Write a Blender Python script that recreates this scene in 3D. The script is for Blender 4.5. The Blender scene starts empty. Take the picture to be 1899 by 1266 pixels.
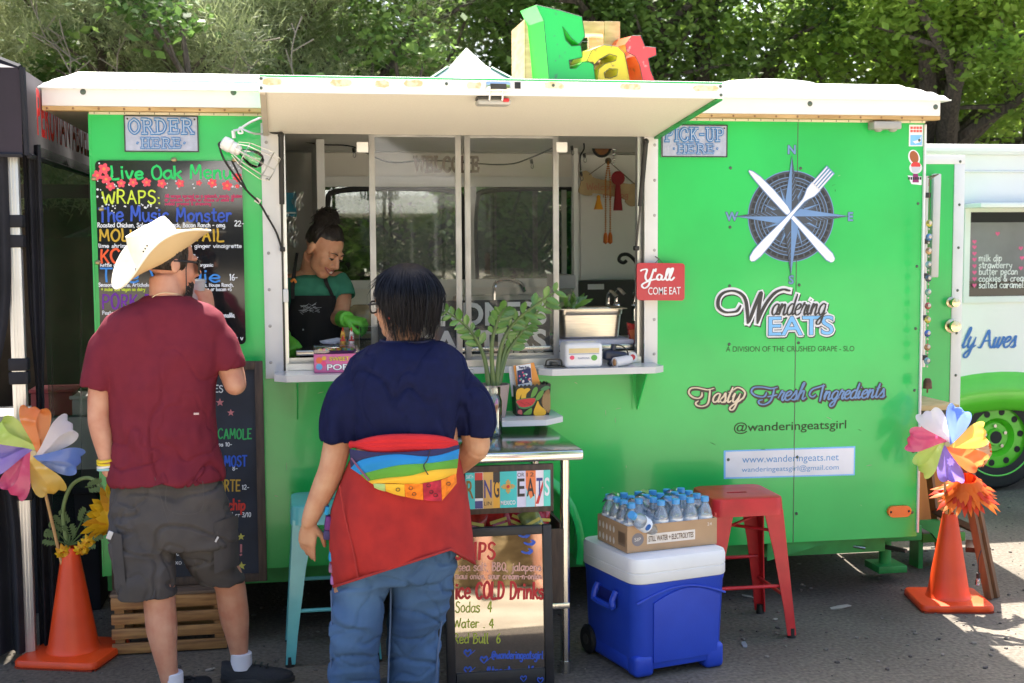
import bpy, bmesh, math, random
from mathutils import Vector as V, Matrix, noise
random.seed(7)
R = math.radians
C = bpy.context.scene.collection
scn = bpy.context.scene
# ---------------------------------------------------------------- camera
YAW, PITCH, ROLL, FPX, CD, CH = 0.1754680, 0.0794866, -0.0057738, 2400.0, 5.6, 1.7
IW, IH = 1899.0, 1266.0
fw = V((math.sin(YAW)*math.cos(PITCH), math.cos(YAW)*math.cos(PITCH), -math.sin(PITCH)))
rt0 = V((math.cos(YAW), -math.sin(YAW), 0)); up0 = rt0.cross(fw)
rt = rt0*math.cos(ROLL)+up0*math.sin(ROLL); up = -rt0*math.sin(ROLL)+up0*math.cos(ROLL)
CAMP = V((0, -CD, CH))
cam = bpy.data.cameras.new('camera'); co = bpy.data.objects.new('camera', cam); C.objects.link(co)
co.matrix_world = Matrix(((rt.x, up.x, -fw.x, CAMP.x), (rt.y, up.y, -fw.y, CAMP.y), (rt.z, up.z, -fw.z, CAMP.z), (0, 0, 0, 1)))
cam.sensor_fit = 'HORIZONTAL'; cam.sensor_width = 36; cam.lens = FPX/IW*36; cam.clip_end = 500; cam.clip_start = .05
cam.dof.use_dof = True; cam.dof.focus_distance = 5.3; cam.dof.aperture_fstop = 5
scn.camera = co
# ---------------------------------------------------------------- light
SUNDIR = V((-0.07, -0.56, -1.0)).normalized()
world = bpy.data.worlds.new('World'); scn.world = world; world.use_nodes = True
wn = world.node_tree.nodes; wl = world.node_tree.links
sky = wn.new('ShaderNodeTexSky'); sky.sky_type = 'NISHITA'; sky.sun_disc = False
sky.sun_elevation = math.asin(-SUNDIR.z); sky.sun_rotation = math.atan2(-SUNDIR.x, -SUNDIR.y)
sky.air_density = 1.0; sky.dust_density = 4.0; sky.ozone_density = 1.0
bgn = wn['Background']; bgn.inputs['Strength'].default_value = 0.11
wl.new(sky.outputs['Color'], bgn.inputs['Color'])
sl = bpy.data.lights.new('sun', 'SUN'); sl.energy = 5.0; sl.angle = R(0.53); sl.color = (1.0, 0.95, 0.86)
so = bpy.data.objects.new('sun', sl); C.objects.link(so); so.rotation_euler = SUNDIR.to_track_quat('-Z', 'Y').to_euler()
so.location = (0, 3, 9)
scn.view_settings.view_transform = 'Standard'; scn.view_settings.look = 'None'; scn.view_settings.gamma = 1
scn.view_settings.exposure = 2.1
scn.cycles.max_bounces = 8; scn.cycles.transparent_max_bounces = 16; scn.cycles.use_denoising = True
scn.cycles.sample_clamp_indirect = 6
# ---------------------------------------------------------------- placing helpers
def rayd(px, py): return fw + rt*((px-IW/2)/FPX) - up*((py-IH/2)/FPX)
def at(px, py, Y=0.0):
 d = rayd(px, py); return CAMP + d*((Y+CD)/d.y)
def gr(px, py, Z=0.0):
 d = rayd(px, py); return CAMP + d*((Z-CH)/d.z)
def ppm(p): return FPX/((V(p)-CAMP).dot(fw))        # photo pixels per metre at a point
# ---------------------------------------------------------------- materials
def mat(name, col, rough=.5, metal=0, var=.08, scale=5, bump=0, bscale=60, coat=0, spec=.5, alpha=1, col2=None, detail=6, contrast=(.35, .65), stretch=None, sheen=0, trans=0, emit=None, sss=0, wr=0, wsc=9, wst=(1, 1, .45)):
 m = bpy.data.materials.new(name); m.use_nodes = True
 nt = m.node_tree; N = nt.nodes; L = nt.links; b = N['Principled BSDF']
 b.inputs['Roughness'].default_value = rough; b.inputs['Metallic'].default_value = metal
 b.inputs['Specular IOR Level'].default_value = spec; b.inputs['Coat Weight'].default_value = coat
 b.inputs['Coat Roughness'].default_value = .08; b.inputs['Alpha'].default_value = alpha
 if sheen: b.inputs['Sheen Weight'].default_value = sheen
 if trans: b.inputs['Transmission Weight'].default_value = trans
 if sss:
  b.inputs['Subsurface Weight'].default_value = sss; b.inputs['Subsurface Radius'].default_value = (.9, .35, .2); b.inputs['Subsurface Scale'].default_value = .008
 c = list(col)[:3]
 if col2 is None: c2 = [max(0, x*(1-var)) for x in c]; c1 = [min(1, x*(1+var)) for x in c]
 else: c1, c2 = c, list(col2)[:3]
 tc = N.new('ShaderNodeTexCoord'); src = tc.outputs['Object']
 if stretch:
  mp = N.new('ShaderNodeMapping'); mp.inputs['Scale'].default_value = stretch; L.new(src, mp.inputs['Vector']); src = mp.outputs['Vector']
 nz = N.new('ShaderNodeTexNoise'); nz.inputs['Scale'].default_value = scale; nz.inputs['Detail'].default_value = detail
 L.new(src, nz.inputs['Vector'])
 rp = N.new('ShaderNodeValToRGB'); rp.color_ramp.elements[0].position = contrast[0]; rp.color_ramp.elements[1].position = contrast[1]
 rp.color_ramp.elements[0].color = (*c2, 1); rp.color_ramp.elements[1].color = (*c1, 1)
 L.new(nz.outputs['Fac'], rp.inputs['Fac']); L.new(rp.outputs['Color'], b.inputs['Base Color'])
 if bump:
  n2 = N.new('ShaderNodeTexNoise'); n2.inputs['Scale'].default_value = bscale; n2.inputs['Detail'].default_value = 5
  L.new(src, n2.inputs['Vector'])
  bp = N.new('ShaderNodeBump'); bp.inputs['Strength'].default_value = bump; bp.inputs['Distance'].default_value = .01
  L.new(n2.outputs['Fac'], bp.inputs['Height']); L.new(bp.outputs['Normal'], b.inputs['Normal'])
 if wr:
  mw = N.new('ShaderNodeMapping'); mw.inputs['Scale'].default_value = wst; L.new(tc.outputs['Object'], mw.inputs['Vector'])
  n3 = N.new('ShaderNodeTexNoise'); n3.noise_type = 'RIDGED_MULTIFRACTAL'; n3.inputs['Scale'].default_value = wsc; n3.inputs['Detail'].default_value = 2.5; n3.inputs['Distortion'].default_value = .7; L.new(mw.outputs['Vector'], n3.inputs['Vector'])
  b3 = N.new('ShaderNodeBump'); b3.inputs['Strength'].default_value = wr; b3.inputs['Distance'].default_value = .02; L.new(n3.outputs['Fac'], b3.inputs['Height'])
  if bump: L.new(bp.outputs['Normal'], b3.inputs['Normal'])
  L.new(b3.outputs['Normal'], b.inputs['Normal'])
 if emit:
  b.inputs['Emission Color'].default_value = (*emit[0], 1); b.inputs['Emission Strength'].default_value = emit[1]
 return m
_flat = {}
def pl(col, rough=.6, metal=0):                      # a painted colour with a little unevenness, cached
 k = (tuple(round(x, 3) for x in col), rough, metal)
 if k not in _flat: _flat[k] = mat('paint', col, rough, metal, var=.07, scale=9)
 return _flat[k]
def s2l(r, g, b): return tuple((x/255/12.92 if x <= 10 else ((x/255+.055)/1.055)**2.4) for x in (r, g, b))
def srgb(r, g, b, rough=.6): return pl(s2l(r, g, b), rough)
def glassmat(name, tint=(1, 1, 1), op=.12, rough=.02, haze=0, ior=1.5):
 m = bpy.data.materials.new(name); m.use_nodes = True; nt = m.node_tree; N = nt.nodes; L = nt.links
 N.remove(N['Principled BSDF'])
 t = N.new('ShaderNodeBsdfTransparent'); t.inputs['Color'].default_value = (*tint, 1)
 g = N.new('ShaderNodeBsdfGlossy'); g.inputs['Roughness'].default_value = rough
 fr = N.new('ShaderNodeFresnel'); fr.inputs['IOR'].default_value = ior
 ad = N.new('ShaderNodeMath'); ad.operation = 'ADD'; ad.inputs[1].default_value = op; ad.use_clamp = True
 nz = N.new('ShaderNodeTexNoise'); nz.inputs['Scale'].default_value = 3
 bp = N.new('ShaderNodeBump'); bp.inputs['Strength'].default_value = .015; L.new(nz.outputs['Fac'], bp.inputs['Height']); L.new(bp.outputs['Normal'], g.inputs['Normal'])
 mx = N.new('ShaderNodeMixShader'); L.new(fr.outputs['Fac'], ad.inputs[0]); L.new(ad.outputs[0], mx.inputs['Fac'])
 ts = t.outputs['BSDF']
 if haze:
  d = N.new('ShaderNodeBsdfDiffuse'); d.inputs['Color'].default_value = (.7, .69, .66, 1); m2 = N.new('ShaderNodeMixShader'); m2.inputs['Fac'].default_value = haze; L.new(ts, m2.inputs[1]); L.new(d.outputs['BSDF'], m2.inputs[2]); ts = m2.outputs['Shader']
 L.new(ts, mx.inputs[1]); L.new(g.outputs['BSDF'], mx.inputs[2]); L.new(mx.outputs['Shader'], N['Material Output'].inputs['Surface'])
 return m
# ---------------------------------------------------------------- mesh builder
class MB:
 def __init__(s): s.v = []; s.f = []; s.m = []
 def add(s, vs, fs, mi=0):
  o = len(s.v); s.v.extend(tuple(p) for p in vs)
  for f in fs: s.f.append(tuple(i+o for i in f)); s.m.append(mi)
  return s
 def box(s, c, d, mi=0, rot=None, bev=0, seg=2):
  hx, hy, hz = d[0]/2, d[1]/2, d[2]/2; c = V(c)
  if bev > 0:
   bm = bmesh.new(); bmesh.ops.create_cube(bm, size=1)
   for v in bm.verts: v.co = V((v.co.x*d[0], v.co.y*d[1], v.co.z*d[2]))
   bmesh.ops.bevel(bm, geom=bm.edges[:], offset=bev, segments=seg, profile=.5, affect='EDGES')
   vs = [v.co.copy() for v in bm.verts]; fs = [[v.index for v in f.verts] for f in bm.faces]; bm.free()
  else:
   vs = [V((x, y, z)) for x in (-hx, hx) for y in (-hy, hy) for z in (-hz, hz)]
   fs = [(0, 1, 3, 2), (4, 6, 7, 5), (0, 4, 5, 1), (2, 3, 7, 6), (0, 2, 6, 4), (1, 5, 7, 3)]
  if rot is not None: vs = [rot @ v for v in vs]
  return s.add([c+v for v in vs], fs, mi)
 def bx(s, x0, x1, y0, y1, z0, z1, mi=0, bev=0):
  return s.box(((x0+x1)/2, (y0+y1)/2, (z0+z1)/2), (abs(x1-x0), abs(y1-y0), abs(z1-z0)), mi, None, bev)
 def tube(s, pts, r, n=8, mi=0, closed=False, cap=True, flat=1.0, upv=None):
  pts = [V(p) for p in pts]; k = len(pts); rs = r if isinstance(r, (list, tuple)) else [r]*k
  vs = []; fs = []; pu = None
  for i, p in enumerate(pts):
   a = pts[(i-1) % k] if (closed or i > 0) else p; b = pts[(i+1) % k] if (closed or i < k-1) else p
   t = (b-a)
   t = t.normalized() if t.length > 1e-9 else V((0, 0, 1))
   if upv is not None: u = V(upv)-t*V(upv).dot(t)
   elif pu is None: u = V((0, 0, 1))-t*t.z if abs(t.z) < .9 else V((1, 0, 0))-t*t.x
   else: u = pu-t*pu.dot(t)
   if u.length < 1e-6: u = t.orthogonal()
   u.normalize(); w = t.cross(u); pu = u
   for j in range(n):
    an = 2*math.pi*j/n; vs.append(p+(u*math.cos(an)*flat+w*math.sin(an))*rs[i])
  m = k if closed else k-1
  for i in range(m):
   for j in range(n):
    a = i*n+j; b = i*n+(j+1) % n; c = ((i+1) % k)*n+(j+1) % n; d = ((i+1) % k)*n+j; fs.append((a, b, c, d))
  if cap and not closed:
   fs.append(tuple(range(n))[::-1]); fs.append(tuple((k-1)*n+j for j in range(n)))
  return s.add(vs, fs, mi)
 def cyl(s, p0, p1, r0, r1=None, n=16, mi=0): return s.tube([p0, p1], [r0, r0 if r1 is None else r1], n, mi)
 def lathe(s, prof, c, n=20, mi=0, axis=(0, 0, 1), a0=0, sx=1, sy=1, cap=True):
  c = V(c); ax = V(axis).normalized(); u = V((1, 0, 0)) if abs(ax.x) < .9 else V((0, 1, 0)); u = (u-ax*u.dot(ax)).normalized(); w = ax.cross(u)
  vs = []; fs = []
  for r, z in prof:
   for j in range(n):
    an = a0+2*math.pi*j/n; vs.append(c+ax*z+u*(r*math.cos(an)*sx)+w*(r*math.sin(an)*sy))
  for i in range(len(prof)-1):
   for j in range(n):
    fs.append((i*n+j, i*n+(j+1) % n, (i+1)*n+(j+1) % n, (i+1)*n+j))
  if cap and prof[0][0] > 1e-5: fs.append(tuple(range(n))[::-1])
  if cap and prof[-1][0] > 1e-5: fs.append(tuple((len(prof)-1)*n+j for j in range(n)))
  return s.add(vs, fs, mi)
 def prism(s, poly, o, u, v, d, mi=0, cap=True):     # polygon in the u,v frame at o, extruded by the vector d
  o, u, v, d = V(o), V(u), V(v), V(d); n = len(poly)
  a = [o+u*x+v*y for x, y in poly]; b = [p+d for p in a]
  fs = [tuple(range(n)), tuple(range(2*n-1, n-1, -1))]+[(i, i+n, (i+1) % n+n, (i+1) % n) for i in range(n)]
  return s.add(a+b, fs, mi)
 def poly(s, pts, mi=0): return s.add(pts, [tuple(range(len(pts)))], mi)
 def ball(s, c, r, mi=0, nu=14, nv=9, rot=None):
  r = V((r, r, r)) if not hasattr(r, '__len__') else V(r); c = V(c); vs = []; fs = []
  for i in range(nv+1):
   th = math.pi*i/nv
   for j in range(nu):
    ph = 2*math.pi*j/nu; p = V((r.x*math.sin(th)*math.cos(ph), r.y*math.sin(th)*math.sin(ph), r.z*math.cos(th)))
    vs.append(c+(rot @ p if rot is not None else p))
  for i in range(nv):
   for j in range(nu): fs.append((i*nu+j, (i+1)*nu+j, (i+1)*nu+(j+1) % nu, i*nu+(j+1) % nu))
  return s.add(vs, fs, mi)
 def grid(s, fn, nu, nv, mi=0, cu=False, cv=False):
  vs = [fn(i/(nu if cu else nu-1), j/(nv if cv else nv-1)) for i in range(nu) for j in range(nv)]; fs = []
  for i in range(nu if cu else nu-1):
   for j in range(nv if cv else nv-1): fs.append((i*nv+j, ((i+1) % nu)*nv+j, ((i+1) % nu)*nv+(j+1) % nv, i*nv+(j+1) % nv))
  return s.add(vs, fs, mi)
 def loft(s, rings, mi=0, cap=True):
  n = len(rings[0]); vs = [p for r in rings for p in r]; fs = []
  for i in range(len(rings)-1):
   for j in range(n): fs.append((i*n+j, i*n+(j+1) % n, (i+1)*n+(j+1) % n, (i+1)*n+j))
  if cap: fs.append(tuple(range(n))[::-1]); fs.append(tuple((len(rings)-1)*n+j for j in range(n)))
  return s.add(vs, fs, mi)
 def ribbon(s, pts, w, nrm, mi=0, rise=0.00004):      # flat stroke lying on a surface; climbs a hair along its length so crossings never share a plane
  pts = [V(p) for p in pts]; nrm = V(nrm).normalized(); k = len(pts); vs = []
  ws = w if isinstance(w, (list, tuple)) else [w]*k
  for i, p in enumerate(pts):
   t = pts[min(i+1, k-1)]-pts[max(i-1, 0)]
   if t.length < 1e-9: t = V((1, 0, 0))
   t.normalize(); q = nrm.cross(t)*ws[i]/2; e = t*(ws[i]*.3 if i == k-1 else (-ws[i]*.3 if i == 0 else 0))
   h = nrm*(rise*i); vs += [p+q+h+e, p-q+h+e]
  return s.add(vs, [(2*i, 2*i+1, 2*i+3, 2*i+2) for i in range(k-1)], mi)
 def text(s, body, o, u, v, size, mi=0, width=None, grow=0, lift=0, align='L', shear=0, thick=0, font=None):
  ms = text_mesh(body, grow, shear, thick, font)
  xs = [p[0] for p in ms[0]]
  x0, x1 = min(xs), max(xs); kx = size if width is None else width/max(1e-6, text_width(body, shear, font)); ky = size
  base = text_x0(body, shear, font)
  sh = base if align == 'L' else base+text_width(body, shear, font)*(.5 if align == 'C' else 1)
  o, u, v = V(o), V(u).normalized(), V(v).normalized(); nrm = u.cross(v)
  return s.add([o+u*((p[0]-sh)*kx)+v*(p[1]*ky)+nrm*(lift+p[2]*size) for p in ms[0]], ms[1], mi)
 def build(s, name, mats, parent=None, smooth=35, loc=None, tg=None, flip=True):
  me = bpy.data.meshes.new(name)
  root = V((0, 0, 0)); q = parent
  while q is not None: root += V(q.location); q = q.parent
  if parent is None:
   if loc is None:
    xs = [p[0] for p in s.v]; ys = [p[1] for p in s.v]; zs = [p[2] for p in s.v]
    loc = V(((min(xs)+max(xs))/2, (min(ys)+max(ys))/2, min(zs)))
   root = V(loc)
  me.from_pydata([(p[0]-root.x, p[1]-root.y, p[2]-root.z) for p in s.v], [], s.f)
  mats = mats if isinstance(mats, (list, tuple)) else [mats]
  for m in mats: me.materials.append(m)
  if len(mats) > 1: me.polygons.foreach_set('material_index', s.m)
  if flip:
   bm = bmesh.new(); bm.from_mesh(me); bmesh.ops.recalc_face_normals(bm, faces=bm.faces[:]); bm.to_mesh(me); bm.free()
  if smooth is not None:
   me.shade_smooth()
   if smooth < 180: me.set_sharp_from_angle(angle=R(smooth))
  me.update(); ob = bpy.data.objects.new(name, me); C.objects.link(ob)
  if parent is not None: ob.parent = parent
  else: ob.location = root
  return ob
_txt = {}
def text_mesh(body, grow=0, shear=0, thick=0, font=None):
 k = (body, round(grow, 4), shear, thick)
 if k in _txt: return _txt[k]
 cu = bpy.data.curves.new('t', 'FONT'); cu.body = body; cu.size = 1.0; cu.offset = grow; cu.shear = shear; cu.extrude = thick; cu.resolution_u = 4
 ob = bpy.data.objects.new('t', cu); C.objects.link(ob); dg = bpy.context.evaluated_depsgraph_get()
 me = bpy.data.meshes.new_from_object(ob.evaluated_get(dg))
 r = ([tuple(v.co) for v in me.vertices], [tuple(p.vertices) for p in me.polygons])
 bpy.data.objects.remove(ob); bpy.data.curves.remove(cu); bpy.data.meshes.remove(me); _txt[k] = r
 return r
def text_x0(body, shear=0, font=None): return min(p[0] for p in text_mesh(body, 0, shear)[0])
def text_width(body, shear=0, font=None):
 xs = [p[0] for p in text_mesh(body, 0, shear)[0]]; return max(xs)-min(xs)
def tag(o, label=None, cat=None, group=None, kind=None):
 if label: o['label'] = label
 if cat: o['category'] = cat
 if group: o['group'] = group
 if kind: o['kind'] = kind
 return o
def thing(name, label, cat, loc, group=None):
 o = bpy.data.objects.new(name, None); C.objects.link(o); o.location = V(loc); o.empty_display_size = .1
 return tag(o, label, cat, group)
def copy_tree(o, parent=None):
 c = o.copy(); C.objects.link(c); c.parent = parent
 for ch in list(o.children): copy_tree(ch, c)
 return c
def cat_spline(pts, n=5, closed=False):                # smooth curve through points
 pts = [V(p) for p in pts]; k = len(pts)
 if k < 3 and not closed: return pts
 out = []
 for i in range(k if closed else k-1):
  g = lambda j: pts[j % k] if closed else pts[max(0, min(k-1, j))]
  a, b, c, d = g(i-1), g(i), g(i+1), g(i+2)
  for q in range(n):
   t = q/n; out.append(.5*((2*b)+(c-a)*t+(2*a-5*b+4*c-d)*t*t+(3*b-a-3*c+d)*t*t*t))
 if not closed: out.append(pts[-1])
 return out
# ---------------------------------------------------------------- handwriting: single strokes on a grid, x-height 6, capitals 10
HW = {}
for ln in '''a5|4.6,5 3,6 1,5 .2,2.5 1.2,.3 3,.4 4.6,2.5|4.7,6 4.6,2 5.2,.1
b5|.5,10 .6,5 .6,.3|.6,3.5 2.3,6 4.3,4.8 4.4,1.5 2.6,.1 .7,1.2
c4.6|4.4,5 2.8,6 .9,4.8 .2,2.6 1.2,.5 3,.1 4.5,1.2
d5|4.5,10 4.6,5 4.7,.1|4.5,4.8 2.8,6 .8,4.7 .3,2 1.6,.1 3.4,.6 4.6,2.4
e4.8|.5,3 4.4,3.4 4,5.3 2.5,6 .8,4.9 .2,2.5 1.5,.3 3,.1 4.6,1.2
f3.6|3.8,9 2.8,10 1.7,8.6 1.6,4 1.6,0|.2,5.8 3.4,6
g5|4.5,4.8 2.8,6 .8,4.9 .4,2.5 1.8,.6 3.6,1.2 4.6,3|4.6,6 4.6,0 4,-3 2,-3.8 .4,-2.6
h5|.5,10 .6,5 .6,0|.6,3.4 2.4,6 4.1,5 4.3,2.5 4.4,0
i1.8|.9,6 .9,3 1,0|.9,8.2 1,8.8
j2.6|1.9,6 1.9,0 1.3,-3 -.3,-3|1.9,8.2 2,8.8
k4.6|.5,10 .6,5 .6,0|4.2,6 .8,2.8|1.8,3.7 4.5,0
l2|.8,10 .8,4 1,.4 1.9,.2
m7.6|.5,6 .6,3 .6,0|.6,3.6 2.1,6 3.6,5 3.8,0|3.8,3.6 5.3,6 6.8,5 7,2.5 7,0
n5|.5,6 .6,3 .6,0|.6,3.5 2.4,6 4.1,5 4.3,2.5 4.4,0
o5|2.6,6 .8,4.8 .3,2.6 1.2,.4 2.8,.1 4.4,1.5 4.5,4 3.4,5.7 2.4,6
p5|.5,6 .6,1 .6,-4|.6,3.6 2.4,6 4.3,4.8 4.4,1.8 2.7,.1 .7,1.3
q5|4.5,4.8 2.8,6 .8,4.8 .3,2.3 1.7,.2 3.6,.8 4.6,3|4.6,6 4.6,-4 6,-3
r4|.5,6 .6,3 .6,0|.6,3.4 2,5.8 3.8,5.4
s4.2|3.9,5.2 2.4,6 .8,5.2 1,3.8 3,3 4,1.8 3,.3 1.4,.1 .2,1.1
t3.6|1.7,9 1.7,4 2,.5 3.4,.3|.2,6.2 3.4,6.4
u5|.5,6 .5,2.5 1.4,.3 3,.4 4.5,2.6|4.5,6 4.5,2 5,0
v4.8|.3,6 2.4,0 4.5,6
w7|.3,6 1.8,0 3.5,5 5.2,0 6.7,6
x4.6|.4,6 4.4,0|4.3,6 .3,0
y4.8|.4,6 1,3 2.6,1.6|4.5,6 3,0 1.6,-3.4 .2,-3.6
z4.6|.4,6 4.3,6 .3,.1 4.5,.2
A6|.2,0 2,6 3,10 4,6 5.6,0|1.2,3.6 4.7,3.7
B5.6|.6,10 .6,5 .6,0|.6,10 3.6,9.6 4,7.2 .8,5.4 4.4,4.8 5,2 3,.1 .5,0
C5.8|5.3,8.4 3.6,10 1.2,8.4 .3,5 1.2,1.4 3.2,0 5.4,1.5
D6|.6,10 .6,5 .6,0|.4,10 3.6,9.4 5.4,5.6 4.4,1.5 2.4,.1 .4,0
E5|.6,10 .6,5 .6,0|.6,10 4.6,10|.6,5.2 4,5.3|.6,0 4.8,.1
F4.8|.6,10 .6,5 .6,0|.6,10 4.6,10|.6,5.2 4,5.3
G6|5.3,8.4 3.6,10 1.2,8.4 .3,5 1.2,1.4 3.2,0 5.2,1.2 5.4,4.4 3.2,4.4
H5.8|.6,10 .6,5 .6,0|5,10 5,5 5,0|.6,5.2 5,5.3
I2.4|1.2,10 1.2,5 1.2,0
J4.4|3.6,10 3.7,3 2.6,.1 .8,.4 .2,2
K5.4|.6,10 .6,5 .6,0|4.9,10 .8,4.6|1.9,5.8 5.2,0
L4.8|.6,10 .6,5 .6,.1 4.6,.1
M7.4|.5,0 .9,6 1.2,10 3.6,3 6,10 6.4,5 6.8,0
N6|.5,0 .6,5 .7,10 5,0 5.1,5 5.2,10
O6.2|3.1,10 1,8.2 .3,5 1.2,1.2 3.1,0 5.1,1.6 5.7,5 4.9,8.5 3,10
P5.2|.6,10 .6,5 .6,0|.6,10 3.8,9.6 4.6,7.4 3.4,5.2 .7,4.8
Q6.4|3.1,10 1,8.2 .3,5 1.2,1.2 3.1,0 5.1,1.6 5.7,5 4.9,8.5 3,10|3.8,2.4 6.2,-.6
R5.6|.6,10 .6,5 .6,0|.6,10 3.8,9.6 4.6,7.4 3.4,5.4 .7,5|2.4,5 5.3,0
S5.2|4.7,8.8 2.8,10 .8,8.6 1.2,6.2 3.6,4.8 4.8,2.6 3.6,.4 1.6,.1 .2,1.6
T5.6|2.8,10 2.8,5 2.9,0|.1,10 5.5,10
U5.8|.5,10 .5,3.4 1.6,.4 3.8,.3 5,3.2 5.2,10
V5.8|.2,10 2.8,0 5.5,10
W8.4|.2,10 2,0 4.2,8 6.3,0 8.2,10
Y5.4|.2,10 2.6,5 5.2,10|2.6,5 2.7,0
04.8|2.5,10 .8,8 .4,4.6 1.2,1 2.5,0 4,1.4 4.5,5 4,8.6 2.4,10
12.6|.4,8.2 1.5,10 1.5,5 1.5,0
24.8|.4,8 2,10 4,8.6 3.6,5.4 .3,.2 4.6,.3
34.6|.4,9.2 2.4,10 4.2,8.2 1.6,5.4 4.2,3.8 3.8,.8 1.8,0 .2,1
44.8|3.4,0 3.5,5 3.4,10 .2,3.4 4.7,3.5
54.6|4.2,10 .9,9.9 .6,5.6 3,6 4.4,3.4 2.8,.2 .3,.8
64.6|3.8,9.8 1.4,7 .4,3 1.6,.1 3.6,.6 4.3,3 2.8,5.2 .7,3.6
74.6|.3,10 4.4,9.9 2.6,5 1.6,0
84.6|2.4,5.4 .7,7.6 2.4,10 4,7.8 2.4,5.4 .4,2.6 2.4,0 4.4,2.6 2.4,5.4
94.6|4.1,8 2.4,10 .5,7.6 1.6,5.2 3.8,6 4.2,8.6 3.8,4 2.6,0
.1.8|.7,0 .9,.4
,1.8|.9,.5 .5,-1.4
:2|.9,5.4 1,5|.9,1 1,.6
-4|.5,4 3.5,4.2
'1.6|.9,10 .7,8
/4|.2,-1 3.8,10
@8|5.2,5.6 3.4,6 2.3,4 3,2.2 4.6,2.6 5.4,6 5.4,2.8 6.8,2.4 7.4,5 6.4,8.6 3.8,9.4 1.2,7.6 .6,3.6 2,.2 5,-.6
#6|2.2,9 1.2,1|4.6,9 3.6,1|.4,6.4 5.6,6.6|.2,3.4 5.4,3.6
&6|5.4,0 1,7.4 2,9.8 3.6,8.2 .4,3 1.6,.2 3.6,.8 5.2,4
!2|1,10 1.1,3.4|1.1,.8 1.2,.4
*5|2.5,8 2.5,2|.4,6.6 4.6,3.4|4.6,6.6 .4,3.4
+5|2.5,7 2.5,1.4|0.2,4.2 4.8,4.2'''.split('\n'):
 ch = ln[0]; parts = ln[1:].split('|')
 HW[ch] = (float(parts[0]), [[tuple(map(float, q.split(','))) for q in st.split()] for st in parts[1:]])
def hand(mb, body, o, u, v, size, w, mi=0, width=None, slant=0.0, jit=.25, lift=.001, smooth=True, gap=1.1, thickdown=0):
 """hand-lettered strokes; size = capital height in metres; width squeezes or stretches the line to fit"""
 o, u, v = V(o), V(u).normalized(), V(v).normalized(); nrm = u.cross(v); rr = random.Random(body)
 tot = sum((HW[c][0] if c in HW else 3.2)+gap for c in body)
 k = size/10; kx = k if width is None else width/tot; x = 0; n = 0
 for c in body:
  if c not in HW: x += 3.2+gap; continue
  wd, sts = HW[c]; dy = rr.uniform(-jit, jit)*1.2; sc = 1+rr.uniform(-jit, jit)*.16
  for st in sts:
   pts = [V((px+rr.uniform(-jit, jit)*.5+x+py*slant*k/kx, py*sc+dy, 0)) for px, py in st]
   if smooth and len(pts) > 2: pts = cat_spline(pts, 4)
   P = [o+u*(p.x*kx)+v*(p.y*k)+nrm*(lift+.00008*n) for p in pts]; n += 1
   if thickdown:
    ws = []
    for i in range(len(pts)):
     t = P[min(i+1, len(P)-1)]-P[max(0, i-1)]; a = abs(t.dot(v))/max(1e-9, t.length); ws.append(w*(1-thickdown+thickdown*1.3*a))
    mb.ribbon(P, ws, nrm, mi)
   else: mb.ribbon(P, w*(1+rr.uniform(-.12, .12)), nrm, mi)
  x += wd+gap
 return mb
def strokes(mb, lines, o, u, v, k, w, mi=0, lift=.001, n=6, thick=0, taper=True):
 """free-drawn smooth strokes (lists of points in the u,v frame, scaled by k); wide on downstrokes when thick > 0"""
 o, u, v = V(o), V(u), V(v); nrm = u.cross(v).normalized()
 for q, ln in enumerate(lines):
  pts = cat_spline([V((a, b, 0)) for a, b in ln], n); P = [o+u*(p.x*k)+v*(p.y*k)+nrm*(lift+.0001*q) for p in pts]; ws = []
  for i in range(len(P)):
   t = P[min(i+1, len(P)-1)]-P[max(0, i-1)]; a = abs(t.dot(v))/max(1e-9, t.length)
   f = (1-thick)+thick*1.25*a; e = min(i, len(P)-1-i)/max(1, len(P)*.12)
   ws.append(w*f*(min(1, .45+.55*e) if taper else 1))
  mb.ribbon(P, ws, nrm, mi, rise=.00002)
 return mb
# ================================================================ the food trailer
X0, X1, ZB, ZT, TD = -0.768, 2.930, 0.285, 2.222, 2.1
def wx(px, py=500): return at(px, py, 0).x
def wz(py, px): return at(px, py, 0).z
M_green = mat('green_gloss_paint', (.020, .53, .105), .30, var=.09, scale=2.2, bump=.12, bscale=2.6, coat=.28, spec=.5)
M_greenflat = mat('green_frame_paint', (.022, .30, .07), .5, var=.2, scale=8)
M_white = mat('white_painted_metal', (.78, .78, .77), .35, var=.04, scale=4)
M_roof = mat('white_roof_sheet', (.82, .81, .79), .4, var=.04, scale=3)
M_alu = mat('brushed_aluminium', (.66, .66, .66), .32, metal=.9, var=.07, scale=12, stretch=(1, 1, .1))
M_alud = mat('dull_grey_aluminium', (.42, .41, .40), .45, metal=.5, var=.12, scale=10)
M_wood = mat('bare_pine_strip', (.62, .40, .17), .7, col2=(.42, .25, .09), scale=14, stretch=(.4, 3, 3))
M_cream = mat('cream_board', (.86, .81, .70), .75, var=.03, scale=160, bump=.04, bscale=300)
M_inner = mat('interior_wall_board', (.85, .82, .77), .6, var=.05, scale=2)
M_black = mat('black_rubber', (.012, .012, .013), .55, var=.3, scale=20)
M_dark = mat('dark_metal', (.05, .048, .046), .4, metal=.3, var=.2)
M_glass = glassmat('window_glass', (.82, .83, .83), .0, .04, .03, 1.4)
M_screw = mat('dull_screw_head', (.10, .13, .10), .45, metal=.4)
M_yel = mat('worn_adhesive_patch', (.62, .52, .28), .8, col2=(.75, .70, .52), scale=60, contrast=(.4, .6))
M_steel = mat('stainless_steel', (.62, .61, .59), .25, metal=1, var=.05, scale=20, stretch=(1, 1, 8))
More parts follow.
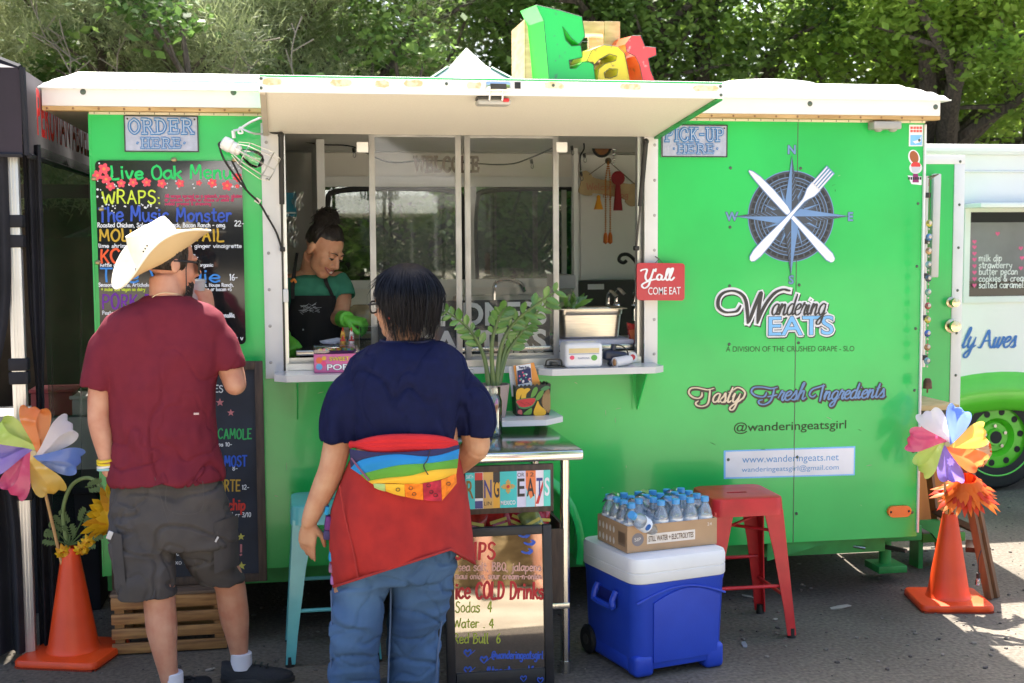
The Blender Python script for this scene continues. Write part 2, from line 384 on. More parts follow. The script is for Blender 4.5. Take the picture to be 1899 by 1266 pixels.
M_chrome = mat('chrome', (.75, .75, .76), .12, metal=1, var=.04)
T = thing('food_trailer', 'glossy green food trailer with white roof and raised service hatch', 'food trailer', (1.08, 1.05, 0))
# window opening
OX0, OX1, OZ0, OZ1 = wx(527, 640), wx(1192, 640), 1.150, 2.150       # clear hole
FX0, FX1, FZ0, FZ1 = wx(491, 600), 1.655, 1.109, 2.190               # outer edge of the white frame
m = MB()
xs = [X0, FX0+.03, FX1-.03, X1]; zs = [ZB, FZ0+.03, FZ1-.02, ZT]
for i in range(3):
 for j in range(3):
  if (i, j) == (1, 1): continue
  m.poly([(xs[i], 0, zs[j]), (xs[i+1], 0, zs[j]), (xs[i+1], 0, zs[j+1]), (xs[i], 0, zs[j+1])], 0)
m.poly([(X0, .04, ZB), (X1, .04, ZB), (X1, 0, ZB), (X0, 0, ZB)], 0)
SEAM = at(1479, 300, 0).x
m.bx(SEAM-.0016, SEAM+.0016, -.0015, .004, ZB, ZT, 1)
m.build('side_wall', [M_green, M_screw], T, smooth=None, flip=False)
sc = MB()
for x in (1.995, SEAM+.015):
 for k in range(7): sc.ball((x, -.001, .42+k*.265), (.0075, .004, .0075), 0, 10, 6)
for k in range(7):
 sc.ball((X1-.025, -.001, .40+k*.29), (.007, .004, .007), 0, 10, 6); sc.ball((X0+.035, -.001, .45+k*.262), (.007, .004, .007), 0, 10, 6)
 sc.ball((-.165, -.001, .35+k*.262), (.006, .004, .006), 0, 10, 6)
for x in (.55, 1.1): 
 for k in range(3): sc.ball((x, -.001, .42+k*.265), (.007, .004, .007), 0, 10, 6)
sc.build('wall_screw_rows', M_screw, T)
mb = MB(); mb.bx(X1-.004, X1+.006, -.012, .03, ZB+.02, ZT-.01, 0, .002); mb.build('corner_trim', M_white, T)
mb = MB(); mb.bx(X0-.004, X0+.003, -.004, .03, ZB, ZT, 0); mb.build('corner_trim', M_green, T)
# end walls, back wall, floor, ceiling
mb = MB()
mb.bx(X0, X0+.04, .045, TD, ZB, ZT, 0); mb.bx(X1-.04, X1, .045, .25, ZB, ZT, 0); mb.bx(X1-.04, X1, 1.02, TD, ZB, ZT, 0); mb.bx(X1-.04, X1, .25, 1.02, 2.12, ZT, 0)
mb.build('end_wall', M_green, T)
for x0, x1 in ((X0+.0405, X0+.046),): mb = MB(); mb.bx(x0, x1, .06, TD-.01, ZB+.08, 2.2, 0); mb.build('inner_lining', M_inner, T)
BW = (at(600, 350, TD).x, at(1062, 350, TD).x, at(640, 520, TD).z, at(640, 346, TD).z)       # the window in the back wall
mb = MB(); BX = [X0+.04, BW[0], BW[1], X1-.04]; BZ = [ZB, BW[2], BW[3], ZT]
for i in range(3):
 for j in range(3):
  if (i, j) != (1, 1): mb.bx(BX[i], BX[i+1], TD, TD+.04, BZ[j], BZ[j+1], 0)
mb.build('back_wall', M_inner, T)
mb = MB(); mb.bx(X0+.045, X1-.045, .05, TD-.005, ZB+.03, ZB+.07, 0); mb.build('floor_deck', M_dark, T)
mb = MB(); mb.bx(X0+.045, X1-.045, .05, TD-.005, 2.205, 2.218, 0); mb.build('inner_ceiling', M_inner, T)
# back window frame, partition and inner fittings
bf = MB(); a, b, c, d = BW
for r0, r1 in (((a-.05, a, c-.05, d+.05)), ((b, b+.03, c-.05, d+.05))) if False else (): pass
bf.bx(a-.05, a, TD-.03, TD-.004, c-.05, d+.06, 0); bf.bx(b, b+.05, TD-.03, TD-.004, c-.05, d+.06, 0); bf.bx(a, b, TD-.03, TD-.004, d, d+.06, 0); bf.bx(a, b, TD-.03, TD-.004, c-.05, c, 0)
bf.bx(a+.86, a+.90, TD-.025, TD-.006, c, d, 1); bf.bx(a+1.42, a+1.45, TD-.025, TD-.006, c, d, 1)
for q in range(2):
 x0 = a+.02+q*.88; bf.tube(cat_spline([(x0, TD-.012, c), (x0, TD-.012, d-.12), (x0+.1, TD-.012, d-.02), (x0+.70, TD-.012, d-.02), (x0+.80, TD-.012, d-.12), (x0+.80, TD-.012, c)], 5), .016, 6, 2)
bfo = bf.build('back_window', [M_white, M_alud, M_black], T)
mb = MB(); mb.bx(a, b, TD+.006, TD+.010, c, d, 0); mb.build('pane', glassmat('back_glass', (.72, .78, .74), .05), bfo)
mb = MB(); px = at(590, 400, 1.6).x; mb.bx(px-.02, px+.02, 1.0, 2.05, ZB+.08, 2.2, 0); mb.build('inner_post', M_white, T); mb = MB()
cx = at(1068, 400, 1.5).x; mb.bx(cx-.012, cx+.012, 1.5, 1.55, ZB+.08, 2.2, 0); mb.build('inner_post', M_white, T)
mb = MB()                                              # galley counter with sink along the back wall
cz = at(800, 620, 1.55).z
mb.bx(a-.25, b-.1, 1.5, 2.08, cz-.04, cz, 0, .004); mb.bx(a-.25, b-.1, 1.53, 2.08, ZB+.08, cz-.045, 1)
mb.build('galley_counter', [M_steel, M_dark], T)
mb = MB(); sx, sz = at(930, 560, 1.9).x, cz
mb.bx(sx-.28, sx+.24, 1.9, 1.98, sz, sz+.2, 0, .02); mb.build('splash_panel', mat('white_splash', (.55, .55, .53), .3), T)
mb = MB(); mb.tube(cat_spline([(sx-.05, 1.86, sz), (sx-.05, 1.86, sz+.24), (sx, 1.83, sz+.29), (sx+.09, 1.8, sz+.27), (sx+.12, 1.79, sz+.22)], 5), .013, 8); mb.build('faucet', M_chrome, T)
mb = MB(); zz = at(1130, 520, 1.9).z; xa, xb = at(1076, 520, 1.9).x, at(1200, 520, 1.9).x
mb.bx(xa, xb+.3, 1.93, 1.95, .9, zz, 0); mb.bx(at(1092, 530, 1.9).x, at(1122, 530, 1.9).x, 1.924, 1.929, at(1092, 537, 1.9).z, at(1092, 527, 1.9).z, 1); mb.build('dark_splashback', [M_dark, M_white], T)
mb = MB(); mb.bx(at(1078, 400, 2.05).x, X1-.05, 2.06, 2.09, zz, 2.2, 0); mb.build('white_back_panel', mat('white_wall_panel', (.86, .85, .83), .4, var=.04, scale=2), T)
mb = MB()
for i, p in enumerate([(1127, 560), (1142, 556), (1176, 556)]):
 P = at(p[0], p[1], 1.6); mb.tube(cat_spline([P+V((0, 0, -.12)), P, P+V((.01, -.02, .06)), P+V((.04, -.05, .03))], 4), .012, 7); mb.ball(P+V((0, -.02, -.03)), .022, 0, 8, 6)
mb.build('tap', M_chrome, T)
mb = MB(); mb.bx(at(1035, 500, 1.2).x, at(1068, 500, 1.2).x, 1.2, 1.5, at(1050, 535, 1.2).z, at(1050, 510, 1.2).z, 0, .005); mb.build('inner_shelf', mat('grey_shelf', (.45, .45, .48), .5), T)
# ---- service window: frame, tracks, sliding panes
fr = MB()
fr.bx(FX0, OX0-.004, -.010, -.001, FZ0, FZ1, 0, .002); fr.bx(OX1+.004, FX1, -.010, -.001, FZ0, FZ1, 0, .002)
fr.bx(OX0-.004, OX1+.004, -.010, -.001, FZ0, OZ0-.012, 0, .002); fr.bx(OX0-.004, OX1+.004, -.010, -.001, OZ1, FZ1, 0, .002)
for k in range(7):
 for x in (FX0+.022, FX1-.016): fr.ball((x, -.0105, FZ0+.07+k*.155), (.007, .003, .007), 1, 10, 6)
FRM = fr.build('service_window_frame', [mat('white_window_trim', (.72, .71, .71), .35, var=.05, scale=5), M_alud], T)
tr = MB()
for y0, y1, h in ((.004, .012, .03), (.028, .034, .022), (.05, .056, .022), (.076, .084, .05)): tr.bx(OX0, OX1, y0, y1, OZ0-.010, OZ0-.012+h, 0)
tr.bx(OX0, OX1, 0.0, .09, OZ0-.022, OZ0-.0105, 0)
for x0, x1 in ((OX0-.003, OX0+.005), (OX1-.005, OX1+.003)): tr.bx(x0, x1, .0, .09, OZ0-.01, OZ1, 1)
for y in (.02, .05): tr.bx(OX0+.005, OX0+.02, y, y+.012, OZ0-.008, OZ1, 0); tr.bx(OX1-.02, OX1-.005, y, y+.012, OZ0-.008, OZ1, 0)
tr.build('window_track', [M_alu, M_dark], FRM)
for (pa, pb, y) in ((686, 856, .042), (862, 1036, .064)):
 xa, xb = at(pa, 450, y).x, at(pb, 450, y).x; z0, z1 = OZ0+.008, OZ1; w = .026
 s = MB(); s.bx(xa, xa+w, y-.008, y+.008, z0, z1, 0, .002); s.bx(xb-w, xb, y-.008, y+.008, z0, z1, 0, .002); s.bx(xa+w, xb-w, y-.008, y+.008, z0, z0+w*.7, 0); s.bx(xa+w, xb-w, y-.008, y+.008, z1-w*.4, z1, 0)
 so_ = s.build('sliding_window', M_alud, T)
 g = MB(); g.poly([(xa+w*.9, y, z0+w*.6), (xb-w*.9, y, z0+w*.6), (xb-w*.9, y, z1-w*.3), (xa+w*.9, y, z1-w*.3)], 0); g.build('glass_pane', M_glass, so_)
# lettering behind the panes on a dark board
nb = MB(); n0, n1 = at(700, 560, .11), at(1020, 660, .11)
nb.bx(n0.x, n1.x, .11, .118, at(860, 662, .11).z, at(860, 557, .11).z, 0)
for s, pl_, pr_, yb, hh in (('KINDNESS', 770, 1012, 604, .098), ('MATTERS', 765, 1012, 656, .098)):
 A, B = at(pl_, yb, .108), at(pr_, yb, .108); nb.text(s, A, (1, 0, 0), (0, 0, 1), hh/.7, 1, width=B.x-A.x, grow=.03)
nbo = nb.build('letter_board', [mat('charcoal_board', (.028, .028, .03), .6), mat('grey_letter_paint', (.85, .85, .85), .7)], None, smooth=None)
tag(nbo, 'charcoal board with big grey capital letters standing behind the sliding glass', 'sign')
# two window clips at the top
for px in (672, 1041):
 P = at(px, 273, .0); mb = MB(); mb.box((P.x, -.004, P.z), (.05, .02, .045), 0, None, .004); mb.build('window_latch', M_white, FRM)
# ---- counters under the window
sh_l = MB(); zc = 1.140
def shelf(x0, x1, y1, z, ch=.05): return [(x0+ch, y1), (x0, y1+ch), (x0, -.011), (x1, -.011), (x1, y1+ch), (x1-ch, y1)]
for (x0, x1) in ((-.040, .80), (at(1003, 680, -.2).x, 1.640)):
 s = MB(); s.prism(shelf(x0, x1, -.20, zc), (0, 0, zc-.028), (1, 0, 0), (0, 1, 0), (0, 0, .028), 0); s.build('counter_shelf', mat('grey_white_counter', (.60, .60, .62), .22, var=.04, scale=8), T, smooth=None)
for px in (551, 1183):
 x = at(px, 720, -.02).x; b = MB()
 b.bx(x-.022, x+.022, -.006, -.001, .93, zc-.03, 0); b.bx(x-.022, x+.022, -.17, -.011, zc-.034, zc-.029, 0)
 b.prism([(-.006, .93), (-.006, zc-.035), (-.165, zc-.035)], (x-.003, 0, 0), (0, 1, 0), (0, 0, 1), (.006, 0, 0), 0); b.build('shelf_bracket', M_green, T, smooth=None)
# ---- raised hatch
AY = -.86; az0, az1 = at(900, 152, AY).z, at(900, 178, AY).z; ax0, ax1 = at(481, 150, AY).x, at(1340, 165, AY).x
zh = 2.165
def hz(y, off): t = y/AY; return zh+(az1+.028-zh)*t+off
hb = MB(); th = .045
def slab(x0, x1, y0, y1, o0, o1, mi): hb.add([(x0, y0, hz(y0, o0)), (x1, y0, hz(y0, o0)), (x1, y1, hz(y1, o0)), (x0, y1, hz(y1, o0)), (x0, y0, hz(y0, o1)), (x1, y0, hz(y0, o1)), (x1, y1, hz(y1, o1)), (x0, y1, hz(y1, o1))], [(0, 1, 2, 3), (4, 7, 6, 5), (0, 4, 5, 1), (1, 5, 6, 2), (2, 6, 7, 3), (3, 7, 4, 0)], mi)
slab(ax0+.022, ax1-.022, -.02, AY+.006, -.022, .03, 0)
slab(ax0, ax1, -.015, AY, .031, .036, 1)
HT = hb.build('service_hatch', [M_cream, M_green], T, smooth=None)
hb = MB(); slab(ax0, ax0+.0215, -.02, AY, -.032, .0305, 0); hb.build('edge_rail', mat('tan_edge_rail', (.50, .43, .35), .5), HT, smooth=None)
hb = MB(); slab(ax1-.0215, ax1, -.02, AY, -.032, .0305, 0); hb.build('edge_rail', M_greenflat, HT, smooth=None)
fb = MB(); zt = at(900, 149, AY-.006).z; zb_ = at(900, 177, AY-.006).z
fb.bx(ax0-.002, ax1+.002, AY-.012, AY-.001, zb_, zt, 0, .001)
for pxa, pxb, y in ((486, 524, 151), (612, 652, 153), (695, 722, 155), (748, 786, 154), (865, 893, 158), (1010, 1046, 158), (1150, 1190, 160), (1284, 1334, 163)):
 A, B = at(pxa, y, AY-.013), at(pxb, y, AY-.013); n = 14; pts = []
 rr = random.Random(pxa)
 for k in range(n):
  an = 2*math.pi*k/n; ex = abs(math.cos(an))**.6*math.copysign(1, math.cos(an)); ey = abs(math.sin(an))**.6*math.copysign(1, math.sin(an))
  pts.append(((A.x+B.x)/2+ex*(B.x-A.x)/2*rr.uniform(.88, 1.05), AY-.0128, A.z+ey*.0125*rr.uniform(.75, 1.15)))
 fb.poly(pts, 1)
for px, py in ((484, 145), (484, 163), (828, 155), (1026, 158), (1336, 160), (1337, 176)): P = at(px, py, AY-.012); fb.ball((P.x, AY-.0125, P.z), (.006, .004, .006), 2, 8, 5)
for px in (960,): P = at(px, 158, AY-.013); fb.bx(P.x-.011, P.x+.011, AY-.0135, AY-.0122, P.z-.012, P.z+.012, 3)
fb.build('front_rail', [M_white, M_yel, M_screw, M_black], HT, smooth=None)
lb = MB(); A = at(924, 160, AY-.02); lb.box((A.x, AY-.017, A.z), (.09, .01, .034), 0, None, .002); lb.bx(A.x-.03, A.x+.03, AY-.0235, AY-.022, A.z-.01, A.z+.010, 1)
B = at(914, 186, AY+.06); z = hz(AY+.06, -.022)
lb.box((B.x, AY+.055, z-.018), (.125, .075, .022), 2, None, .008); lb.box((B.x-.02, AY+.04, z-.004), (.09, .07, .012), 1, None, .002); lb.box((B.x+.042, AY+.015, z-.012), (.022, .012, .014), 3, None, .003)
for dx in (-.024, .024): lb.tube([(A.x-.005+dx, AY-.015, A.z-.015), (A.x-.005+dx, AY+.0, z-.012), (A.x-.005+dx*1.1, AY+.05, z-.02)], .004, 6, 0)
lb.build('hatch_latch', [M_chrome, M_dark, mat('grey_plastic', (.45, .44, .42), .45), pl((.6, .02, .03), .4)], HT)
# gas struts and the fixing loop
for p0, p1, mid in (((521, 250, -.10), (524, 462, -.02), (521, 378)), ((1198, 262, -.10), (1180, 460, -.02), (1190, 372))):
 A, B = at(*p0), at(*p1); Mid = A.lerp(B, .60); g = MB(); g.cyl(A, Mid, .011, None, 12, 0); g.cyl(Mid, B, .0045, None, 10, 1); g.ball(A, .014, 0, 10, 6); g.box(B, (.022, .03, .02), 0, None, .004); g.build('gas_strut', [M_black, M_dark], T)
# ---- roof, fascia, trims
FY = -.075
fx0, fx1 = at(77, 180, FY).x, at(1744, 205, FY).x; fz0, fz1 = at(900, 203, FY).z, at(900, 170, FY).z
fz0 = at(300, 198, FY).z; fz1 = at(300, 165, FY).z
f = MB(); f.bx(fx0, fx1, FY, FY+.03, fz0, fz1, 0, .003)
for px, py in ((154, 170), (433, 171), (1502, 192), (1735, 198)): P = at(px, py, FY); f.ball((P.x, FY-.001, P.z), (.012, .005, .012), 1, 10, 6)
f.build('fascia_board', [mat('white_fascia', (.80, .77, .74), .5, var=.03, scale=3), M_screw], T)
f = MB(); f.bx(fx0, fx1, FY+.001, FY+.05, fz0-.018, fz0-.001, 0)
for k in range(0, 40):
 x = fx0+.02+k*.1
 if x < fx1-.01: f.ball((x, FY, fz0-.010), (.005, .003, .005), 1, 8, 5)
f.build('eave_batten', [M_wood, pl((.25, .13, .05))], T)
f = MB(); f.bx(X0-.002, X1+.002, FY+.052, .0, fz0-.012, fz0-.001, 0); f.bx(X0, X1, -.008, -.001, ZT-.004, fz0-.013, 1)
for k in range(62): f.bx(X0+.02+k*.06, X0+.023+k*.06, -.0095, -.0082, ZT-.002, ZT+(.012 if k % 5 else .018), 2)
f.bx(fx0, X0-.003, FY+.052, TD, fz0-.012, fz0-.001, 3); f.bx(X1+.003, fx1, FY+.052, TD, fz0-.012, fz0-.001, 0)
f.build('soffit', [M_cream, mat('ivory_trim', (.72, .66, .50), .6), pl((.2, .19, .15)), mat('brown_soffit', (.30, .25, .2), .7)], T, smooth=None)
f = MB(); rx0, rx1 = fx0-.012, at(1762, 192, FY).x; ry0, ry1 = FY-.012, TD+.1
def roofz(u, v):
 x = rx0+(rx1-rx0)*u; y = ry0+(ry1-ry0)*v; e = min(x-rx0, (rx1-x)*1.1, (y-ry0)*.42, (ry1-y)*.5)
 return V((x, y, fz1+.002+.105*min(1, max(0, e)/.13)**.8))
us = [0, .004, .01, .018, .03, .05, .1]+[.1+.8*k/20 for k in range(1, 20)]+[.9, .95, .97, .982, .99, .996, 1]; vs_ = [0, .008, .018, .03, .045, .065, .09, .12, .16, .2]+[.2+.6*k/8 for k in range(1, 9)]+[.85, .9, .95, 1]
rv = [roofz(u, v) for u in us for v in vs_]; nv = len(vs_); f.add(rv, [(i*nv+j, (i+1)*nv+j, (i+1)*nv+j+1, i*nv+j+1) for i in range(len(us)-1) for j in range(nv-1)], 0)
f.add([(rx0, ry0, fz1-.004), (rx1, ry0, fz1-.004), (rx1, ry1, fz1-.004), (rx0, ry1, fz1-.004)], [(0, 1, 2, 3)], 0)
f.add([(rx0, ry0, fz1-.004), (rx1, ry0, fz1-.004), (rx1, ry0, fz1+.002), (rx0, ry0, fz1+.002)], [(0, 1, 2, 3)], 0); f.add([(rx1, ry0, fz1-.004), (rx1, ry1, fz1-.004), (rx1, ry1, fz1+.002), (rx1, ry0, fz1+.002)], [(0, 1, 2, 3)], 0)
for k in range(30):
 u = .03+k*.033; P = roofz(u, .016); f.ball(P, (.005, .005, .004), 1, 8, 5)
RF = f.build('roof', [M_roof, M_screw], T, smooth=60)
f = MB(); A = at(247, 160, .02).x; P = roofz(.3, .04); f.bx(A, ax0-.02, P.y-.01, P.y+.02, P.z-.006, P.z+.012, 0); f.build('roof_batten', M_white, RF)
f = MB(); P = at(1430, 160, .45); f.tube(cat_spline([(P.x-.24, .45, fz1+.085), (P.x-.22, .45, fz1+.118), (P.x, .45, fz1+.132), (P.x+.2, .45, fz1+.118), (P.x+.22, .45, fz1+.085)], 6), .05, 10, 0, flat=.35); f.build('roof_vent', mat('grey_dome', (.45, .45, .46), .35), RF)
# ---- lamp box, marker light, underframe, wheel
P = at(1634, 234, 0); f = MB(); f.box((P.x, -.035, P.z), (.135, .07, .036), 0, None, .006)
for k in (-1, 1): f.ball((P.x+k*.035, -.045, P.z-.018), (.02, .02, .012), 0, 12, 7)
f.build('flood_lamp', mat('grey_lamp_plastic', (.36, .35, .33), .5), T)
P = at(1665.5, 947, 0); f = MB(); f.prism([(.028*math.cos(a)*1+(.030 if math.cos(a) > 0 else -.030), .027*math.sin(a)) for a in [2*math.pi*(k+.5)/28 for k in range(28)]], (P.x, -.001, P.z), (1, 0, 0), (0, 0, 1), (0, -.018, 0), 0)
for k in (-1, 1): f.ball((P.x+k*.045, -.0195, P.z), (.006, .003, .006), 1, 8, 5)
f.build('side_marker_light', [mat('amber_lens', (.80, .16, .01), .2, coat=.5), M_black], T, smooth=30)
f = MB(); f.bx(X0, X1-.1, .12, .2, .19, ZB-.004, 0); f.bx(1.3, X1-.12, .9, 1.0, .17, ZB-.004, 0)
f.add([(2.20, .03, ZB), (2.58, .03, ZB), (2.20, .03, .195)], [(0, 1, 2)], 0); f.add([(2.20, .034, ZB), (2.58, .034, ZB), (2.20, .034, .195)], [(0, 2, 1)], 0)
for x in (1.5, 2.0, 2.5): f.bx(x, x+.05, .2, .9, .20, .27, 0)
f.build('chassis_frame', M_greenflat, T, smooth=None)
f = MB(); jx = at(1650, 1020, .35).x
f.bx(jx-.22, jx+.12, .25, .33, .2, .275, 0, .004); f.cyl((jx-.05, .3, .08), (jx-.05, .3, .27), .03, None, 14, 0); f.bx(jx-.12, jx+.03, .22, .38, .05, .085, 0, .004); f.cyl((jx-.1, .2, .19), (jx-.04, .1, .19), .012, None, 8, 1)
f.prism([(jx+.08, .285), (jx+.24, .285), (jx+.35, .10), (jx+.30, .095), (jx+.2, .22)], (0, .30, 0), (1, 0, 0), (0, 0, 1), (0, .03, 0), 0)
f.cyl((jx-.4, .18, .23), (jx-.25, .1, .215), .008, None, 8, 2); f.build('stabiliser_jack', [M_greenflat, M_dark, M_steel], T)
wxc = .87
f = MB(); f.lathe([(.20, -.09), (.30, -.10), (.335, -.07), (.34, 0), (.335, .07), (.30, .10), (.20, .09)], (wxc, .06, .34), 36, 0, (0, 1, 0), cap=False); f.lathe([(.001, -.075), (.06, -.08), (.07, -.06), (.17, -.05), (.2, -.085), (.2, .08), (.001, .08)], (wxc, .06, .34), 30, 1, (0, 1, 0)); f.build('trailer_wheel', [M_black, M_white], T)
f = MB(); n = 22; rings = []
for k in range(n+1):
 an = R(-12)+math.pi*1.13*k/n; c_, s_ = math.cos(an), math.sin(an)
 rings.append([V((wxc+r*c_, y, .36+r*s_)) for r, y in ((.41, -.001), (.41, -.17), (.385, -.185), (.375, -.185), (.40, -.168), (.402, -.001))])
f.loft(rings, 0); f.build('wheel_fender', M_green, T, smooth=50)
# ---- doorway side: open door, step, door bar
DY = 1.0
d0, d1 = X1+.01, at(1787, 400, DY).x; dz1 = at(1750, 287, DY).z; dz0 = .36
f = MB(); f.bx(d0, d1-.062, DY, DY+.03, dz0, dz1-.05, 0); DO = f.build('door', M_green, T, smooth=None)
f = MB(); f.bx(d1-.062, d1, DY-.006, DY+.036, dz0, dz1-.05, 0, .002); f.bx(d0, d1, DY-.006, DY+.036, dz1-.05, dz1, 0, .002)
for k in range(8): f.ball((d1-.03, DY-.007, dz0+.1+k*.235), (.008, .003, .008), 1, 8, 5)
f.build('door_frame', [M_white, M_screw], DO)
for py, big in ((560, .030), (604, .038)):
 f = MB(); P = at(1763, py, DY); f.lathe([(big, 0), (big, .008), (big*.6, .012), (big*.55, .03), (big*.85, .042), (big*.8, .058), (.001, .062)], (P.x, DY-.001, P.z), 18, 0, (0, -1, 0)); f.build('door_knob', mat('satin_brass', (.72, .62, .42), .25, metal=1), DO)
f = MB(); A, B = at(1735, 322, DY-.05), at(1733, 514, DY-.05); f.box((A+B)/2, (.045, .03, (A-B).length), 0, Matrix.Rotation(R(.5), 3, 'Y'), .006); f.build('door_bar', mat('pale_plastic_bar', (.62, .62, .60), .4), DO)
# ---- decals on the wall (flat vinyl, each its own layer)
M_ink = mat('near_black_vinyl', (.018, .020, .026), .45); M_navy = mat('slate_vinyl', (.055, .065, .085), .45); M_blue = mat('cornflower_vinyl', (.15, .28, .53), .45); M_pale = mat('pale_lavender_vinyl', (.74, .75, .86), .4); M_sky = mat('sky_blue_vinyl', (.20, .52, .92), .4); M_tan = mat('sand_vinyl', (.74, .62, .45), .45); M_wv = mat('white_vinyl', (.80, .80, .86), .4); M_gtext = mat('dark_green_vinyl', (.012, .06, .012), .5); M_brown = mat('taupe_vinyl', (.07, .055, .045), .5)
U, Z = V((1, 0, 0)), V((0, 0, 1))
e = MB(); Cc = at(1467, 401, 0); Cc.y = 0; RR = (at(1546, 401, 0)-at(1389, 401, 0)).length/2
def ring(r0, r1, y, mi, a0=0, a1=360, n=64):
 k = max(2, int(n*(a1-a0)/360)); o = []; fs = []
 for i in range(k+1):
  a = R(a0+(a1-a0)*i/k); o += [Cc+V((r0*math.cos(a), y, r0*math.sin(a))), Cc+V((r1*math.cos(a), y, r1*math.sin(a)))]
 e.add(o, [(2*i, 2*i+1, 2*i+3, 2*i+2) for i in range(k)], mi)
ring(.0, RR*1.02, -.0012, 1); ring(0, RR, -.0016, 0)
for q in range(36): ring(RR*.885, RR*.955, -.0020, 3, q*10+1, q*10+8.6, 120)
ring(RR*.86, RR*.875, -.0020, 1); ring(RR*.79, RR*.80, -.0020, 1); ring(RR*.70, RR*.715, -.0020, 1); ring(RR*.62, RR*.63, -.0020, 1)
for q in range(24): ring(RR*.645, RR*.69, -.0020, 3, q*15+2, q*15+11, 100)
for q in range(48): ring(RR*.73, RR*.775, -.0020, 3, q*7.5+1, q*7.5+5.5, 120)
def spike(an, L, w, y):
 t = V((math.cos(R(an)), 0, math.sin(R(an)))); p = V((-t.z, 0, t.x)); c0 = Cc+V((0, y, 0))
 e.poly([c0+t*.02+p*(w+.004), c0+t*(L+.006), c0+t*.02-p*(w+.004), c0], 0)
 c0 = c0+V((0, -.0004, 0)); e.poly([c0, c0+t*w*1.2+p*w, c0+t*L], 1); e.poly([c0, c0+t*L, c0+t*w*1.2-p*w], 0)
 c0 = c0+V((0, -.0003, 0))
 for k in range(7):
  f0 = .25+.09*k; e.poly([c0+t*L*f0-p*w*.15*(1-f0), c0+t*(L*f0+.03)-p*w*.85*(1-f0), c0+t*(L*f0+.033)-p*w*.85*(1-f0), c0+t*(L*f0+.004)-p*w*.15*(1-f0)], 1)
for q in range(8): spike(22.5+45*q, RR*.74, RR*.085, -.0024)
for q in range(4): spike(45+90*q, RR*.80, RR*.11, -.0032)
rn = (at(1467, 290, 0)-Cc).length
for an, L in ((90, rn), (270, rn*.99), (0, rn*1.02), (180, rn*.98)): spike(an, L, RR*.17, -.0042)
def blade(a, b, prof, y, mi, base=None):                # outline along a -> b given as (t, half width, other half)
 a, b = V(a), V(b); t = (b-a); L = t.length; t.normalize(); p = V((-t.z, 0, t.x))
 e.poly([a+t*(L*q)+p*h0+V((0, y, 0)) for q, h0, h1 in prof]+[a+t*(L*q)-p*h1+V((0, y, 0)) for q, h0, h1 in prof[::-1]], mi)
def wp(x, y): P = at(x, y, 0); P.y = 0; return P
kn = [(0, .001, .001), (.03, .010, .006), (.1, .018, .010), (.25, .022, .013), (.42, .017, .013), (.455, .012, .012), (.47, .007, .007), (.6, .010, .010), (.85, .019, .019), (.95, .020, .020), (.99, .012, .012), (1, .004, .004)]
blade(wp(1388, 316), wp(1545, 484), [(q, a_+.004, b_+.004) for q, a_, b_ in kn], -.0056, 1); blade(wp(1388, 316), wp(1545, 484), kn, -.0060, 2)
fk = [(0, .004, .004), (.02, .014, .014), (.08, .021, .021), (.2, .020, .020), (.42, .010, .010), (.55, .006, .006), (.66, .006, .006), (.70, .012, .012), (.75, .024, .024), (.82, .027, .027)]
blade(wp(1391, 483), wp(1539, 315), [(q, a_+.004, b_+.004) for q, a_, b_ in fk], -.0066, 1); blade(wp(1391, 483), wp(1539, 315), fk, -.0070, 2)
a_, b_ = wp(1391, 483), wp(1539, 315); t = (b_-a_); L = t.length; t.normalize(); p = V((-t.z, 0, t.x))
for k in range(4):
 o = p*(-.0205+k*.0137)+V((0, -.0070, 0)); h = p*.0042
 e.poly([a_+t*L*.815+o+h, a_+t*L*.995+o+h*.6, a_+t*L*.995+o-h*.6, a_+t*L*.815+o-h], 2)
 o += V((0, .0004, 0)); h = p*.0068; e.poly([a_+t*L*.80+o+h, a_+t*L*1.005+o+h*.9, a_+t*L*1.005+o-h*.9, a_+t*L*.80+o-h], 1)
for s, px, py in (('N', 1468, 278), ('S', 1467, 519), ('W', 1357, 402), ('E', 1577, 402)):
 P = at(px, py+7, 0); P.y = -.0012; e.text(s, P, U, Z, .055, 0, align='C', grow=.06); P.y = -.0018; e.text(s, P, U, Z, .055, 1, align='C', grow=.025)
e.build('compass_emblem', [M_navy, M_blue, M_wv, M_ink], T, smooth=None, flip=False)
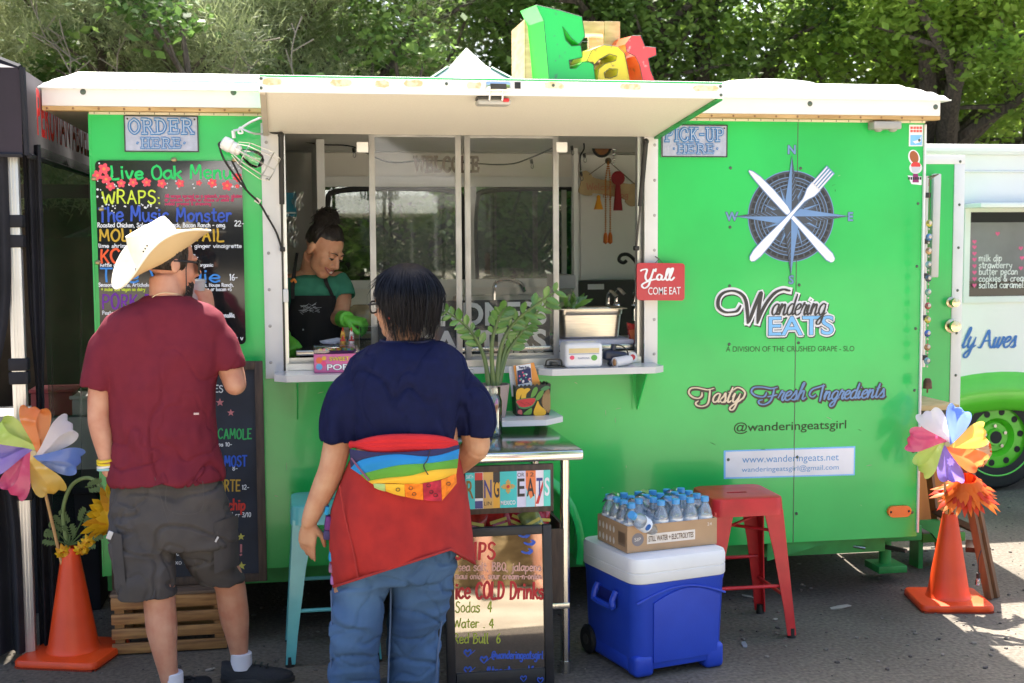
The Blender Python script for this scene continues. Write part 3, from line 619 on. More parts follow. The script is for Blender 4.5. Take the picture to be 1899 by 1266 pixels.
# name logo: script word with white halo and dark drop, then EATS
WA = [[(230, -58), (205, -20), (165, -8), (120, -22), (82, -60), (88, -110), (130, -140), (200, -138), (270, -108), (290, -60), (283, 90), (278, 108)],
      [(278, 108), (300, 70), (345, -60), (392, -128), (405, -132), (388, -60), (372, 60), (368, 112)], [(368, 112), (392, 50), (430, -40), (495, -118), (560, -152), (620, -140), (650, -124)]]
def scr(word, x, w_, sl=.28, adv=1.0):                  # joined lower-case script strokes on a 100 px x-height grid
 G = {'a': (78, [[(62, 88), (40, 100), (12, 70), (8, 25), (30, 0), (55, 20), (66, 60)], [(66, 96), (60, 30), (68, 4), (88, 20)]]),
         'n': (84, [[(0, 30), (12, 90), (18, 96), (14, 40), (10, 0)], [(12, 40), (34, 88), (52, 94), (56, 60), (54, 15), (66, 0), (88, 22)]]),
         'd': (82, [[(62, 88), (40, 100), (12, 70), (8, 25), (30, 0), (55, 20), (66, 60)], [(74, 185), (66, 100), (62, 30), (70, 2), (90, 20)]]),
         'e': (68, [[(6, 42), (40, 54), (58, 80), (42, 100), (16, 80), (8, 36), (26, 2), (50, 4), (74, 26)]]),
         'r': (60, [[(0, 30), (18, 100), (22, 108), (26, 92), (46, 90), (48, 80), (40, 30), (50, 0), (66, 20)]]),
         'i': (44, [[(0, 30), (16, 92), (14, 30), (24, 0), (46, 22)], [(22, 128), (26, 136)]]),
         'g': (82, [[(62, 88), (40, 100), (12, 70), (8, 25), (30, 0), (55, 20), (66, 60)], [(66, 96), (62, 0), (50, -70), (22, -84), (8, -60), (40, -20), (92, 20)]]),
         's': (60, [[(0, 28), (24, 70), (34, 104), (42, 70), (50, 30), (34, 0), (10, 6)], [(34, 0), (50, 2), (64, 22)]]),
         't': (52, [[(30, 170), (20, 90), (16, 30), (28, 0), (52, 20)], [(2, 112), (44, 118)]]),
         'y': (82, [[(0, 60), (14, 96), (16, 96), (12, 30), (28, 2), (50, 20), (64, 60)], [(68, 96), (60, 0), (46, -76), (18, -86), (6, -60), (40, -18), (92, 24)]]),
         'h': (82, [[(0, 20), (30, 150), (34, 182), (22, 170), (14, 60), (10, 0)], [(12, 44), (34, 90), (52, 92), (54, 50), (54, 12), (64, 0), (86, 22)]]),
         'l': (46, [[(0, 20), (34, 130), (34, 182), (20, 160), (14, 40), (22, 2), (46, 22)]]),
         'w': (104, [[(0, 60), (12, 96), (12, 30), (26, 0), (44, 30), (50, 96), (50, 30), (62, 0), (84, 40), (86, 96), (108, 80)]]),
         'v': (72, [[(0, 60), (12, 96), (16, 30), (28, 0), (54, 40), (58, 96), (78, 80)]])}
 out = []
 for c in word:
  w0, sts = G[c]
  for st in sts: out.append([((x+(px_)*adv+py_*sl), py_) for px_, py_ in st])
  x += w0*adv
 return out, x
nm = MB()
# pixel frame of the zoomed logo: 4.87 px per photo px, origin at the E of EATS
O = at(1270+278/4.87, 520+380/4.87, 0); O.y = 0; kk = 1/4.87/ppm(O)*1.005
def lg(st): return [[(x-278, -y+108+(108-380)*0) for x, y in s] for s in st]
wst = [[(x-278, -(y-108)) for x, y in s] for s in [[(500, 228), (480, 262), (440, 285), (385, 282), (345, 240), (340, 190), (300, 160)]]]
W1 = [[(500, 225), (470, 272), (415, 285), (352, 282), (300, 240), (300, 165), (345, 110), (430, 92), (505, 120), (545, 180), (560, 290), (562, 385)], [(562, 385), (590, 330), (640, 200), (685, 105), (668, 220), (650, 385)], [(650, 385), (680, 300), (740, 190), (810, 110), (880, 80), (925, 88), (948, 92)]]
OX = at(1270, 520, 0); OX.y = 0
def P2(x, y): q = at(1270+x/4.87, 520+y/4.87, 0); return V((q.x, 0, q.z))
def stroke_px(mb, lines, w, mi, y, thick=0, dx=0, dy=0, n=6, taper=True):
 for q, ln in enumerate(lines):
  pts = [P2(a+dx, b+dy) for a, b in ln]; P = [V((p.x, y-.00012*q, p.z)) for p in cat_spline(pts, n)]; ws = []
  for i in range(len(P)):
   t_ = P[min(i+1, len(P)-1)]-P[max(0, i-1)]; a = abs(t_.z)/max(1e-9, t_.length); ee = min(i, len(P)-1-i)/max(1, len(P)*.1)
   ws.append(w/4.87/405*((1-thick)+thick*1.25*a)*(min(1, .5+.5*ee) if taper else 1))
  mb.ribbon(P, ws, (0, -1, 0), mi, rise=.00001)
and_, xe = scr('andering', 0, 0, .30, 1.05)
AN = [[(770+x*.80, 312-y*1.02-(x/900)*6) for x, y in st] for st in and_]
ALL = W1+AN
stroke_px(nm, W1, 64, 1, -.0010, 0, 10, 12, taper=False); stroke_px(nm, AN, 50, 1, -.0012, 0, 10, 12, taper=False); stroke_px(nm, W1, 62, 0, -.0040, 0, taper=False); stroke_px(nm, AN, 50, 0, -.0045, 0, taper=False)
A, B = P2(752, 493), P2(1332, 493); hz_ = (P2(752, 325)-A).length/.70
ES = [(1, .02, -.0014-.0001*k, 10+16*math.cos(k*.785), 12+16*math.sin(k*.785)) for k in range(8)]+[(0, .02, -.0062-.0001*k, 17*math.cos(k*.785), 17*math.sin(k*.785)) for k in range(8)]+[(0, .02, -.0071-.0001*k, 9*math.cos(k*.785), 9*math.sin(k*.785)) for k in range(8)]+[(1, .030, -.0086, 0, 0), (2, .012, -.0092, 0, 0)]
for lay, grw, y_, dx, dy in ES:
 A = P2(752+dx, 493+dy); nm.text('EATS', (A.x, y_, A.z), U, Z, hz_, lay, width=B.x-P2(752, 493).x, grow=grw)
stroke_px(nm, W1, 30, 3, -.0075, .45); stroke_px(nm, AN, 17, 3, -.0078, .5)
nm.build('name_lettering', [M_wv, M_ink, M_sky, mat('charcoal_vinyl', (.03, .03, .036), .4)], T, smooth=None, flip=False)
sl_ = MB()
TS = [[(152, 1010), (150, 1040), (120, 1062), (70, 1052), (34, 1015), (50, 975), (110, 968), (200, 985), (262, 972)], [(225, 978), (220, 1040), (205, 1110), (160, 1135), (110, 1128), (95, 1105), (120, 1085)]]
tw, _ = scr('asty', 0, 0, .25, 1); TS += [[(238+x*.92, 1098-y*.80) for x, y in st] for st in tw]; TS += [[(430, 990), (470, 965), (515, 980), (540, 1015), (522, 1058), (488, 1080)]]
FS = [[(735, 1010), (722, 1040), (690, 1050), (630, 1035), (598, 1000), (625, 965), (700, 962), (780, 975), (835, 962)], [(805, 970), (790, 1040), (765, 1090), (715, 1118), (670, 1110), (665, 1085), (700, 1075)], [(745, 1048), (790, 1040), (830, 1030)]]
fw_, _ = scr('resh', 0, 0, .25, 1); FS += [[(832+x*.92, 1085-y*.80-(x*.06)) for x, y in st] for st in fw_]
IS = [[(1180, 1030), (1150, 1050), (1122, 1030), (1145, 985), (1210, 960), (1262, 945)], [(1250, 940), (1235, 1000), (1215, 1090)]]
iw, _ = scr('ngredients', 0, 0, .25, 1); IS += [[(1245+x*.80, 1075-y*.74-(x*.035)) for x, y in st] for st in iw]
for LST, m0 in ((TS, 0), (FS, 1), (IS, 1)):
 stroke_px(sl_, LST, 34, 2, -.0010, 0, 8, 10, taper=False); stroke_px(sl_, LST, 32, 2, -.0022, 0, taper=False); stroke_px(sl_, LST, 17, m0, -.0042, .35)
sl_.build('slogan_lettering', [M_tan, M_blue, M_brown], T, smooth=None, flip=False)
def wtext(name, s, xl, yl, xr, yr, hpx, m_, grow=0):
 A, B = at(xl, yl, 0), at(xr, yr, 0); A.y = B.y = -.0012; mb = MB(); u = (B-A).normalized()
 mb.text(s, A, u, V((-u.z, 0, u.x)), hpx/ppm(A)/.72, 0, width=(B-A).length, grow=grow); return mb.build(name, m_, T, smooth=None, flip=False)
wtext('tagline_lettering', 'A DIVISION OF THE CRUSHED GRAPE - SLO', 1346, 652, 1584, 651, 10.5, M_gtext)
wtext('handle_lettering', '@wanderingeatsgirl', 1361, 800, 1569, 794, 16.5, M_gtext, .008)
wb = MB(); q = [(1342, 835), (1586, 827), (1585, 881), (1342, 888)]
wb.poly([V((wp(*p_).x, -.0010, wp(*p_).z)) for p_ in q], 1); q2 = [(1345.5, 837.5), (1583.5, 830), (1582.5, 878.5), (1345.5, 885)]; wb.poly([V((wp(*p_).x, -.0014, wp(*p_).z)) for p_ in q2], 0)
for s, xl, yl, xr, yr, h, mi in (('www.wanderingeats.net', 1376, 858, 1555, 853, 13.5, 2), ('wanderingeatsgirl@gmail.com', 1375, 875, 1555, 870, 9.5, 2)):
 A, B = at(xl, yl, 0), at(xr, yr, 0); A.y = B.y = -.0018; u = (B-A).normalized(); wb.text(s, A, u, V((-u.z, 0, u.x)), h/ppm(A)/.72, mi, width=(B-A).length)
wb.build('website_panel', [M_wv, M_sky, mat('steel_blue_vinyl', (.12, .32, .62), .45)], T, smooth=None, flip=False)
sf = MB(); rr = random.Random(17)
for k in range(46):
 x, y, l = (rr.uniform(1486, 1560), rr.uniform(326, 352), rr.uniform(2, 9)) if k < 10 else (rr.uniform(500, 1690), rr.uniform(705, 990), rr.uniform(3, 16)); a = rr.uniform(-.5, .5) if k % 3 else 1.5; p = wp(x, y); q = wp(x+l*math.cos(a), y+l*math.sin(a)); h = V((0, -.0008-.00002*k, 0)); sf.ribbon([p+h, p.lerp(q, .5)+h+V((0, 0, .001)), q+h], [.0012, rr.uniform(.0016, .004), .001], (0, -1, 0), k % 2)
sf.build('scuff_marks', [pl((.30, .48, .28)), pl((.012, .17, .035))], T, smooth=None, flip=False)
# stickers by the corner
st = MB(); q = [(1686, 231), (1712, 231), (1711, 271), (1685, 271)]; st.poly([V((wp(*p_).x, -.0010, wp(*p_).z)) for p_ in q], 0)
q = [(1688, 250), (1710, 250), (1709, 269), (1688, 269)]; st.poly([V((wp(*p_).x, -.0014, wp(*p_).z)) for p_ in q], 2); q = [(1692, 262), (1700, 260), (1706, 256), (1709, 251), (1707, 263), (1697, 266)]; st.poly([V((wp(*p_).x, -.0018, wp(*p_).z)) for p_ in q], 0)
for y0, s in ((239, 'DIVE MARKET'), (245, 'TACO TRUCK')): 
 for k in range(4): st.poly([V((wp(1688+k*5.6+a_, y0+b_).x, -.0016, wp(1688+k*5.6+a_, y0+b_).z)) for a_, b_ in ((0, 0), (4.6, 0), (4.6, -4.5), (0, -4.5))], 1)
st.build('sticker', [M_wv, pl((.75, .12, .12)), M_sky], T, smooth=None, flip=False)
st = MB()
def blob(cx, cy, rx, ry, y, mi, n=20, rot=0): st.poly([V((wp(cx+rx*math.cos(a)*math.cos(rot)-ry*math.sin(a)*math.sin(rot), cy+rx*math.cos(a)*math.sin(rot)+ry*math.sin(a)*math.cos(rot)).x, y, wp(cx, cy+rx*math.cos(a)*math.sin(rot)+ry*math.sin(a)*math.cos(rot)).z)) for a in [2*math.pi*k/n for k in range(n)]], mi)
blob(1695, 292, 10.5, 15, -.0010, 0, rot=-.3); blob(1698, 311, 12, 11, -.0011, 0); blob(1695, 291, 8, 12, -.0014, 1, rot=-.3); blob(1698, 306, 9, 6, -.0018, 2); st.poly([V((wp(*p_).x, -.002, wp(*p_).z)) for p_ in ((1689, 309), (1707, 309), (1704, 320), (1692, 320))], 3)
st.build('sticker', [M_wv, pl((.35, .10, .03)), pl((.7, .05, .05)), pl((.6, .62, .7))], T, smooth=None, flip=False)
st = MB(); st.poly([V((wp(*p_).x, -.0010, wp(*p_).z)) for p_ in ((1683, 325), (1709, 327), (1709, 343), (1690, 341))], 0); st.poly([V((wp(*p_).x, -.0014, wp(*p_).z)) for p_ in ((1693, 322), (1702, 322), (1704, 338), (1692, 338))], 1)
for k in range(6): st.poly([V((wp(*p_).x, -.0018, wp(*p_).z)) for p_ in ((1684+k*4.2, 328), (1687.2+k*4.2, 328), (1687.2+k*4.2, 333), (1684+k*4.2, 333))], 2)
st.build('sticker', [M_wv, pl((.28, .02, .15)), M_ink], T, smooth=None, flip=False)
# ================================================================ ground
gm = bpy.data.materials.new('dusty_ground'); gm.use_nodes = True; N = gm.node_tree.nodes; L = gm.node_tree.links; b = N['Principled BSDF']; b.inputs['Roughness'].default_value = .92; b.inputs['Specular IOR Level'].default_value = .2
tc = N.new('ShaderNodeTexCoord'); n1 = N.new('ShaderNodeTexNoise'); n1.inputs['Scale'].default_value = .9; n1.inputs['Detail'].default_value = 8; n2 = N.new('ShaderNodeTexNoise'); n2.inputs['Scale'].default_value = 55; n2.inputs['Detail'].default_value = 6
vo = N.new('ShaderNodeTexVoronoi'); vo.inputs['Scale'].default_value = 90
for q in (n1, n2, vo): L.new(tc.outputs['Object'], q.inputs['Vector'])
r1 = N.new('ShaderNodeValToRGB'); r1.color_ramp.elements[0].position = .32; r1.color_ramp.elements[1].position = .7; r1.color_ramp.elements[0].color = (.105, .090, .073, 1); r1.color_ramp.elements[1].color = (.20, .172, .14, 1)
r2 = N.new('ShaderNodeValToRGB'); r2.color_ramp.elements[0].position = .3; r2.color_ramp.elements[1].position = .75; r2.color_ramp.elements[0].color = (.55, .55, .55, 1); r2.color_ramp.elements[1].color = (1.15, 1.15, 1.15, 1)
mx = N.new('ShaderNodeMixRGB'); mx.blend_type = 'MULTIPLY'; mx.inputs['Fac'].default_value = 1
L.new(n1.outputs['Fac'], r1.inputs['Fac']); L.new(n2.outputs['Fac'], r2.inputs['Fac']); L.new(r1.outputs['Color'], mx.inputs[1]); L.new(r2.outputs['Color'], mx.inputs[2]); L.new(mx.outputs['Color'], b.inputs['Base Color'])
bp = N.new('ShaderNodeBump'); bp.inputs['Strength'].default_value = .5; bp.inputs['Distance'].default_value = .012; L.new(n2.outputs['Fac'], bp.inputs['Height']); L.new(bp.outputs['Normal'], b.inputs['Normal'])
g = MB(); g.poly([(-90, -60, 0), (90, -60, 0), (90, 120, 0), (-90, 120, 0)]); g.build('ground', gm, None, smooth=None, loc=(0, 0, 0))['kind'] = 'structure'
g = MB(); n_ = 60; g.poly([(-60, -55, .004), (60, -55, .004)]+[(60-120*k/n_, -2.35+.25*math.sin(k*1.3)+.2*math.sin(k*.41), .004) for k in range(n_+1)]); g.build('yard', mat('bounce_straw_dirt', (.48, .42, .32), .95, col2=(.35, .30, .22), scale=3, bump=.5, bscale=40), None, smooth=None, loc=(0, 0, 0))['kind'] = 'structure'  # pale straw sheet added to bounce warm sunlight onto the trailer
g = MB(); rr = random.Random(3)
for k in range(1700):
 x, y = rr.uniform(-1.6, 4.6), rr.uniform(-1.3, 2.2); r = rr.choice([.002, .003, .003, .004, .004, .006, .009]); ro = Matrix.Rotation(rr.uniform(0, 6), 3, 'Z')
 g.ball((x, y, r*.3), (r*rr.uniform(.8, 1.8), r, r*.7), rr.choice([0, 0, 0, 0, 2, 2]), 5, 4, ro)
tag(g.build('gravel', [mat('grey_grit', (.15, .13, .11), .9, var=.3), mat('pale_grit', (.26, .24, .21), .9, var=.2), mat('dark_grit', (.07, .06, .055), .9)], None, loc=(0, 0, 0)), 'fine gravel and grit scattered over the dusty ground', 'gravel', kind='stuff')
for i, (px, py, s, c) in enumerate(((1558, 1127, .05, 0), (1380, 1197, .03, 1), (1387, 1107, .03, 0), (1438, 1150, .02, 0), (870, 1262, .03, 1), (390, 1243, .02, 0), (1095, 1100, .02, 0))):
 P = gr(px, py); g = MB(); ro = Matrix.Rotation(i*1.3, 3, 'Z'); g.prism([(-s, -s*.3), (-s*.2, -s*.42), (s, -s*.2), (s*.8, s*.3), (0, s*.36), (-s*.9, s*.2)], P+V((0, 0, .003)), ro @ V((1, 0, .1)), ro @ V((0, 1, 0)), (0, 0, .004), 0)
 tag(g.build('litter_scrap', [pl((.36, .33, .29)), pl((.2, .21, .25))][c]), ['pale paper scrap lying between the stool and the cone', 'grey crumpled scrap beside the red stool foot', 'small dry leaf under the red stool', 'tiny pale scrap near the red stool', 'grey pebble-like scrap before the mirror board', 'pale crumb of litter near the black shoe', 'pale scrap in the shade under the trailer'][i], 'litter')
# ================================================================ trees
def leafmat(name, c1, c2, tr=.35):
 m = bpy.data.materials.new(name); m.use_nodes = True; nt = m.node_tree; N = nt.nodes; L = nt.links; b = N['Principled BSDF']; b.inputs['Roughness'].default_value = .5; b.inputs['Specular IOR Level'].default_value = .35
 gi = N.new('ShaderNodeTexCoord'); nz = N.new('ShaderNodeTexNoise'); nz.inputs['Scale'].default_value = 1.3; nz.inputs['Detail'].default_value = 8; L.new(gi.outputs['Object'], nz.inputs['Vector'])
 rp = N.new('ShaderNodeValToRGB'); rp.color_ramp.elements[0].position = .33; rp.color_ramp.elements[1].position = .66; rp.color_ramp.elements[0].color = (*c1, 1); rp.color_ramp.elements[1].color = (*c2, 1); L.new(nz.outputs['Fac'], rp.inputs['Fac']); L.new(rp.outputs['Color'], b.inputs['Base Color'])
 t = N.new('ShaderNodeBsdfTranslucent'); L.new(rp.outputs['Color'], t.inputs['Color']); mx = N.new('ShaderNodeMixShader'); mx.inputs['Fac'].default_value = tr
 L.new(b.outputs['BSDF'], mx.inputs[1]); L.new(t.outputs['BSDF'], mx.inputs[2]); L.new(mx.outputs['Shader'], N['Material Output'].inputs['Surface']); return m
M_oakA = leafmat('bright_oak_leaves', (.15, .27, .035), (.36, .50, .09), .55)
M_oakB = leafmat('dark_oak_leaves', (.085, .17, .04), (.24, .36, .09), .5)
M_pine = leafmat('grey_green_needles', (.20, .25, .10), (.48, .52, .28), .55)
M_bark = mat('rough_bark', (.13, .105, .085), .9, col2=(.05, .04, .032), scale=16, bump=.6, bscale=30, stretch=(3, 3, .6))
M_twig = mat('pale_dry_twigs', (.26, .22, .17), .9, var=.25)
def limb(m, p, d, L, r, depth, rr, tips, mi=0):
 pts = [p]; q = p.copy(); dd = d.copy()
 for k in range(5):
  dd = (dd+V((rr.uniform(-.25, .25), rr.uniform(-.25, .25), rr.uniform(-.12, .22)))).normalized(); q = q+dd*L/5; pts.append(q.copy())
 m.tube(pts, [r*(1-.12*k) for k in range(6)], 8 if depth > 1 else 5, mi); tips.append(q)
 if depth > 0:
  for k in range(3 if depth > 1 else 4):
   b_ = pts[rr.randint(2, 5)]; nd = (dd*.5+V((rr.uniform(-1, 1), rr.uniform(-1, 1), rr.uniform(-.35, .6)))).normalized(); limb(m, b_, nd, L*rr.uniform(.55, .8), r*.45, depth-1, rr, tips, mi)
def tree(name, label, x, y, H, r, leaf, seed, nleaf=16000, size=.10, kind='oak', low=.3, mcrown=None, group='trees standing behind the trailer'):
 rr = random.Random(seed); t = thing(name, label, 'tree', (x, y, 0), group); m = MB(); tips = []
 m.tube([(x, y, 0), (x+.05, y, H*.15), (x-.1, y+.1, H*.34)], [r*.13, r*.10, r*.085], 12, 0)
 for k in range(7):
  an = k*.9+rr.random(); limb(m, V((x-.05, y, H*(.16+.03*k))), V((math.cos(an), math.sin(an), rr.uniform(.2, 1.1))).normalized(), r*rr.uniform(.6, .95), r*.05, 2, rr, tips)
 m.build('trunk', M_bark, t)
 m = MB(); c = V((x, y, H*.58)); clumps = []
 for k in range(int((190 if kind == 'pine' else 90)*(r/3)**1.3)):
  while True:
   p = V((rr.uniform(-1, 1), rr.uniform(-1, 1), rr.uniform(-1, 1)))
   if .35 < p.length < 1: break
  clumps.append((c+V((p.x*r, p.y*r, p.z*H*.46)), rr.uniform(.25, .62)*r*(.21 if kind == 'pine' else .30)))
 for tp in tips: clumps.append((tp, r*.13))
 vs = []; fs = []
 for k in range(nleaf):
  cc, cr = rr.choice(clumps); q = V((rr.gauss(0, .5), rr.gauss(0, .5), rr.gauss(0, .36)))*cr; p = cc+q
  if p.z < H*low*.5: continue
  if kind == 'pine':
   d = (q.normalized()*.4+V((rr.uniform(-.6, .6), rr.uniform(-.6, .6), rr.uniform(-.3, .9)))).normalized(); w = d.orthogonal().normalized()*size*.11; l = d*size*rr.uniform(1.2, 2.8); o = len(vs); vs += [p-w, p+w, p+l]; fs.append((o, o+1, o+2))
  else:
   u = V((rr.uniform(-1, 1), rr.uniform(-1, 1), rr.uniform(-.6, .6))).normalized(); w = u.cross(V((rr.uniform(-1, 1), rr.uniform(-1, 1), 1))).normalized(); s = size*rr.uniform(.55, 1.25); o = len(vs); vs += [p-u*s*.6, p+w*s*.36, p+u*s*.6, p-w*s*.36]; fs.append((o, o+1, o+2, o+3))
 m.add(vs, fs, 0); m.build('crown', mcrown or leaf, t, smooth=None, flip=False)
 return t
tree('oak_tree', 'leafy bright green oak tree towering over the white truck roof', 6.9, 7.0, 7.6, 2.9, M_oakA, 1, 62000, .078, low=.5)
tree('oak_tree', 'dark green oak tree behind the painted metal letters', 2.3, 8.6, 7.8, 2.9, M_oakB, 2, 52000, .08, low=.5)
tree('oak_tree', 'shaded oak tree with a thick bare trunk above the trailer end', 4.6, 8.2, 8.0, 2.6, M_oakB, 5, 44000, .08, low=.6)
tree('pine_tree', 'feathery grey green pine tree above the middle of the trailer roof', -.2, 8.2, 8.2, 2.7, M_pine, 3, 190000, .055, 'pine', low=.5)
tree('pine_tree', 'pale feathery pine tree with dry twigs behind the dark canopy tent', -2.9, 7.4, 7.8, 2.8, M_pine, 4, 190000, .055, 'pine', low=.5)
tree('oak_tree', 'low green tree far behind the truck and the letters', 9.4, 11.5, 8.6, 3.4, M_oakA, 6, 36000, .10, low=.4)
tree('oak_tree', 'distant dark tree between the two feathery pines', -1.4, 12.5, 9.0, 3.6, M_oakB, 8, 40000, .10, low=.3)
tree('oak_tree', 'distant dark tree behind the white canopy peak', 3.4, 13.5, 9.5, 3.8, M_oakB, 9, 40000, .10, low=.3)
tree('bushy_tree', 'low dense dark green tree seen through the back window of the trailer', .7, 6.2, 2.2, 2.2, M_oakB, 31, 22000, .085, low=.0)
tree('bushy_tree', 'low leafy tree half hidden behind the far end of the trailer', 3.4, 6.8, 2.3, 2.0, M_oakB, 32, 16000, .085, low=.0)
tw = MB(); rr = random.Random(9)
for k, (px, py, l) in enumerate(((110, 35, 1.), (60, 60, .8), (240, 15, .8), (400, 120, .9), (560, 30, 1.), (520, 70, 1.1), (330, 60, .7), (150, 120, .8), (480, 110, .6))):
 P = at(px, py, 5.6); pts = [P]; d = V((rr.uniform(-1, 1), rr.uniform(-.2, .2), rr.uniform(-.8, .2)))
 for q in range(6): d = (d+V((rr.uniform(-.4, .4), 0, rr.uniform(-.4, .4)))).normalized(); pts.append(pts[-1]+d*l*.16)
 tw.tube(cat_spline(pts, 3), .006, 5)
 for q in (1, 2, 3, 4): tw.tube([pts[q], pts[q]+V((rr.uniform(-.2, .2), 0, rr.uniform(.05, .2)))], .005, 4)
pt = [o for o in bpy.data.objects if o.name.startswith('pine_tree')][-1]
tw.build('dry_branches', M_twig, pt)
# ================================================================ white peak of a canopy behind the trailer
P = at(865, 88, 3.4); cp = thing('canopy_tent', 'white pointed canopy tent with dark green edges behind the trailer roof', 'tent', (P.x, 3.4, 0))
m = MB(); n = 40; hw = 1.5; ez = P.z-.82
def can(u, v):
 a = 2*math.pi*u; k = max(abs(math.cos(a)), abs(math.sin(a))); s = v*hw/k
 return V((P.x+s*math.cos(a), 3.4+s*math.sin(a), P.z-.82*(v**.72)-.02*math.sin(v*math.pi)*abs(math.sin(2*a))))
m.grid(can, 48, 14, 0, cu=True); m.build('canopy_roof', mat('white_canvas', (.82, .82, .80), .8, var=.03, bump=.1, bscale=20), cp)
m = MB()
for a in (45, 135, 225, 315): m.tube([can(a/360, v/10)+V((0, 0, .006)) for v in range(1, 11)], .012, 6)
for sx in (-1, 1):
 for sy in (-1, 1): pass
m.build('canopy_edging', pl((.01, .10, .06)), cp)
for sx in (-1, 1):
 for sy in (-1, 1): m = MB(); m.bx(P.x+sx*hw-.02, P.x+sx*hw+.02, 3.4+sy*hw-.02, 3.4+sy*hw+.02, 0, ez, 0); m.build('canopy_leg', M_alu, cp)
# ================================================================ painted metal letters and the crate frame on the roof
LY = .55
def letter(name, label, poly, holes, col, lit_sidecol, depth, tilt=0):
 """sheet-metal letter: front face given in photo pixels at its own distance, with real depth and hollow sides in a brighter, sunlit colour"""
 o = at(1100, 150, LY); m = MB(); P = [at(x, y, LY) for x, y in poly]; bk = V((-.045, depth, .0)); n = len(P)
 bm = bmesh.new(); vs = [bm.verts.new(p) for p in P]; es = [bm.edges.new((vs[i], vs[(i+1) % n])) for i in range(n)]
 for h in holes:
  hv = [bm.verts.new(at(x, y, LY)) for x, y in h]; es += [bm.edges.new((hv[i], hv[(i+1) % len(hv)])) for i in range(len(hv))]
 bmesh.ops.triangle_fill(bm, use_beauty=True, edges=es); bm.verts.index_update()
 m.add([v.co.copy() for v in bm.verts], [[v.index for v in f.verts] for f in bm.faces], 0); bm.free()
 for lp in [poly]+holes:
  Q = [at(x, y, LY) for x, y in lp]; k = len(Q); m.add(Q+[q+bk for q in Q], [(i, (i+1) % k, (i+1) % k+k, i+k) for i in range(k)], 1)  # sides get a brighter copy of the face colour, imitating sunlight
 for lp in [poly]+holes: m.tube([at(x, y, LY)+V((0, -.002, 0)) for x, y in lp], .0016, 4, 2, True)
 return tag(m.build(name, [col, lit_sidecol, pl((.03, .05, .05), .6)], None, smooth=None, flip=False), label, 'letter')
def rust(name, c, c2): return mat(name, c, .45, col2=c2, scale=22, contrast=(.30, .38), coat=.3)
letter('metal_letter', 'big tilted green sheet metal letter E on the trailer roof', [(994, 9), (1038, 19), (1079, 31), (1085, 67), (1074, 82), (1061, 72), (1043, 49), (1049, 74), (1060, 85), (1077, 84), (1080, 106), (1055, 112), (1057, 127), (1068, 127), (1080, 115), (1100, 115), (1104, 149), (1018, 147), (1013, 90), (1008, 38)], [], rust('green_sheet_metal', (.015, .42, .085), (.06, .20, .10)), rust('green_sheet_lit_side', (.03, .62, .05), (.02, .3, .05)), .17)
letter('metal_letter', 'yellow sheet metal letter a between the green and red letters', [(1088, 112), (1098, 92), (1120, 83), (1146, 86), (1158, 98), (1163, 122), (1168, 150), (1108, 149), (1110, 128), (1122, 118), (1142, 112), (1144, 104), (1130, 100), (1112, 110), (1102, 120)], [[(1120, 135), (1130, 127), (1146, 128), (1144, 140), (1132, 145), (1122, 144)]], rust('yellow_sheet_metal', (.62, .46, .03), (.15, .13, .05)), rust('yellow_sheet_lit_side', (.7, .62, .04), (.4, .3, .04)), .15)
letter('metal_letter', 'weathered red sheet metal letter t at the end of the row', [(1160, 82), (1172, 66), (1188, 66), (1196, 86), (1216, 88), (1217, 102), (1202, 108), (1206, 130), (1214, 150), (1192, 150), (1186, 120), (1178, 104), (1162, 96)], [], rust('red_sheet_metal', (.62, .05, .06), (.35, .25, .25)), rust('red_sheet_lit_side', (.75, .10, .02), (.4, .08, .03)), .15)
cf = thing('timber_crate', 'open pine crate frame with chicken wire behind the metal letters', 'crate', at(1050, 150, .85))
y0, y1 = .72, 1.05; Mp = mat('pale_pine', (.66, .48, .26), .7, col2=(.50, .34, .16), scale=10, stretch=(1, 1, 4)); x0, x1 = at(975, 100, y0).x, at(1150, 100, y0).x; z1 = at(1000, 36, y0).z; z0 = fz1+.1
for (a, b_) in ((x0, x0+.085), (x1-.08, x1)):
 for yy in (y0, y1): m = MB(); m.bx(a, b_, yy, yy+.03, z0, z1, 0, .002); m.build('upright', Mp, cf)
m = MB(); m.bx(x0+.086, x1-.081, y0, y0+.03, z1-.06, z1-.002, 0, .002); m.build('rail', Mp, cf)
m = MB(); m.bx(x0+.086, x1-.081, y0+.002, y0+.03, z1-.25, z1-.20, 0, .002); m.build('rail', Mp, cf)
xl = at(945, 100, y1).x; m = MB(); m.bx(x0-.006, x0-.001, y0, y1+.03, z0, z1, 0); m.build('side_board', Mp, cf)
m = MB(); m.bx(x0, x1, y0+.031, y1, z1-.03, z1, 0, .002); m.build('top_board', Mp, cf)
m = MB(); s = .028; z = z0
for i in range(14):
 for j in range(12):
  cx, cz = x0+.09+i*s*1.5, z0+.01+j*s*1.732+(s*.866 if i % 2 else 0)
  if cx+s > x1-.08 or cz+s > z1-.06: continue
  h = [V((cx+s*math.cos(R(60*k)), y0+.016, cz+s*math.sin(R(60*k)))) for k in range(4)]; m.tube(h, .0013, 3, 0, cap=False)
m.build('chicken_wire', M_alud, cf)
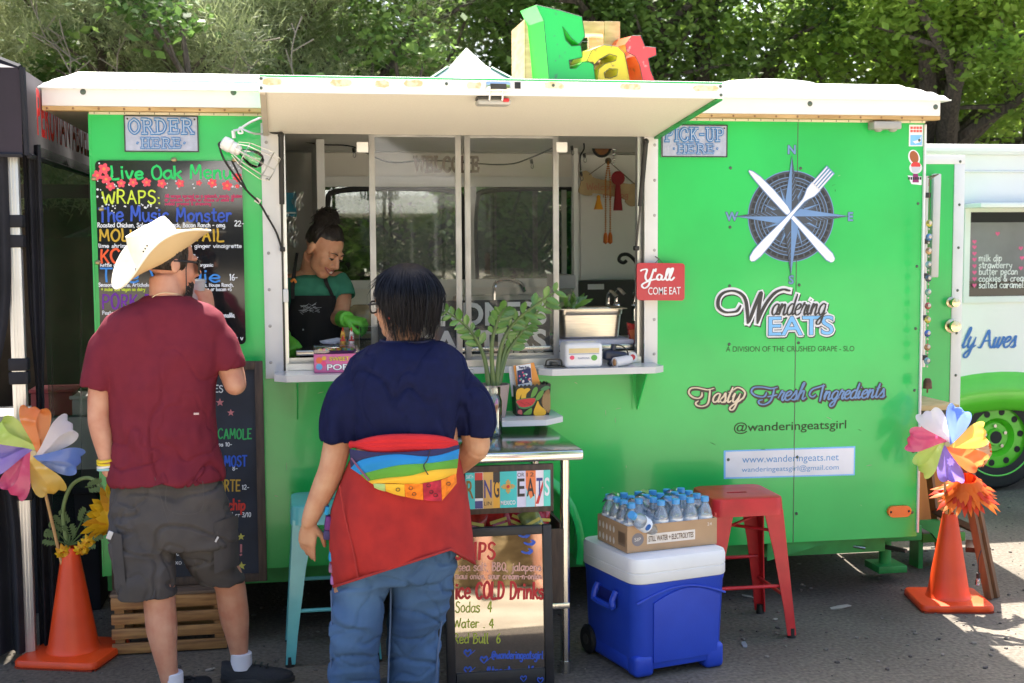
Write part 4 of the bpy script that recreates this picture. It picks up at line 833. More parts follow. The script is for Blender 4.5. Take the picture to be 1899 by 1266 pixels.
# ================================================================ dark canopy tent on the near end
TY = -.22; M_purp = mat('dark_aubergine_canvas', (.018, .011, .020), .75, var=.25, scale=3, bump=.2, bscale=6); M_navyc = mat('black_navy_canvas', (.008, .008, .014), .8, var=.2)
tc_ = at(38, 125, TY); tb_ = at(42, 288, TY)
tn = thing('canopy_tent', 'dark aubergine canopy tent with red lettering on its valance', 'tent', (tc_.x-1.4, TY+1.4, 0))
cxr = tc_.x; W_ = 3.0; zt_, zb2 = tc_.z, tb_.z
apex = V((cxr-W_/2, TY+W_/2, zt_+.85))
m = MB(); e0, e1, e2, e3 = V((cxr, TY, zt_)), V((cxr, TY+W_, zt_)), V((cxr-W_, TY+W_, zt_)), V((cxr-W_, TY, zt_))
for a, b_ in ((e0, e1), (e1, e2), (e2, e3), (e3, e0)):
 def fn(u, v, a=a, b_=b_):
  p = a.lerp(b_, u).lerp(apex, v); p.z -= .10*math.sin(v*math.pi)*(1-.3*math.sin(u*math.pi)); return p
 m.grid(fn, 10, 10, 0)
m.build('canopy_roof', M_purp, tn)
def valance(a, b_, mi=0):
 m = MB(); 
 def fn(u, v):
  p = a.lerp(b_, u); nn = (b_-a).normalized().cross(V((0, 0, 1))); p = p+nn*(.012*math.sin(u*26)*v+.01*v); p.z = zt_+(zb2-zt_)*v+.012*math.sin(u*19)*v; return p
 m.grid(fn, 40, 8, 0); return m.build('valance', M_purp, tn)
valance(e3, e0); valance(e0, e1)
m = MB(); m.tube([e0+V((.008, -.006, 0)), e0+V((.012, -.006, zb2-zt_))], .012, 6); m.tube([e0, e0.lerp(apex, .5)+V((0, 0, -.09)), apex], .012, 5); m.tube([e3+V((0, -.02, zb2-zt_)), e0+V((0, -.02, zb2-zt_))], .010, 5); m.tube([e0+V((.02, 0, zb2-zt_)), e1+V((.02, 0, zb2-zt_))], .012, 5); m.build('seam_piping', M_navyc, tn)
m = MB(); A = V((cxr+.045, at(56, 220, TY).y+.04, zt_-.20)); 
hh = .185; m.text('PERUVIAN ABUELO', (cxr+.045, TY+.06, zb2+.09), (0, 1, 0), (0, 0, 1), hh/.72, 0, width=1.55, grow=.02); m.text('PERUVIAN ABUELO', (cxr-2.6, TY-.035, zb2+.02), (1, 0, 0), (0, 0, 1), .06, 0, width=1.0)
m.build('valance_lettering', mat('red_lettering', (.60, .015, .018), .6), tn, smooth=None, flip=False)
lx, ly = at(33, 600, TY+.05).x, TY+.05
m = MB(); m.bx(lx-.026, lx+.026, ly-.02, ly+.02, .0, zt_-.02, 0, .003)
for k in (-.012, 0, .012): m.bx(lx+k-.002, lx+k+.002, ly-.0225, ly-.0202, .02, zt_-.03, 0)
m.bx(lx-.06, lx+.06, ly-.06, ly+.06, .0, .012, 1); m.build('tent_leg', [mat('silver_tube', (.62, .60, .60), .35, metal=.6, var=.06), M_dark], tn)
for x_, y_ in ((cxr-.02, TY+W_-.1), (cxr-W_+.05, TY+W_-.1), (cxr-W_+.05, TY+.05)): m = MB(); m.bx(x_-.025, x_+.025, y_-.02, y_+.02, 0, zt_-.02, 0); m.build('tent_leg', M_alu, tn)
for py in (410, 447, 675, 700, 915): 
 P = at(33, py, ly); m = MB(); m.box((lx, ly, P.z), (.075, .06, .05), 0, None, .006); m.build('hook_strap', M_navyc, tn)
m = MB()                                               # tied-back side curtains
def cur(x0, x1, yy, z0, z1, folds, amp, mi=0):
 def fn(u, v): 
  z = z1+(z0-z1)*v; pin = 1-.55*math.exp(-((z-1.05)/.28)**2); x = (x0+x1)/2+(x1-x0)*(u-.5)*pin
  return V((x, yy+amp*math.sin(u*folds*6.283)*(0.6+.5*v)*pin, z))
 m.grid(fn, 60, 24, mi)
cur(cxr-.36, lx-.01, ly-.03, .04, zb2+.05, 4, .03); cur(lx+.03, lx+.10, ly+.06, .02, zb2+.05, 2, .02)
m.build('side_curtain', mat('black_curtain', (.010, .010, .016), .85, var=.3, bump=.3, bscale=12), tn)
m = MB(); xs_ = X0-.03
def net(u, v): return V((cxr+.02+.03*math.sin(u*21+v*3)*v, TY+.15+(W_-.3)*u, zb2+.05-(zb2-.15)*v))
m.grid(net, 50, 8, 0)
M_net = bpy.data.materials.new('black_netting'); M_net.use_nodes = True; M_net.node_tree.nodes['Principled BSDF'].inputs['Base Color'].default_value = (.01, .01, .012, 1); M_net.node_tree.nodes['Principled BSDF'].inputs['Alpha'].default_value = .62
m.build('net_wall', M_net, tn)
m = MB(); m.bx(cxr-W_, cxr-.02, TY+W_-.03, TY+W_-.02, .0, 1.72, 0); m.bx(cxr-W_, cxr-W_+.02, TY, TY+W_-.04, .0, 2.0, 0); m.build('back_and_shade_cloth', mat('dark_brown_cloth', (.05, .036, .028), .9, var=.3), tn)  # brown back wall, plus an unseen side sheet added to darken the tent
m = MB(); m.bx(cxr-W_+.1, cxr+.3, TY+1.6, TY+1.65, 1.92, 1.99, 0); m.build('cross_bar', M_dark, tn)
# things inside the tent
tb = thing('folding_table', 'folding table under a white cloth inside the dark tent', 'table', (-1.7, 2.0, 0)); m = MB(); m.bx(-2.4, -.85, 1.7, 2.3, .70, .74, 0, .005); m.build('tabletop', pl((.5, .5, .48)), tb)
m = MB(); 
def tcl(u, v): return V((-2.42+1.59*u, 1.68-.02*math.sin(u*40)*v, .745-.32*v))
m.grid(tcl, 60, 8, 0); m.build('tablecloth', mat('white_table_cloth', (.62, .6, .58), .8, var=.06), tb)
for sx in (-2.3, -.95):
 for sy in (1.75, 2.25): m = MB(); m.cyl((sx, sy, 0), (sx, sy, .70), .015, None, 8); m.build('leg', M_dark, tb)
for i, (x, z, c, w, h) in enumerate(((-1.25, .745, (.30, .04, .05), .22, .13), (-1.75, .745, (.05, .12, .07), .24, .11), (-1.05, .745, (.45, .44, .42), .2, .09))):
 m = MB(); m.bx(x-w/2, x+w/2, 1.75, 1.95, z+.001, z+h, 0, .01); m.bx(x-w/2-.008, x+w/2+.008, 1.742, 1.958, z+h, z+h+.02, 1, .005)
 tag(m.build('storage_box', [pl(c), pl(tuple(q*1.3 for q in c))]), ['dark red lidded box on the table inside the tent', 'dark green lidded box on the table inside the tent', 'pale grey lidded box on the table inside the tent'][i], 'box')
m = MB(); m.bx(-1.15, -.85, .5, .95, .0, .55, 0, .01); m.bx(-1.17, -.83, .48, .97, .55, .58, 0, .005); tag(m.build('black_crate', M_navyc), 'black bin in the shade between the tent and the trailer', 'bin')
m = MB(); m.prism([(-6, 0), (-.9, 0), (-.9, 2.1), (-3.2, 3.0), (-6, 2.1)], (0, 8.8, 0), (1, 0, 0), (0, 0, 1), (0, .2, 0), 0); m.bx(-4.5, -3.6, 8.76, 8.795, 0, 1.9, 1); tag(m.build('far_booth', [mat('brown_boards', (.13, .09, .065), .9, var=.3), M_dark], None, smooth=None), 'brown gabled booth seen through the tent netting', 'booth')
# ================================================================ white truck beyond
WY = 2.2
tk = thing('food_truck', 'white food truck with green fender behind the trailer door', 'food truck', (5.9, WY+1, 0))
M_tw = mat('white_truck_paint', (.80, .80, .80), .25, var=.03, scale=2, coat=.5); M_tg = mat('lime_truck_paint', (.13, .60, .035), .25, var=.05, coat=.5)
wc = at(1857, 851, WY-.02); wr = .375; wc.z = max(.36, wc.z)
TX0, TX1 = 3.2, 8.4; zr = at(1850, 272, WY).z; z_b = .55
m = MB()
w0, w1 = at(1797, 470, WY).x, at(1960, 470, WY).x; wz0, wz1 = at(1850, 549, WY).z, at(1850, 393, WY).z
def fz(z): return .02 if z > wz1+.14 else 0
xs = [TX0, w0, w1, TX1]; zs = [1.0, wz0, wz1, zr]
for i in range(3):
 for j in range(3):
  if (i, j) != (1, 1): m.poly([(xs[i], WY, zs[j]), (xs[i+1], WY, zs[j]), (xs[i+1], WY, zs[j+1]), (xs[i], WY, zs[j+1])], 0)
nA = 24; arc = [(wc.x+.52*math.cos(math.pi*k/nA), max(wc.z+.36*math.sin(math.pi*k/nA), z_b)) for k in range(nA+1)]
m.poly([(TX0, WY, 1.0)]+[(TX0, WY, z_b)]+[(x, WY, z) for x, z in arc[::-1]]+[(TX1, WY, z_b), (TX1, WY, 1.0)], 0)
m.bx(TX0, TX1, WY+.004, WY+2.0, zr-.01, zr, 0); m.bx(TX0, TX0+.03, WY+.004, WY+2, z_b, zr-.011, 0); m.bx(TX0+.031, TX1, WY+1.97, WY+2, z_b, zr-.011, 0); m.bx(TX0+.031, TX1, WY+.1, WY+1.96, z_b, z_b+.05, 0)
m.build('body', M_tw, tk, smooth=None, flip=False)
m = MB(); m.bx(wc.x-.62, wc.x+.62, WY+.3, WY+.31, .2, wc.z+.7, 0); m.build('wheel_well', M_black, tk)
m = MB(); m.tube([(TX0, WY-.01, zr-.02), (TX1, WY-.01, zr-.02)], .035, 10); zz = at(1850, 318, WY).z; m.tube([(TX0, WY-.004, zz), (TX1, WY-.004, zz)], .02, 8, flat=.4); m.build('roof_rail', M_tw, tk)
m = MB(); m.bx(w0-.04, w0, WY-.012, WY-.001, wz0-.04, wz1+.04, 0); m.bx(w0, w1, WY-.012, WY-.001, wz0-.04, wz0, 0); m.bx(w0, w1, WY-.012, WY-.001, wz1, wz1+.04, 0); WN = m.build('serving_window', M_white, tk)
m = MB(); m.bx(w0, w1, WY+.02, WY+.025, wz0, wz1, 0)
zc1 = at(1850, 412, WY).z; m.bx(w0+.01, w1, WY+.012, WY+.0195, wz0+.1, zc1, 1)
mm = MB()
m.build('pane', [mat('dark_interior_glass', (.03, .03, .032), .08), mat('grey_menu_sheet', (.16, .16, .17), .3, var=.3, scale=2)], WN, smooth=None)
m = MB(); hd = .055
for s, px, py in (('milk dip', 1815, 484), ('strawberry', 1815, 497), ('butter pecan', 1815, 509), ('cookies & cream', 1815, 522), ('salted caramel!', 1815, 534)):
 P = at(px, py, WY+.011); hand(m, s, P, U, Z, .042, .006, 0)
def heart(mb, P, s, mi, lift=.001):
 pts = [(16*math.sin(t)**3/16, (13*math.cos(t)-5*math.cos(2*t)-2*math.cos(3*t)-math.cos(4*t))/16) for t in [2*math.pi*k/20 for k in range(20)]]
 mb.poly([P+V((x*s, -lift, y*s)) for x, y in pts], mi)
for py in (448, 458, 470, 481, 493, 505, 517, 529): heart(m, at(1807, py, WY+.011), .016, 1)
for px, py in ((1850, 433), (1893, 460), (1895, 478), (1893, 497)): heart(m, at(px, py, WY+.011), .016, 1)
m.build('menu_writing', [pl((.8, .8, .8)), pl((.75, .12, .28))], WN, smooth=None, flip=False)
m = MB(); zs_ = at(1850, 386, WY).z; m.bx(w0-.05, w1, WY-.22, WY-.013, zs_, zs_+.03, 0, .004); m.build('window_awning', M_tw, tk)
m = MB(); A = at(1776, 648, WY-.01)
t1, _ = scr('ly', 0, 0, .35, 1); t2, _ = scr('wes', 0, 0, .35, 1); kq = .00072
strokes(m, t1, at(1782, 645, WY-.004), U, Z, kq, .015, 0, .001, thick=.3); P = at(1815, 645, WY-.004); strokes(m, [[(-10, 10), (20, 8), (70, 110), (100, 160), (104, 100), (108, 20), (125, 0), (140, 18)], [(40, 60), (80, 64), (118, 66)]], P, U, Z, kq, .015, 0, .001, thick=.3)
strokes(m, [[(x+125, y) for x, y in st] for st in t2], P, U, Z, kq, .015, 0, .001, thick=.3); t3, _ = scr('e', 0, 0, .35, 1)
m.build('name_lettering', mat('blue_script', (.03, .16, .52), .4), tk, smooth=None, flip=False)
m = MB(); rings = []; zi, zo = at(1850, 757, WY-.05).z-wc.z, at(1850, 690, WY-.03).z-wc.z
for k in range(29):
 an = R(-4)+math.pi*1.045*k/28; c_, s_ = math.cos(an), math.sin(an)
 rings.append([V((wc.x+rx*c_, y*.5+WY*.5, wc.z+rz*s_)) for rx, rz, y in ((.50, zi-.02, WY-.002), (.52, zi, WY-.05), (.66, (zi*2+zo)/3, WY-.075), (.84, zo-.03, WY-.05), (.88, zo, WY-.002))])
m.loft(rings, 0, cap=False); m.bx(TX0, wc.x-.86, WY-.012, WY-.001, z_b-.05, .66, 0); m.build('fender', M_tg, tk, smooth=60)
m = MB(); yw = WY+.12
m.lathe([(.20, -.10), (.27, -.105), (.325, -.10), (.348, -.07), (.35, .0), (.348, .07), (.34, .1), (.2, .1)], (wc.x, yw, wc.z), 48, 0, (0, 1, 0), cap=False); WH = m.build('wheel', [M_black], tk)
m = MB(); m.lathe([(.001, -.062), (.055, -.068), (.06, -.05), (.095, -.05), (.105, -.03), (.13, -.075), (.215, -.075), (.235, -.095), (.255, -.108), (.262, -.10), (.262, .06), (.001, .06)], (wc.x, yw, wc.z), 48, 0, (0, 1, 0)); m.build('rim', M_tg, WH)
m = MB()
for k in range(10): an = 2*math.pi*(k+.2)/10; m.cyl((wc.x+.172*math.cos(an), yw-.0775, wc.z+.172*math.sin(an)), (wc.x+.172*math.cos(an), yw-.074, wc.z+.172*math.sin(an)), .022, None, 14, 0)
m.cyl((wc.x, yw-.0705, wc.z), (wc.x, yw-.066, wc.z), .042, None, 18, 0)
for k in range(5): an = 2*math.pi*(k+.3)/5; m.cyl((wc.x+.076*math.cos(an), yw-.066, wc.z+.076*math.sin(an)), (wc.x+.076*math.cos(an), yw-.05, wc.z+.076*math.sin(an)), .012, None, 6, 1)
m.build('rim_holes_and_nuts', [M_black, M_steel], WH)
m = MB(); m.lathe([(.2, -.1), (.34, -.1), (.375, -.06), (.375, .06), (.34, .1), (.2, .1)], (wc.x+3.2, yw, wc.z), 30, 0, (0, 1, 0)); m.build('wheel', M_black, tk)
for y_ in (WY+1.85,):
 for dx in (0, 3.2): m = MB(); m.lathe([(.05, -.1), (.34, -.1), (.375, -.06), (.375, .06), (.34, .1), (.05, .1)], (wc.x+dx, y_, wc.z), 26, 0, (0, 1, 0)); m.build('wheel', M_black, tk)
# ================================================================ signs and boards on the trailer side
def hpx(mb, s, xl, yb, xr, hp, mi, Y, w=1.6, lift=.001, **k):
 A, B = at(xl, yb, Y), at(xr, yb, Y); u = V((B.x-A.x, 0, B.z-A.z)); q = ppm(A); hand(mb, s, A, u, V((-u.z, 0, u.x)), hp/q, w/q, mi, width=u.length, lift=lift, **k)
SER = {'O': [[(3, 10), (1, 8), (.4, 5), (1, 2), (3, 0), (5, 2), (5.6, 5), (5, 8), (3, 10)]], 'R': [[(1.2, 10), (1.2, 0)], [(1.2, 9.6), (4, 9.4), (4.8, 7.4), (4, 5.4), (1.2, 5.2)], [(3.2, 5.2), (5.6, 0)], [(0, 10), (2.6, 10)], [(0, 0), (2.6, 0)], [(4.8, 0), (6.4, 0)]],
       'D': [[(1.2, 10), (1.2, 0)], [(1.2, 9.7), (4, 9), (5.4, 5), (4, 1), (1.2, .3)], [(0, 10), (2.4, 10)], [(0, 0), (2.4, 0)]], 'E': [[(1.2, 10), (1.2, 0)], [(0, 9.8), (5, 9.8), (5.2, 7.6)], [(1.2, 5.1), (4, 5.1)], [(4, 6.4), (4, 3.8)], [(0, .2), (5.2, .2), (5.5, 2.6)]],
       'H': [[(1.2, 10), (1.2, 0)], [(5, 10), (5, 0)], [(1.2, 5), (5, 5)], [(0, 10), (2.4, 10)], [(0, 0), (2.4, 0)], [(3.8, 10), (6.2, 10)], [(3.8, 0), (6.2, 0)]], 'P': [[(1.2, 10), (1.2, 0)], [(1.2, 9.6), (4, 9.4), (5, 7.3), (4, 5), (1.2, 4.8)], [(0, 10), (2.4, 10)], [(0, 0), (2.8, 0)]],
       'I': [[(1.3, 10), (1.3, 0)], [(0, 10), (2.6, 10)], [(0, 0), (2.6, 0)]], 'C': [[(5.2, 7), (5, 9), (3.2, 10), (1, 8), (.4, 5), (1, 2), (3.2, 0), (5.2, 1.2), (5.4, 2.6)]], 'K': [[(1.2, 10), (1.2, 0)], [(5, 10), (1.6, 4.6)], [(2.6, 5.8), (5.4, 0)], [(0, 10), (2.4, 10)], [(0, 0), (2.4, 0)], [(4, 10), (6, 10)], [(4.4, 0), (6.4, 0)]],
       'U': [[(1, 10), (1, 3), (2, .4), (4, .4), (5, 3), (5, 10)], [(0, 10), (2, 10)], [(4, 10), (6, 10)]], '-': [[(.5, 5), (3.2, 5)]], '.': [[(1, 5.1), (1.3, 4.9)]], 'W': [[(.8, 10), (2.4, 0), (4.2, 8), (6, 0), (7.6, 10)], [(0, 10), (2, 10)], [(6.6, 10), (8.4, 10)]], 'L': [[(1.2, 10), (1.2, 0)], [(0, 10), (2.4, 10)], [(0, .2), (5, .2), (5.3, 2.6)]], 'M': [[(1, 0), (1.2, 10), (4, 2), (6.8, 10), (7, 0)], [(0, 0), (2, 0)], [(6, 0), (8, 0)], [(0, 10), (1.6, 10)], [(6.4, 10), (8, 10)]]}
SERW = {'I': 2.6, '-': 3.8, '.': 2.4, 'W': 8.4, 'M': 8}
def serif(mb, s, xl, yb, xr, hp, mi0, mi1, Y, w0, w1, lift=.001):
 A, B = at(xl, yb, Y), at(xr, yb, Y); u = V((B.x-A.x, 0, B.z-A.z)); W_ = u.length; u.normalize(); v = V((-u.z, 0, u.x)); q = ppm(A); tot = sum(SERW.get(c, 6)+1 for c in s)-1; kx = W_/tot; k = hp/q/10; x = 0; n = 0; nr = u.cross(v)
 for c in s:
  for st in SER[c]:
   pts = [V((a, b, 0)) for a, b in st]; pts = cat_spline(pts, 5) if len(pts) > 4 and c in 'OCDPRU' else pts
   P = [A+u*((p.x+x)*kx)+v*(p.y*k) for p in pts]
   mb.ribbon([p+nr*(lift+.0001*n) for p in P], w0/q, nr, mi0); mb.ribbon([p+nr*(lift+.004+.0001*n) for p in P], w1/q, nr, mi1); n += 1
  x += SERW.get(c, 6)+1
M_slate = mat('pale_slate_plate', (.46, .49, .60), .55, col2=(.38, .41, .52), scale=30, bump=.3, bscale=25)
M_sb = mat('sign_blue', (.035, .20, .50), .5); M_sbf = mat('sign_grey_blue', (.36, .46, .62), .5)
def plate(name, label, cs, lines):
 P = [at(x, y, -.012) for x, y in cs]; m = MB(); x0, x1 = min(p.x for p in P), max(p.x for p in P); z0, z1 = min(p.z for p in P), max(p.z for p in P)
 t = thing(name, label, 'sign', ((x0+x1)/2, -.012, z0)); m.bx(x0, x1, -.011, -.002, z0, z1, 0, .002); w = .005
 for a in ((x0, x1, z0, z0+w), (x0, x1, z1-w, z1), (x0, x0+w, z0+w, z1-w), (x1-w, x1, z0+w, z1-w)): m.bx(a[0], a[1], -.0128, -.0112, a[2], a[3], 1)
 for a in ((x0+.015, z1-.015), (x1-.015, z1-.015)): m.ball((a[0], -.0115, a[1]), (.004, .002, .004), 1, 8, 5)
 m.build('plate', [M_slate, M_dark], t, smooth=None); m = MB()
 for s, xl, yb, xr, h, w0 in lines: serif(m, s, xl, yb, xr, h, 0, 1, -.0125, w0, w0*.36)
 m.build('lettering', [M_sb, M_sbf], t, smooth=None, flip=False); return t
plate('tin_sign', 'grey tin sign reading order here above the menu board', [(229, 213), (369, 282)], [('ORDER', 239, 247, 358, 26, 6.2), ('.HERE.', 252, 274, 346, 18, 4.6)])
plate('tin_sign', 'grey tin sign reading pick-up here beside the service window', [(1227, 230), (1349, 291.5)], [('PICK-UP', 1233, 261, 1342, 23, 5.6), ('.HERE.', 1247, 284, 1333, 17, 4.4)])
# ---- the big glossy menu board
def rr2d(x0, x1, z0, z1, r, n=5):
 out = []
 for cx, cz, a in ((x1-r, z1-r, 0), (x0+r, z1-r, 90), (x0+r, z0+r, 180), (x1-r, z0+r, 270)):
  for k in range(n+1): out.append((cx+r*math.cos(R(a+90*k/n)), cz+r*math.sin(R(a+90*k/n))))
 return out
BYm = -.014; A, B = at(176, 297, BYm), at(456, 638, BYm)
mt = thing('menu_board', 'glossy black menu board with colourful hand lettering and painted flowers', 'menu board', ((A.x+B.x)/2, BYm, B.z))
m = MB(); m.prism(rr2d(A.x, B.x, B.z, A.z, .02), (0, -.003, 0), U, Z, (0, -.011, 0), 0)
for x_, z_ in ((A.x+.02, A.z-.2), ((A.x+B.x)/2+.02, A.z+.004), (B.x-.03, A.z+.004), (A.x, A.z-.42), (A.x-.006, A.z-.075)): m.ball((x_, -.015, z_), (.012, .006, .010), 1, 10, 6)
m.build('board', [mat('gloss_black_board', (.010, .011, .014), .06, var=.2, coat=.3), mat('brass_clip', (.35, .28, .15), .35, metal=.8)], mt, smooth=None)
cols = dict(g=(20, 200, 100), p=(235, 75, 95), l=(205, 225, 60), k=(190, 40, 95), b=(45, 85, 195), w=(225, 228, 235), y=(205, 165, 40), o=(245, 90, 35), s=(55, 140, 225), v=(115, 35, 165), t=(250, 140, 80)); ck = list(cols); mcol = [srgb(*cols[c], .55) for c in ck]; ci = {c: i for i, c in enumerate(ck)}
m = MB(); Yw = BYm-.0005
def flower(mb, px, py, r, Y, a=0, mp=None, mc=None):
 P = at(px, py, Y); q = 1/ppm(P); mp = ci['p'] if mp is None else mp; mc = ci['t'] if mc is None else mc
 for k in range(5):
  an = a+2*math.pi*k/5; c = P+V((math.cos(an), 0, math.sin(an)))*r*.55*q; mb.poly([c+V((math.cos(an)*math.cos(t)*.55-math.sin(an)*math.sin(t)*.42, -.0015-.0001*k, math.sin(an)*math.cos(t)*.55+math.cos(an)*math.sin(t)*.42))*1 if False else c+V(((math.cos(an)*math.cos(t)*.55-math.sin(an)*math.sin(t)*.42)*r*q, -.0015-.0002*k, (math.sin(an)*math.cos(t)*.55+math.cos(an)*math.sin(t)*.42)*r*q)) for t in [2*math.pi*j/10 for j in range(10)]], mp)
 mb.poly([P+V((math.cos(t)*r*.3*q, -.003, math.sin(t)*r*.3*q)) for t in [2*math.pi*j/8 for j in range(8)]], mc)
for i, (x, y, r) in enumerate(((193, 313, 10), (181, 325, 9), (197, 332, 9), (205, 345, 8), (225, 340, 7.5), (247, 338, 8), (272, 338, 8), (300, 340, 8), (334, 340, 7.5), (369, 339, 5), (394, 339, 8), (421, 344, 9), (441, 329, 8), (440, 345, 4))): flower(m, x, y, r, Yw, i*.7)
rr = random.Random(11)
for k in range(70):
 x, y = rr.choice([(rr.uniform(180, 215), rr.uniform(302, 400)), (rr.uniform(210, 445), rr.uniform(333, 352)), (rr.uniform(180, 300), rr.uniform(378, 386)), (rr.uniform(425, 450), rr.uniform(305, 350))]); P = at(x, y, Yw); s = rr.uniform(1, 2.3)/ppm(P); m.poly([P+V((math.cos(t)*s, -.0009-k*.00001, math.sin(t)*s)) for t in [2*math.pi*j/7 for j in range(7)]], ci['w'])
for s, xl, yb, xr, h, c, w in (('Live Oak Menu', 206, 331, 432, 24, 'g', 5.2), ('WRAPS:', 190, 377, 301, 23, 'l', 4.2), ('All wraps served on a spinach, sandy, gluten', 306, 366, 449, 6, 'k', 1.5), ('or spinach tortilla w/ choice of sides or', 306, 373, 435, 5.5, 'k', 1.4), ('salad greens & dressing', 306, 380, 392, 5.5, 'k', 1.4),
 ('The Music Monster', 183, 410, 432, 26, 'b', 4.8), ('22-', 435, 419, 454, 10, 'w', 1.5), ('Roasted Chicken, Salami, Pepper jack, Bacon Ranch - omg.', 181, 421, 420, 8, 'w', 1.5), ('MOLLY COCKTAIL', 184, 447, 418, 22, 'y', 4.4), ('lime shrimp, serrano slaw, cilantro ginger vinaigrette', 183, 459, 449, 7, 'w', 1.4), ('KC Crunch', 187, 487, 340, 25, 'o', 5.2), ('17-', 352, 481, 369, 9, 'w', 1.6), ('Kettle chips & steak w/ pickled onions, bbq sauce organic', 186, 494, 396, 6.5, 'w', 1.3),
 ('The Veggie', 186, 523, 412, 24, 's', 4.6), ('16-', 426, 519, 442, 11, 'w', 1.9), ('Seasonal greens, Artichoke spread, Walnut, Goat cheese, House Ranch,', 183, 531, 434, 6.5, 'w', 1.4), ('* make this vegan no dairy', 188, 539, 270, 6, 'l', 1.3), ('add chicken or bacon +5', 350, 539, 430, 6.5, 'w', 1.4), ('PORK Belly', 190, 573, 330, 26, 'v', 4.6), ('Pesto, greens, pickled pepper & aioli', 190, 583, 330, 7, 'w', 1.3), ('quesadilla,', 408, 588, 436, 8, 'w', 1.4), ('v v v', 425, 630, 452, 8, 'w', 1.8)):
 hpx(m, s, xl, yb, xr, h, ci[c], Yw, w*(.78 if w > 3 else 1), jit=.45 if w > 3 else .25)
m.build('hand_lettering', mcol, mt, smooth=None, flip=False)
# ---- chalkboard and crate behind the man
CY = -.10
def framed(name, label, cat, x0, x1, z0, z1, Y, fwid, mfr, mbd, tilt=0, group=None):
 t = thing(name, label, cat, ((x0+x1)/2, Y, z0), group); m = MB(); m.bx(x0+fwid*.6, x1-fwid*.6, Y-.002, Y+.008, z0+fwid*.6, z1-fwid*.6, 0); m.build('writing_surface', mbd, t, smooth=None)
 m = MB(); m.bx(x0, x0+fwid, Y-.016, Y+.012, z0, z1, 0, .002); m.bx(x1-fwid, x1, Y-.016, Y+.012, z0, z1, 0, .002); m.bx(x0+fwid+.0005, x1-fwid-.0005, Y-.015, Y+.011, z0, z0+fwid, 0, .002); m.bx(x0+fwid+.0005, x1-fwid-.0005, Y-.015, Y+.011, z1-fwid, z1, 0, .002); m.build('frame', mfr, t); return t
M_oldwood = mat('old_brown_wood', (.085, .055, .040), .7, col2=(.045, .030, .024), scale=9, stretch=(6, 6, .8), bump=.15)
x1, z1, z0 = at(487, 670, CY).x, at(487, 669, CY).z, at(487, 1076, CY).z; x0 = at(203, 900, CY).x
cb = framed('chalkboard', 'tall chalkboard in a worn brown frame standing on the slatted crate', 'chalkboard', x0, x1, z0, z1, CY, .034, M_oldwood, mat('blue_black_slate', (.020, .025, .040), .75, var=.35, scale=4))
m = MB(); chk = [srgb(*c, .9) for c in ((60, 165, 95), (215, 218, 222), (55, 95, 200), (185, 150, 60), (200, 60, 50), (190, 120, 125), (190, 185, 90))]
for s, xl, yb, xr, h, c, w in (('SIDES', 375, 727, 415, 13, 1, 2), ('GUACAMOLE', 372, 813, 468, 18, 0, 2.6), ('chips 10-', 392, 827, 431, 7, 1, 1.5), ('THE MOST', 380, 864, 459, 20, 2, 3), ('8-', 431, 872, 442, 8, 1, 1.5), ('la TORTE', 372, 910, 447, 20, 3, 3), ('12-', 449, 907, 463, 8, 1, 1.5), ('Potato chip', 362, 945, 456, 20, 4, 3.2), ('4 or 3/10', 428, 958, 466, 8, 1, 1.5), ('dips', 327, 1030, 352, 14, 1, 1.5), ('xo xx', 325, 1046, 355, 9, 1, 1.2)): hpx(m, s, xl, yb, xr, h, c, CY-.002, w)
def star(mb, px, py, r, Y, mi):
 P = at(px, py, Y); q = r/ppm(P); mb.poly([P+V((math.sin(k*math.pi/5)*q*(1 if k % 2 == 0 else .42), -.0015, math.cos(k*math.pi/5)*q*(1 if k % 2 == 0 else .42))) for k in range(10)], mi)
for px, py, r, c in ((408, 746, 8, 5), (428, 765, 7, 5), (447, 995, 7.5, 6), (448, 1049, 8.5, 6)): star(m, px, py, r, CY-.002, c)
hpx(m, '!', 444, 1030, 452, 20, 5, CY-.002, 4); m.build('chalk_writing', chk, cb, smooth=None, flip=False)
M_slat = mat('stained_pine_slats', (.44, .22, .075), .6, col2=(.20, .085, .03), scale=7, stretch=(.7, 8, 8), coat=.1)
ky = -.20; kx0, kx1 = at(206, 1150, ky).x, at(420, 1150, ky).x; zt_ = z0-.003; cr = thing('slatted_crate', 'stained pine slatted crate under the framed chalkboard', 'crate', ((kx0+kx1)/2, -.02, 0)); n = 4
for k in range(4):
 zk = .006+k*(zt_-.020-.052)/3
 for yy in (ky, .14):
  m = MB(); m.bx(kx0, kx1, yy, yy+.014, zk, zk+(.052 if k == 3 else .044), 0, .003); m.build('slat', M_slat, cr)
m = MB()
for a in ((kx0+.012, kx0+.05), (kx1-.05, kx1-.012)): m.bx(a[0], a[1], ky+.015, ky+.05, .006, zt_-.014, 0); m.bx(a[0], a[1], .10, .138, .006, zt_-.014, 0)
m.build('corner_posts', M_slat, cr)
m = MB()
for k in range(5): yy = ky-.002+k*.071; m.bx(kx0-.002, kx1+.002, yy, yy+.066, zt_-.013, zt_, 0, .002)
m.build('top_boards', mat('greyed_boards', (.20, .13, .085), .75, col2=(.10, .065, .045), scale=8, stretch=(.7, 6, 6)), cr)
